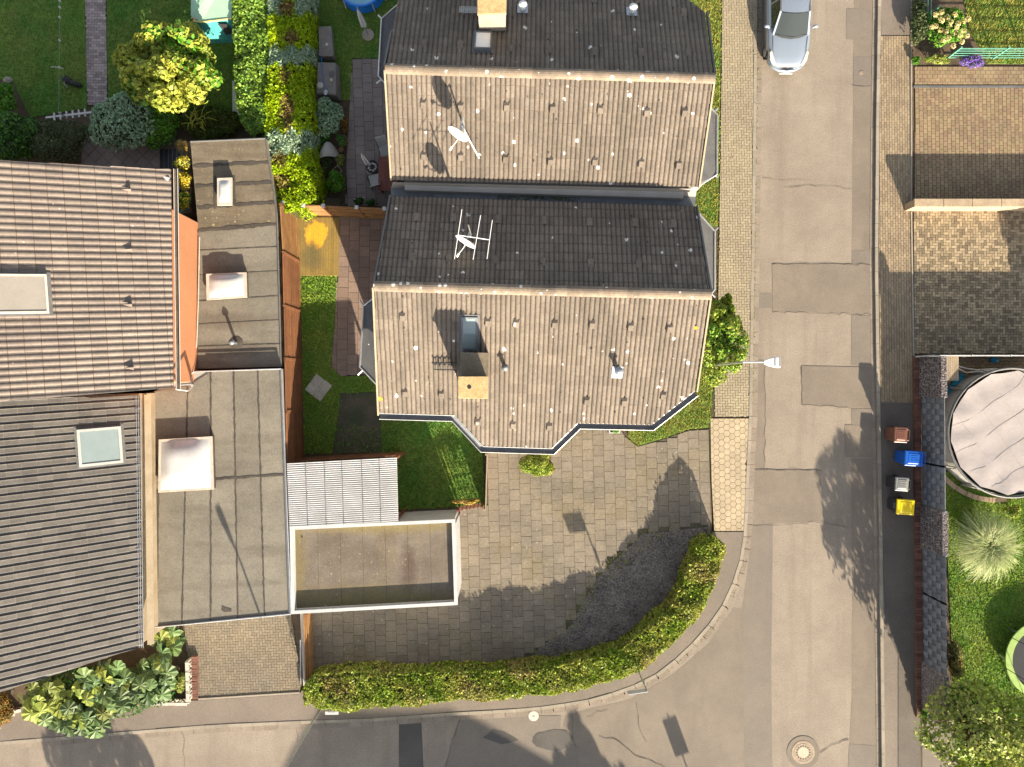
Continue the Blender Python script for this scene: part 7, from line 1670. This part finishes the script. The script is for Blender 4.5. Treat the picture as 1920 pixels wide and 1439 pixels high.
# blue pool at the top edge
bp = thing('blue_pool', 'round blue frame pool cut by the top edge', 'pool', (*P(678, -34, .09)[:2], .09)); c = P(676, -31, .6); b = MB(); n = 36; r = .98
vs = [(c.x+rr*math.cos(2*math.pi*k/n), c.y+rr*math.sin(2*math.pi*k/n), z) for rr, z in ((r*.98, .09), (r, .35), (r, .68), (r*.93, .68), (r*.93, .15)) for k in range(n)]
b.add(vs, [(i*n+k, i*n+(k+1) % n, (i+1)*n+(k+1) % n, (i+1)*n+k) for i in range(4) for k in range(n)]); b.build('wall', M['poolblue'], bp)
b = MB(); b.lathe((c.x, c.y, 0), [(r*.93, .5), (r*.93, .55)], n); b.build('water', M['water'], bp)
b = MB(); b.tube([(c.x+r*math.cos(2*math.pi*k/n), c.y+r*math.sin(2*math.pi*k/n), .7) for k in range(n+1)], .035, 6); b.build('top_rim', M['poolblue'], bp)
for k in range(10):
    a = 2*math.pi*(k+.3)/10; MB().tube([(c.x+1.06*r*math.cos(a), c.y+1.06*r*math.sin(a), .1), (c.x+1.01*r*math.cos(a), c.y+1.01*r*math.sin(a), .7)], .025, 6).build('frame_leg', M['white'], bp)

# ------------------------------------------------------------------ pool yard on the right
pv = paved('pool_yard', [(1722, 672), (2050, 672), (2050, 700), (1735, 780)], lambda r: pat_bond(r, R(90), .13, .22, .012), ZY, 'drive1', jit=.003)
pc = P(1899, 812, 1.2); pr = 2.52
rp = thing('round_pool', 'large round pool under a taut pale cover', 'pool', (pc.x, pc.y, .09)); n = 14; N2_ = 56
b = MB(); vs = [(pc.x+pr*math.cos(2*math.pi*k/N2_), pc.y+pr*math.sin(2*math.pi*k/N2_), z) for z in (.07, 1.18) for k in range(N2_)]
b.add(vs, [(k, (k+1) % N2_, N2_+(k+1) % N2_, N2_+k) for k in range(N2_)]); b.build('wall', M['poolgrey'], rp)
cpts = [Vector((pc.x+(pr-.02)*math.cos(2*math.pi*(k+.3)/n), pc.y+(pr-.02)*math.sin(2*math.pi*(k+.3)/n), 1.22)) for k in range(n)]
b = MB(); rg = 9; vs = [(pc.x, pc.y, 1.12)]; sub = 4; NN = n*sub
for i in range(1, rg+1):
    f = i/rg
    for k in range(NN):
        a, e = cpts[k//sub], cpts[(k//sub+1) % n]; p = a.lerp(e, (k % sub)/sub); mid = abs((k % sub)/sub-.5)*2
        z = 1.14+.08*f**2-.08*max(0, f-.55)**1.5*(1-mid)*3+.026*f*(1-f*.3)*math.sin(2.3*(p.x-pc.x)*f*1.6+1.1*(p.y-pc.y)*f)+.018*math.sin(5.1*(p.y-pc.y)*f-2.2*(p.x-pc.x)*f)*f
        vs.append((pc.x+(p.x-pc.x)*f*(1-.012*(1-mid)*f), pc.y+(p.y-pc.y)*f*(1-.012*(1-mid)*f), z))
fs = [(0, 1+k, 1+(k+1) % NN) for k in range(NN)]+[(1+(i-1)*NN+k, 1+i*NN+k, 1+i*NN+(k+1) % NN, 1+(i-1)*NN+(k+1) % NN) for i in range(1, rg) for k in range(NN)]
b.add(vs, fs); cvr = b.build('cover', M['cover'], rp, smooth=True)
for k in (-1.5, -.5, .5, 1.5):
    L_ = math.sqrt((pr-.1)**2-(k*.95)**2); d_ = Vector((.82, .57, 0)); n_ = Vector((-.57, .82, 0)); pts = [Vector((pc.x, pc.y, 0))+n_*(k*.95)+d_*(L_*(q/12*2-1)) for q in range(13)]
    MB().tube([(q.x, q.y, 1.155+.075*((q.x-pc.x)**2+(q.y-pc.y)**2)/pr**2) for q in pts], .005, 4).build('cover_seam', M['cover'], cvr)
    pts = [Vector((pc.x, pc.y, 0))+d_*(k*.95)+n_*(L_*(q/12*2-1)) for q in range(13)]
    MB().tube([(q.x, q.y, 1.155+.075*((q.x-pc.x)**2+(q.y-pc.y)**2)/pr**2) for q in pts], .005, 4).build('cover_seam', M['cover'], cvr)
b = MB(); b.tube([(pc.x+(pr+.06)*math.cos(2*math.pi*k/N2_), pc.y+(pr+.06)*math.sin(2*math.pi*k/N2_), 1.17) for k in range(N2_+1)], .05, 6); b.build('top_rail', M['lead'], rp)
for k in range(n):
    a = 2*math.pi*(k+.3)/n; o = Vector((pc.x+(pr+.07)*math.cos(a), pc.y+(pr+.07)*math.sin(a), 0)); MB().bar(o+Vector((0, 0, .07)), o+Vector((0, 0, 1.16)), .09, .06, up=Vector((math.cos(a), math.sin(a), 0))).build('frame_post', M['poolgrey'], rp)
    MB().tube([o+Vector((0, 0, 1.2)), o+Vector((.12*math.cos(a), .12*math.sin(a), .6))], .01, 4).build('cover_strap', M['black'], rp)
for k in range(30):
    a = R(180+28)+R(70)*k/29; rr = pr+.33; o = Vector((pc.x+rr*math.cos(a), pc.y+rr*math.sin(a), 0)); MB().box(-.1, .1, -.065, .065, .06, .2+random.uniform(-.02, .02), Matrix.Translation(o) @ Matrix.Rotation(a, 4, 'Z')).build('edging_stone', M['sand'], rp, bevel=.015)
MB().bar(P(1773, 770, .5), P(1775, 848, .5), .22, .8).build('pump_cabinet', M['black'], rp)
wb = thing('wooden_box', 'pale slatted wooden box behind the top gabion panel', 'box', (*P(1781, 692, .09)[:2], .09))
for k in range(6): x0_ = 1775+k*3.8; q = PP([(x0_, 668), (x0_+3.5, 668), (x0_+3.5, 714), (x0_, 714)], .95); MB().prism([(p.x, p.y) for p in q], .93, .95, True).build('lid_slat', M['wood'], wb)
q = PP([(1775, 669), (1797, 669), (1797, 713), (1775, 713)], .92); MB().prism([(p.x, p.y) for p in q], .09, .92).build('box', M['wood'], wb)
b = MB()
for o in (0, 5): b.tube([P(1797, 687+o, .5), P(1812, 691+o*1.6, .4), P(1832, 694+o*.6, .6), P(1860, 692+o*.4, .7), P(1890, 693, .9)], .025, 6)
b.single('pool_hoses', M['cable'], 'two white hoses from the wooden box to the round pool', 'hose')
b = MB()
for i in range(7): blob(b, (*P(1776+i*4.2, 739-i*5.5, .15)[:2], .14+.05*random.random()), (.16, .13, .12), 9, 5, .2)
b.single('blue_tarp', M['blueplastic'], 'crumpled blue tarp beside the round pool', 'tarp')
c = P(1863, 676, .12); b = MB(); blob(b, (c.x, c.y, .15), (.16, .13, .1), 10, 6, .2); b.single('blue_bag', M['blueplastic'], 'small blue bag on the pool yard slabs', 'bag')
tm = thing('trampoline', 'round trampoline with lime pad cut by the right edge', 'trampoline', (*P(1952, 1235, .09)[:2], .09)); c = P(1960, 1238, .65); n = 40
b = MB(); vs = [(c.x+rr*math.cos(2*math.pi*k/n), c.y+rr*math.sin(2*math.pi*k/n), z) for rr, z in ((1.62, .6), (1.62, .66), (1.35, .67), (1.35, .62)) for k in range(n)]; b.add(vs, [(i*n+k, i*n+(k+1) % n, (i+1)*n+(k+1) % n, (i+1)*n+k) for i in range(3) for k in range(n)]); b.build('pad', M['limepad'] if 'limepad' in M else M['mint'], tm)
b = MB(); b.lathe((c.x, c.y, 0), [(1.36, .6), (1.36, .62)], n); b.build('jumping_mat', M['blackplastic'], tm)
for k in range(8): a = 2*math.pi*k/8; p = (c.x+1.55*math.cos(a), c.y+1.55*math.sin(a)); MB().tube([(*p, .05), (*p, .62)], .025, 6).build('leg', M['galv'], tm); MB().tube([(c.x+1.64*math.cos(a+.2), c.y+1.64*math.sin(a+.2), .6), (c.x+1.7*math.cos(a+.2), c.y+1.7*math.sin(a+.2), 1.9)], .015, 5).build('net_pole', M['black'], tm)

# ------------------------------------------------------------------ neighbours just outside the picture that shade it
sh_ = thing('hipped_house', 'hipped house south of the lower road, outside the picture', 'house', (2.0, -34, 0))
ra, rb = Vector((-.6, -33.9, 8.0)), Vector((4.9, -33.9, 8.0)); e = [Vector((-5.6, -30.3, 5.0)), Vector((9.2, -30.3, 5.0)), Vector((9.2, -37.5, 5.0)), Vector((-5.6, -37.5, 5.0))]
MB().add([ra, rb, *e], [(0, 1, 3, 2), (1, 4, 3), (1, 0, 5, 4), (0, 2, 5)]).build('roof', M['darktile'], sh_); MB().box(-5.1, 8.7, -37, -30.8, -.16, 4.98).build('wall', M['render'], sh_)
for x in (-3, 0, 3, 6): window_on(sh_, (8.7, -30.8), (-5.1, -30.8), 1.7, 1.3, 1.3, (8.7-x)/13.8)
tree('street_tree', 'round tree south of the junction, outside the picture', 1300, 2080, 105, 105, 5.0, 'streetleaf', 5500, (.12, .2), 26, z0=-.1, seed=9)
tree('street_tree', 'broad tree south-west of the road, outside the picture', 270, 2080, 150, 150, 5.2, 'darkleaf', 4000, (.12, .2), 26, z0=-.1, seed=10)
tree('yard_tree', 'leafy tree east of the pool yard, outside the picture', 2200, 790, 90, 100, 4.2, 'greenleaf', 3000, (.12, .2), 24, z0=.05, seed=12)
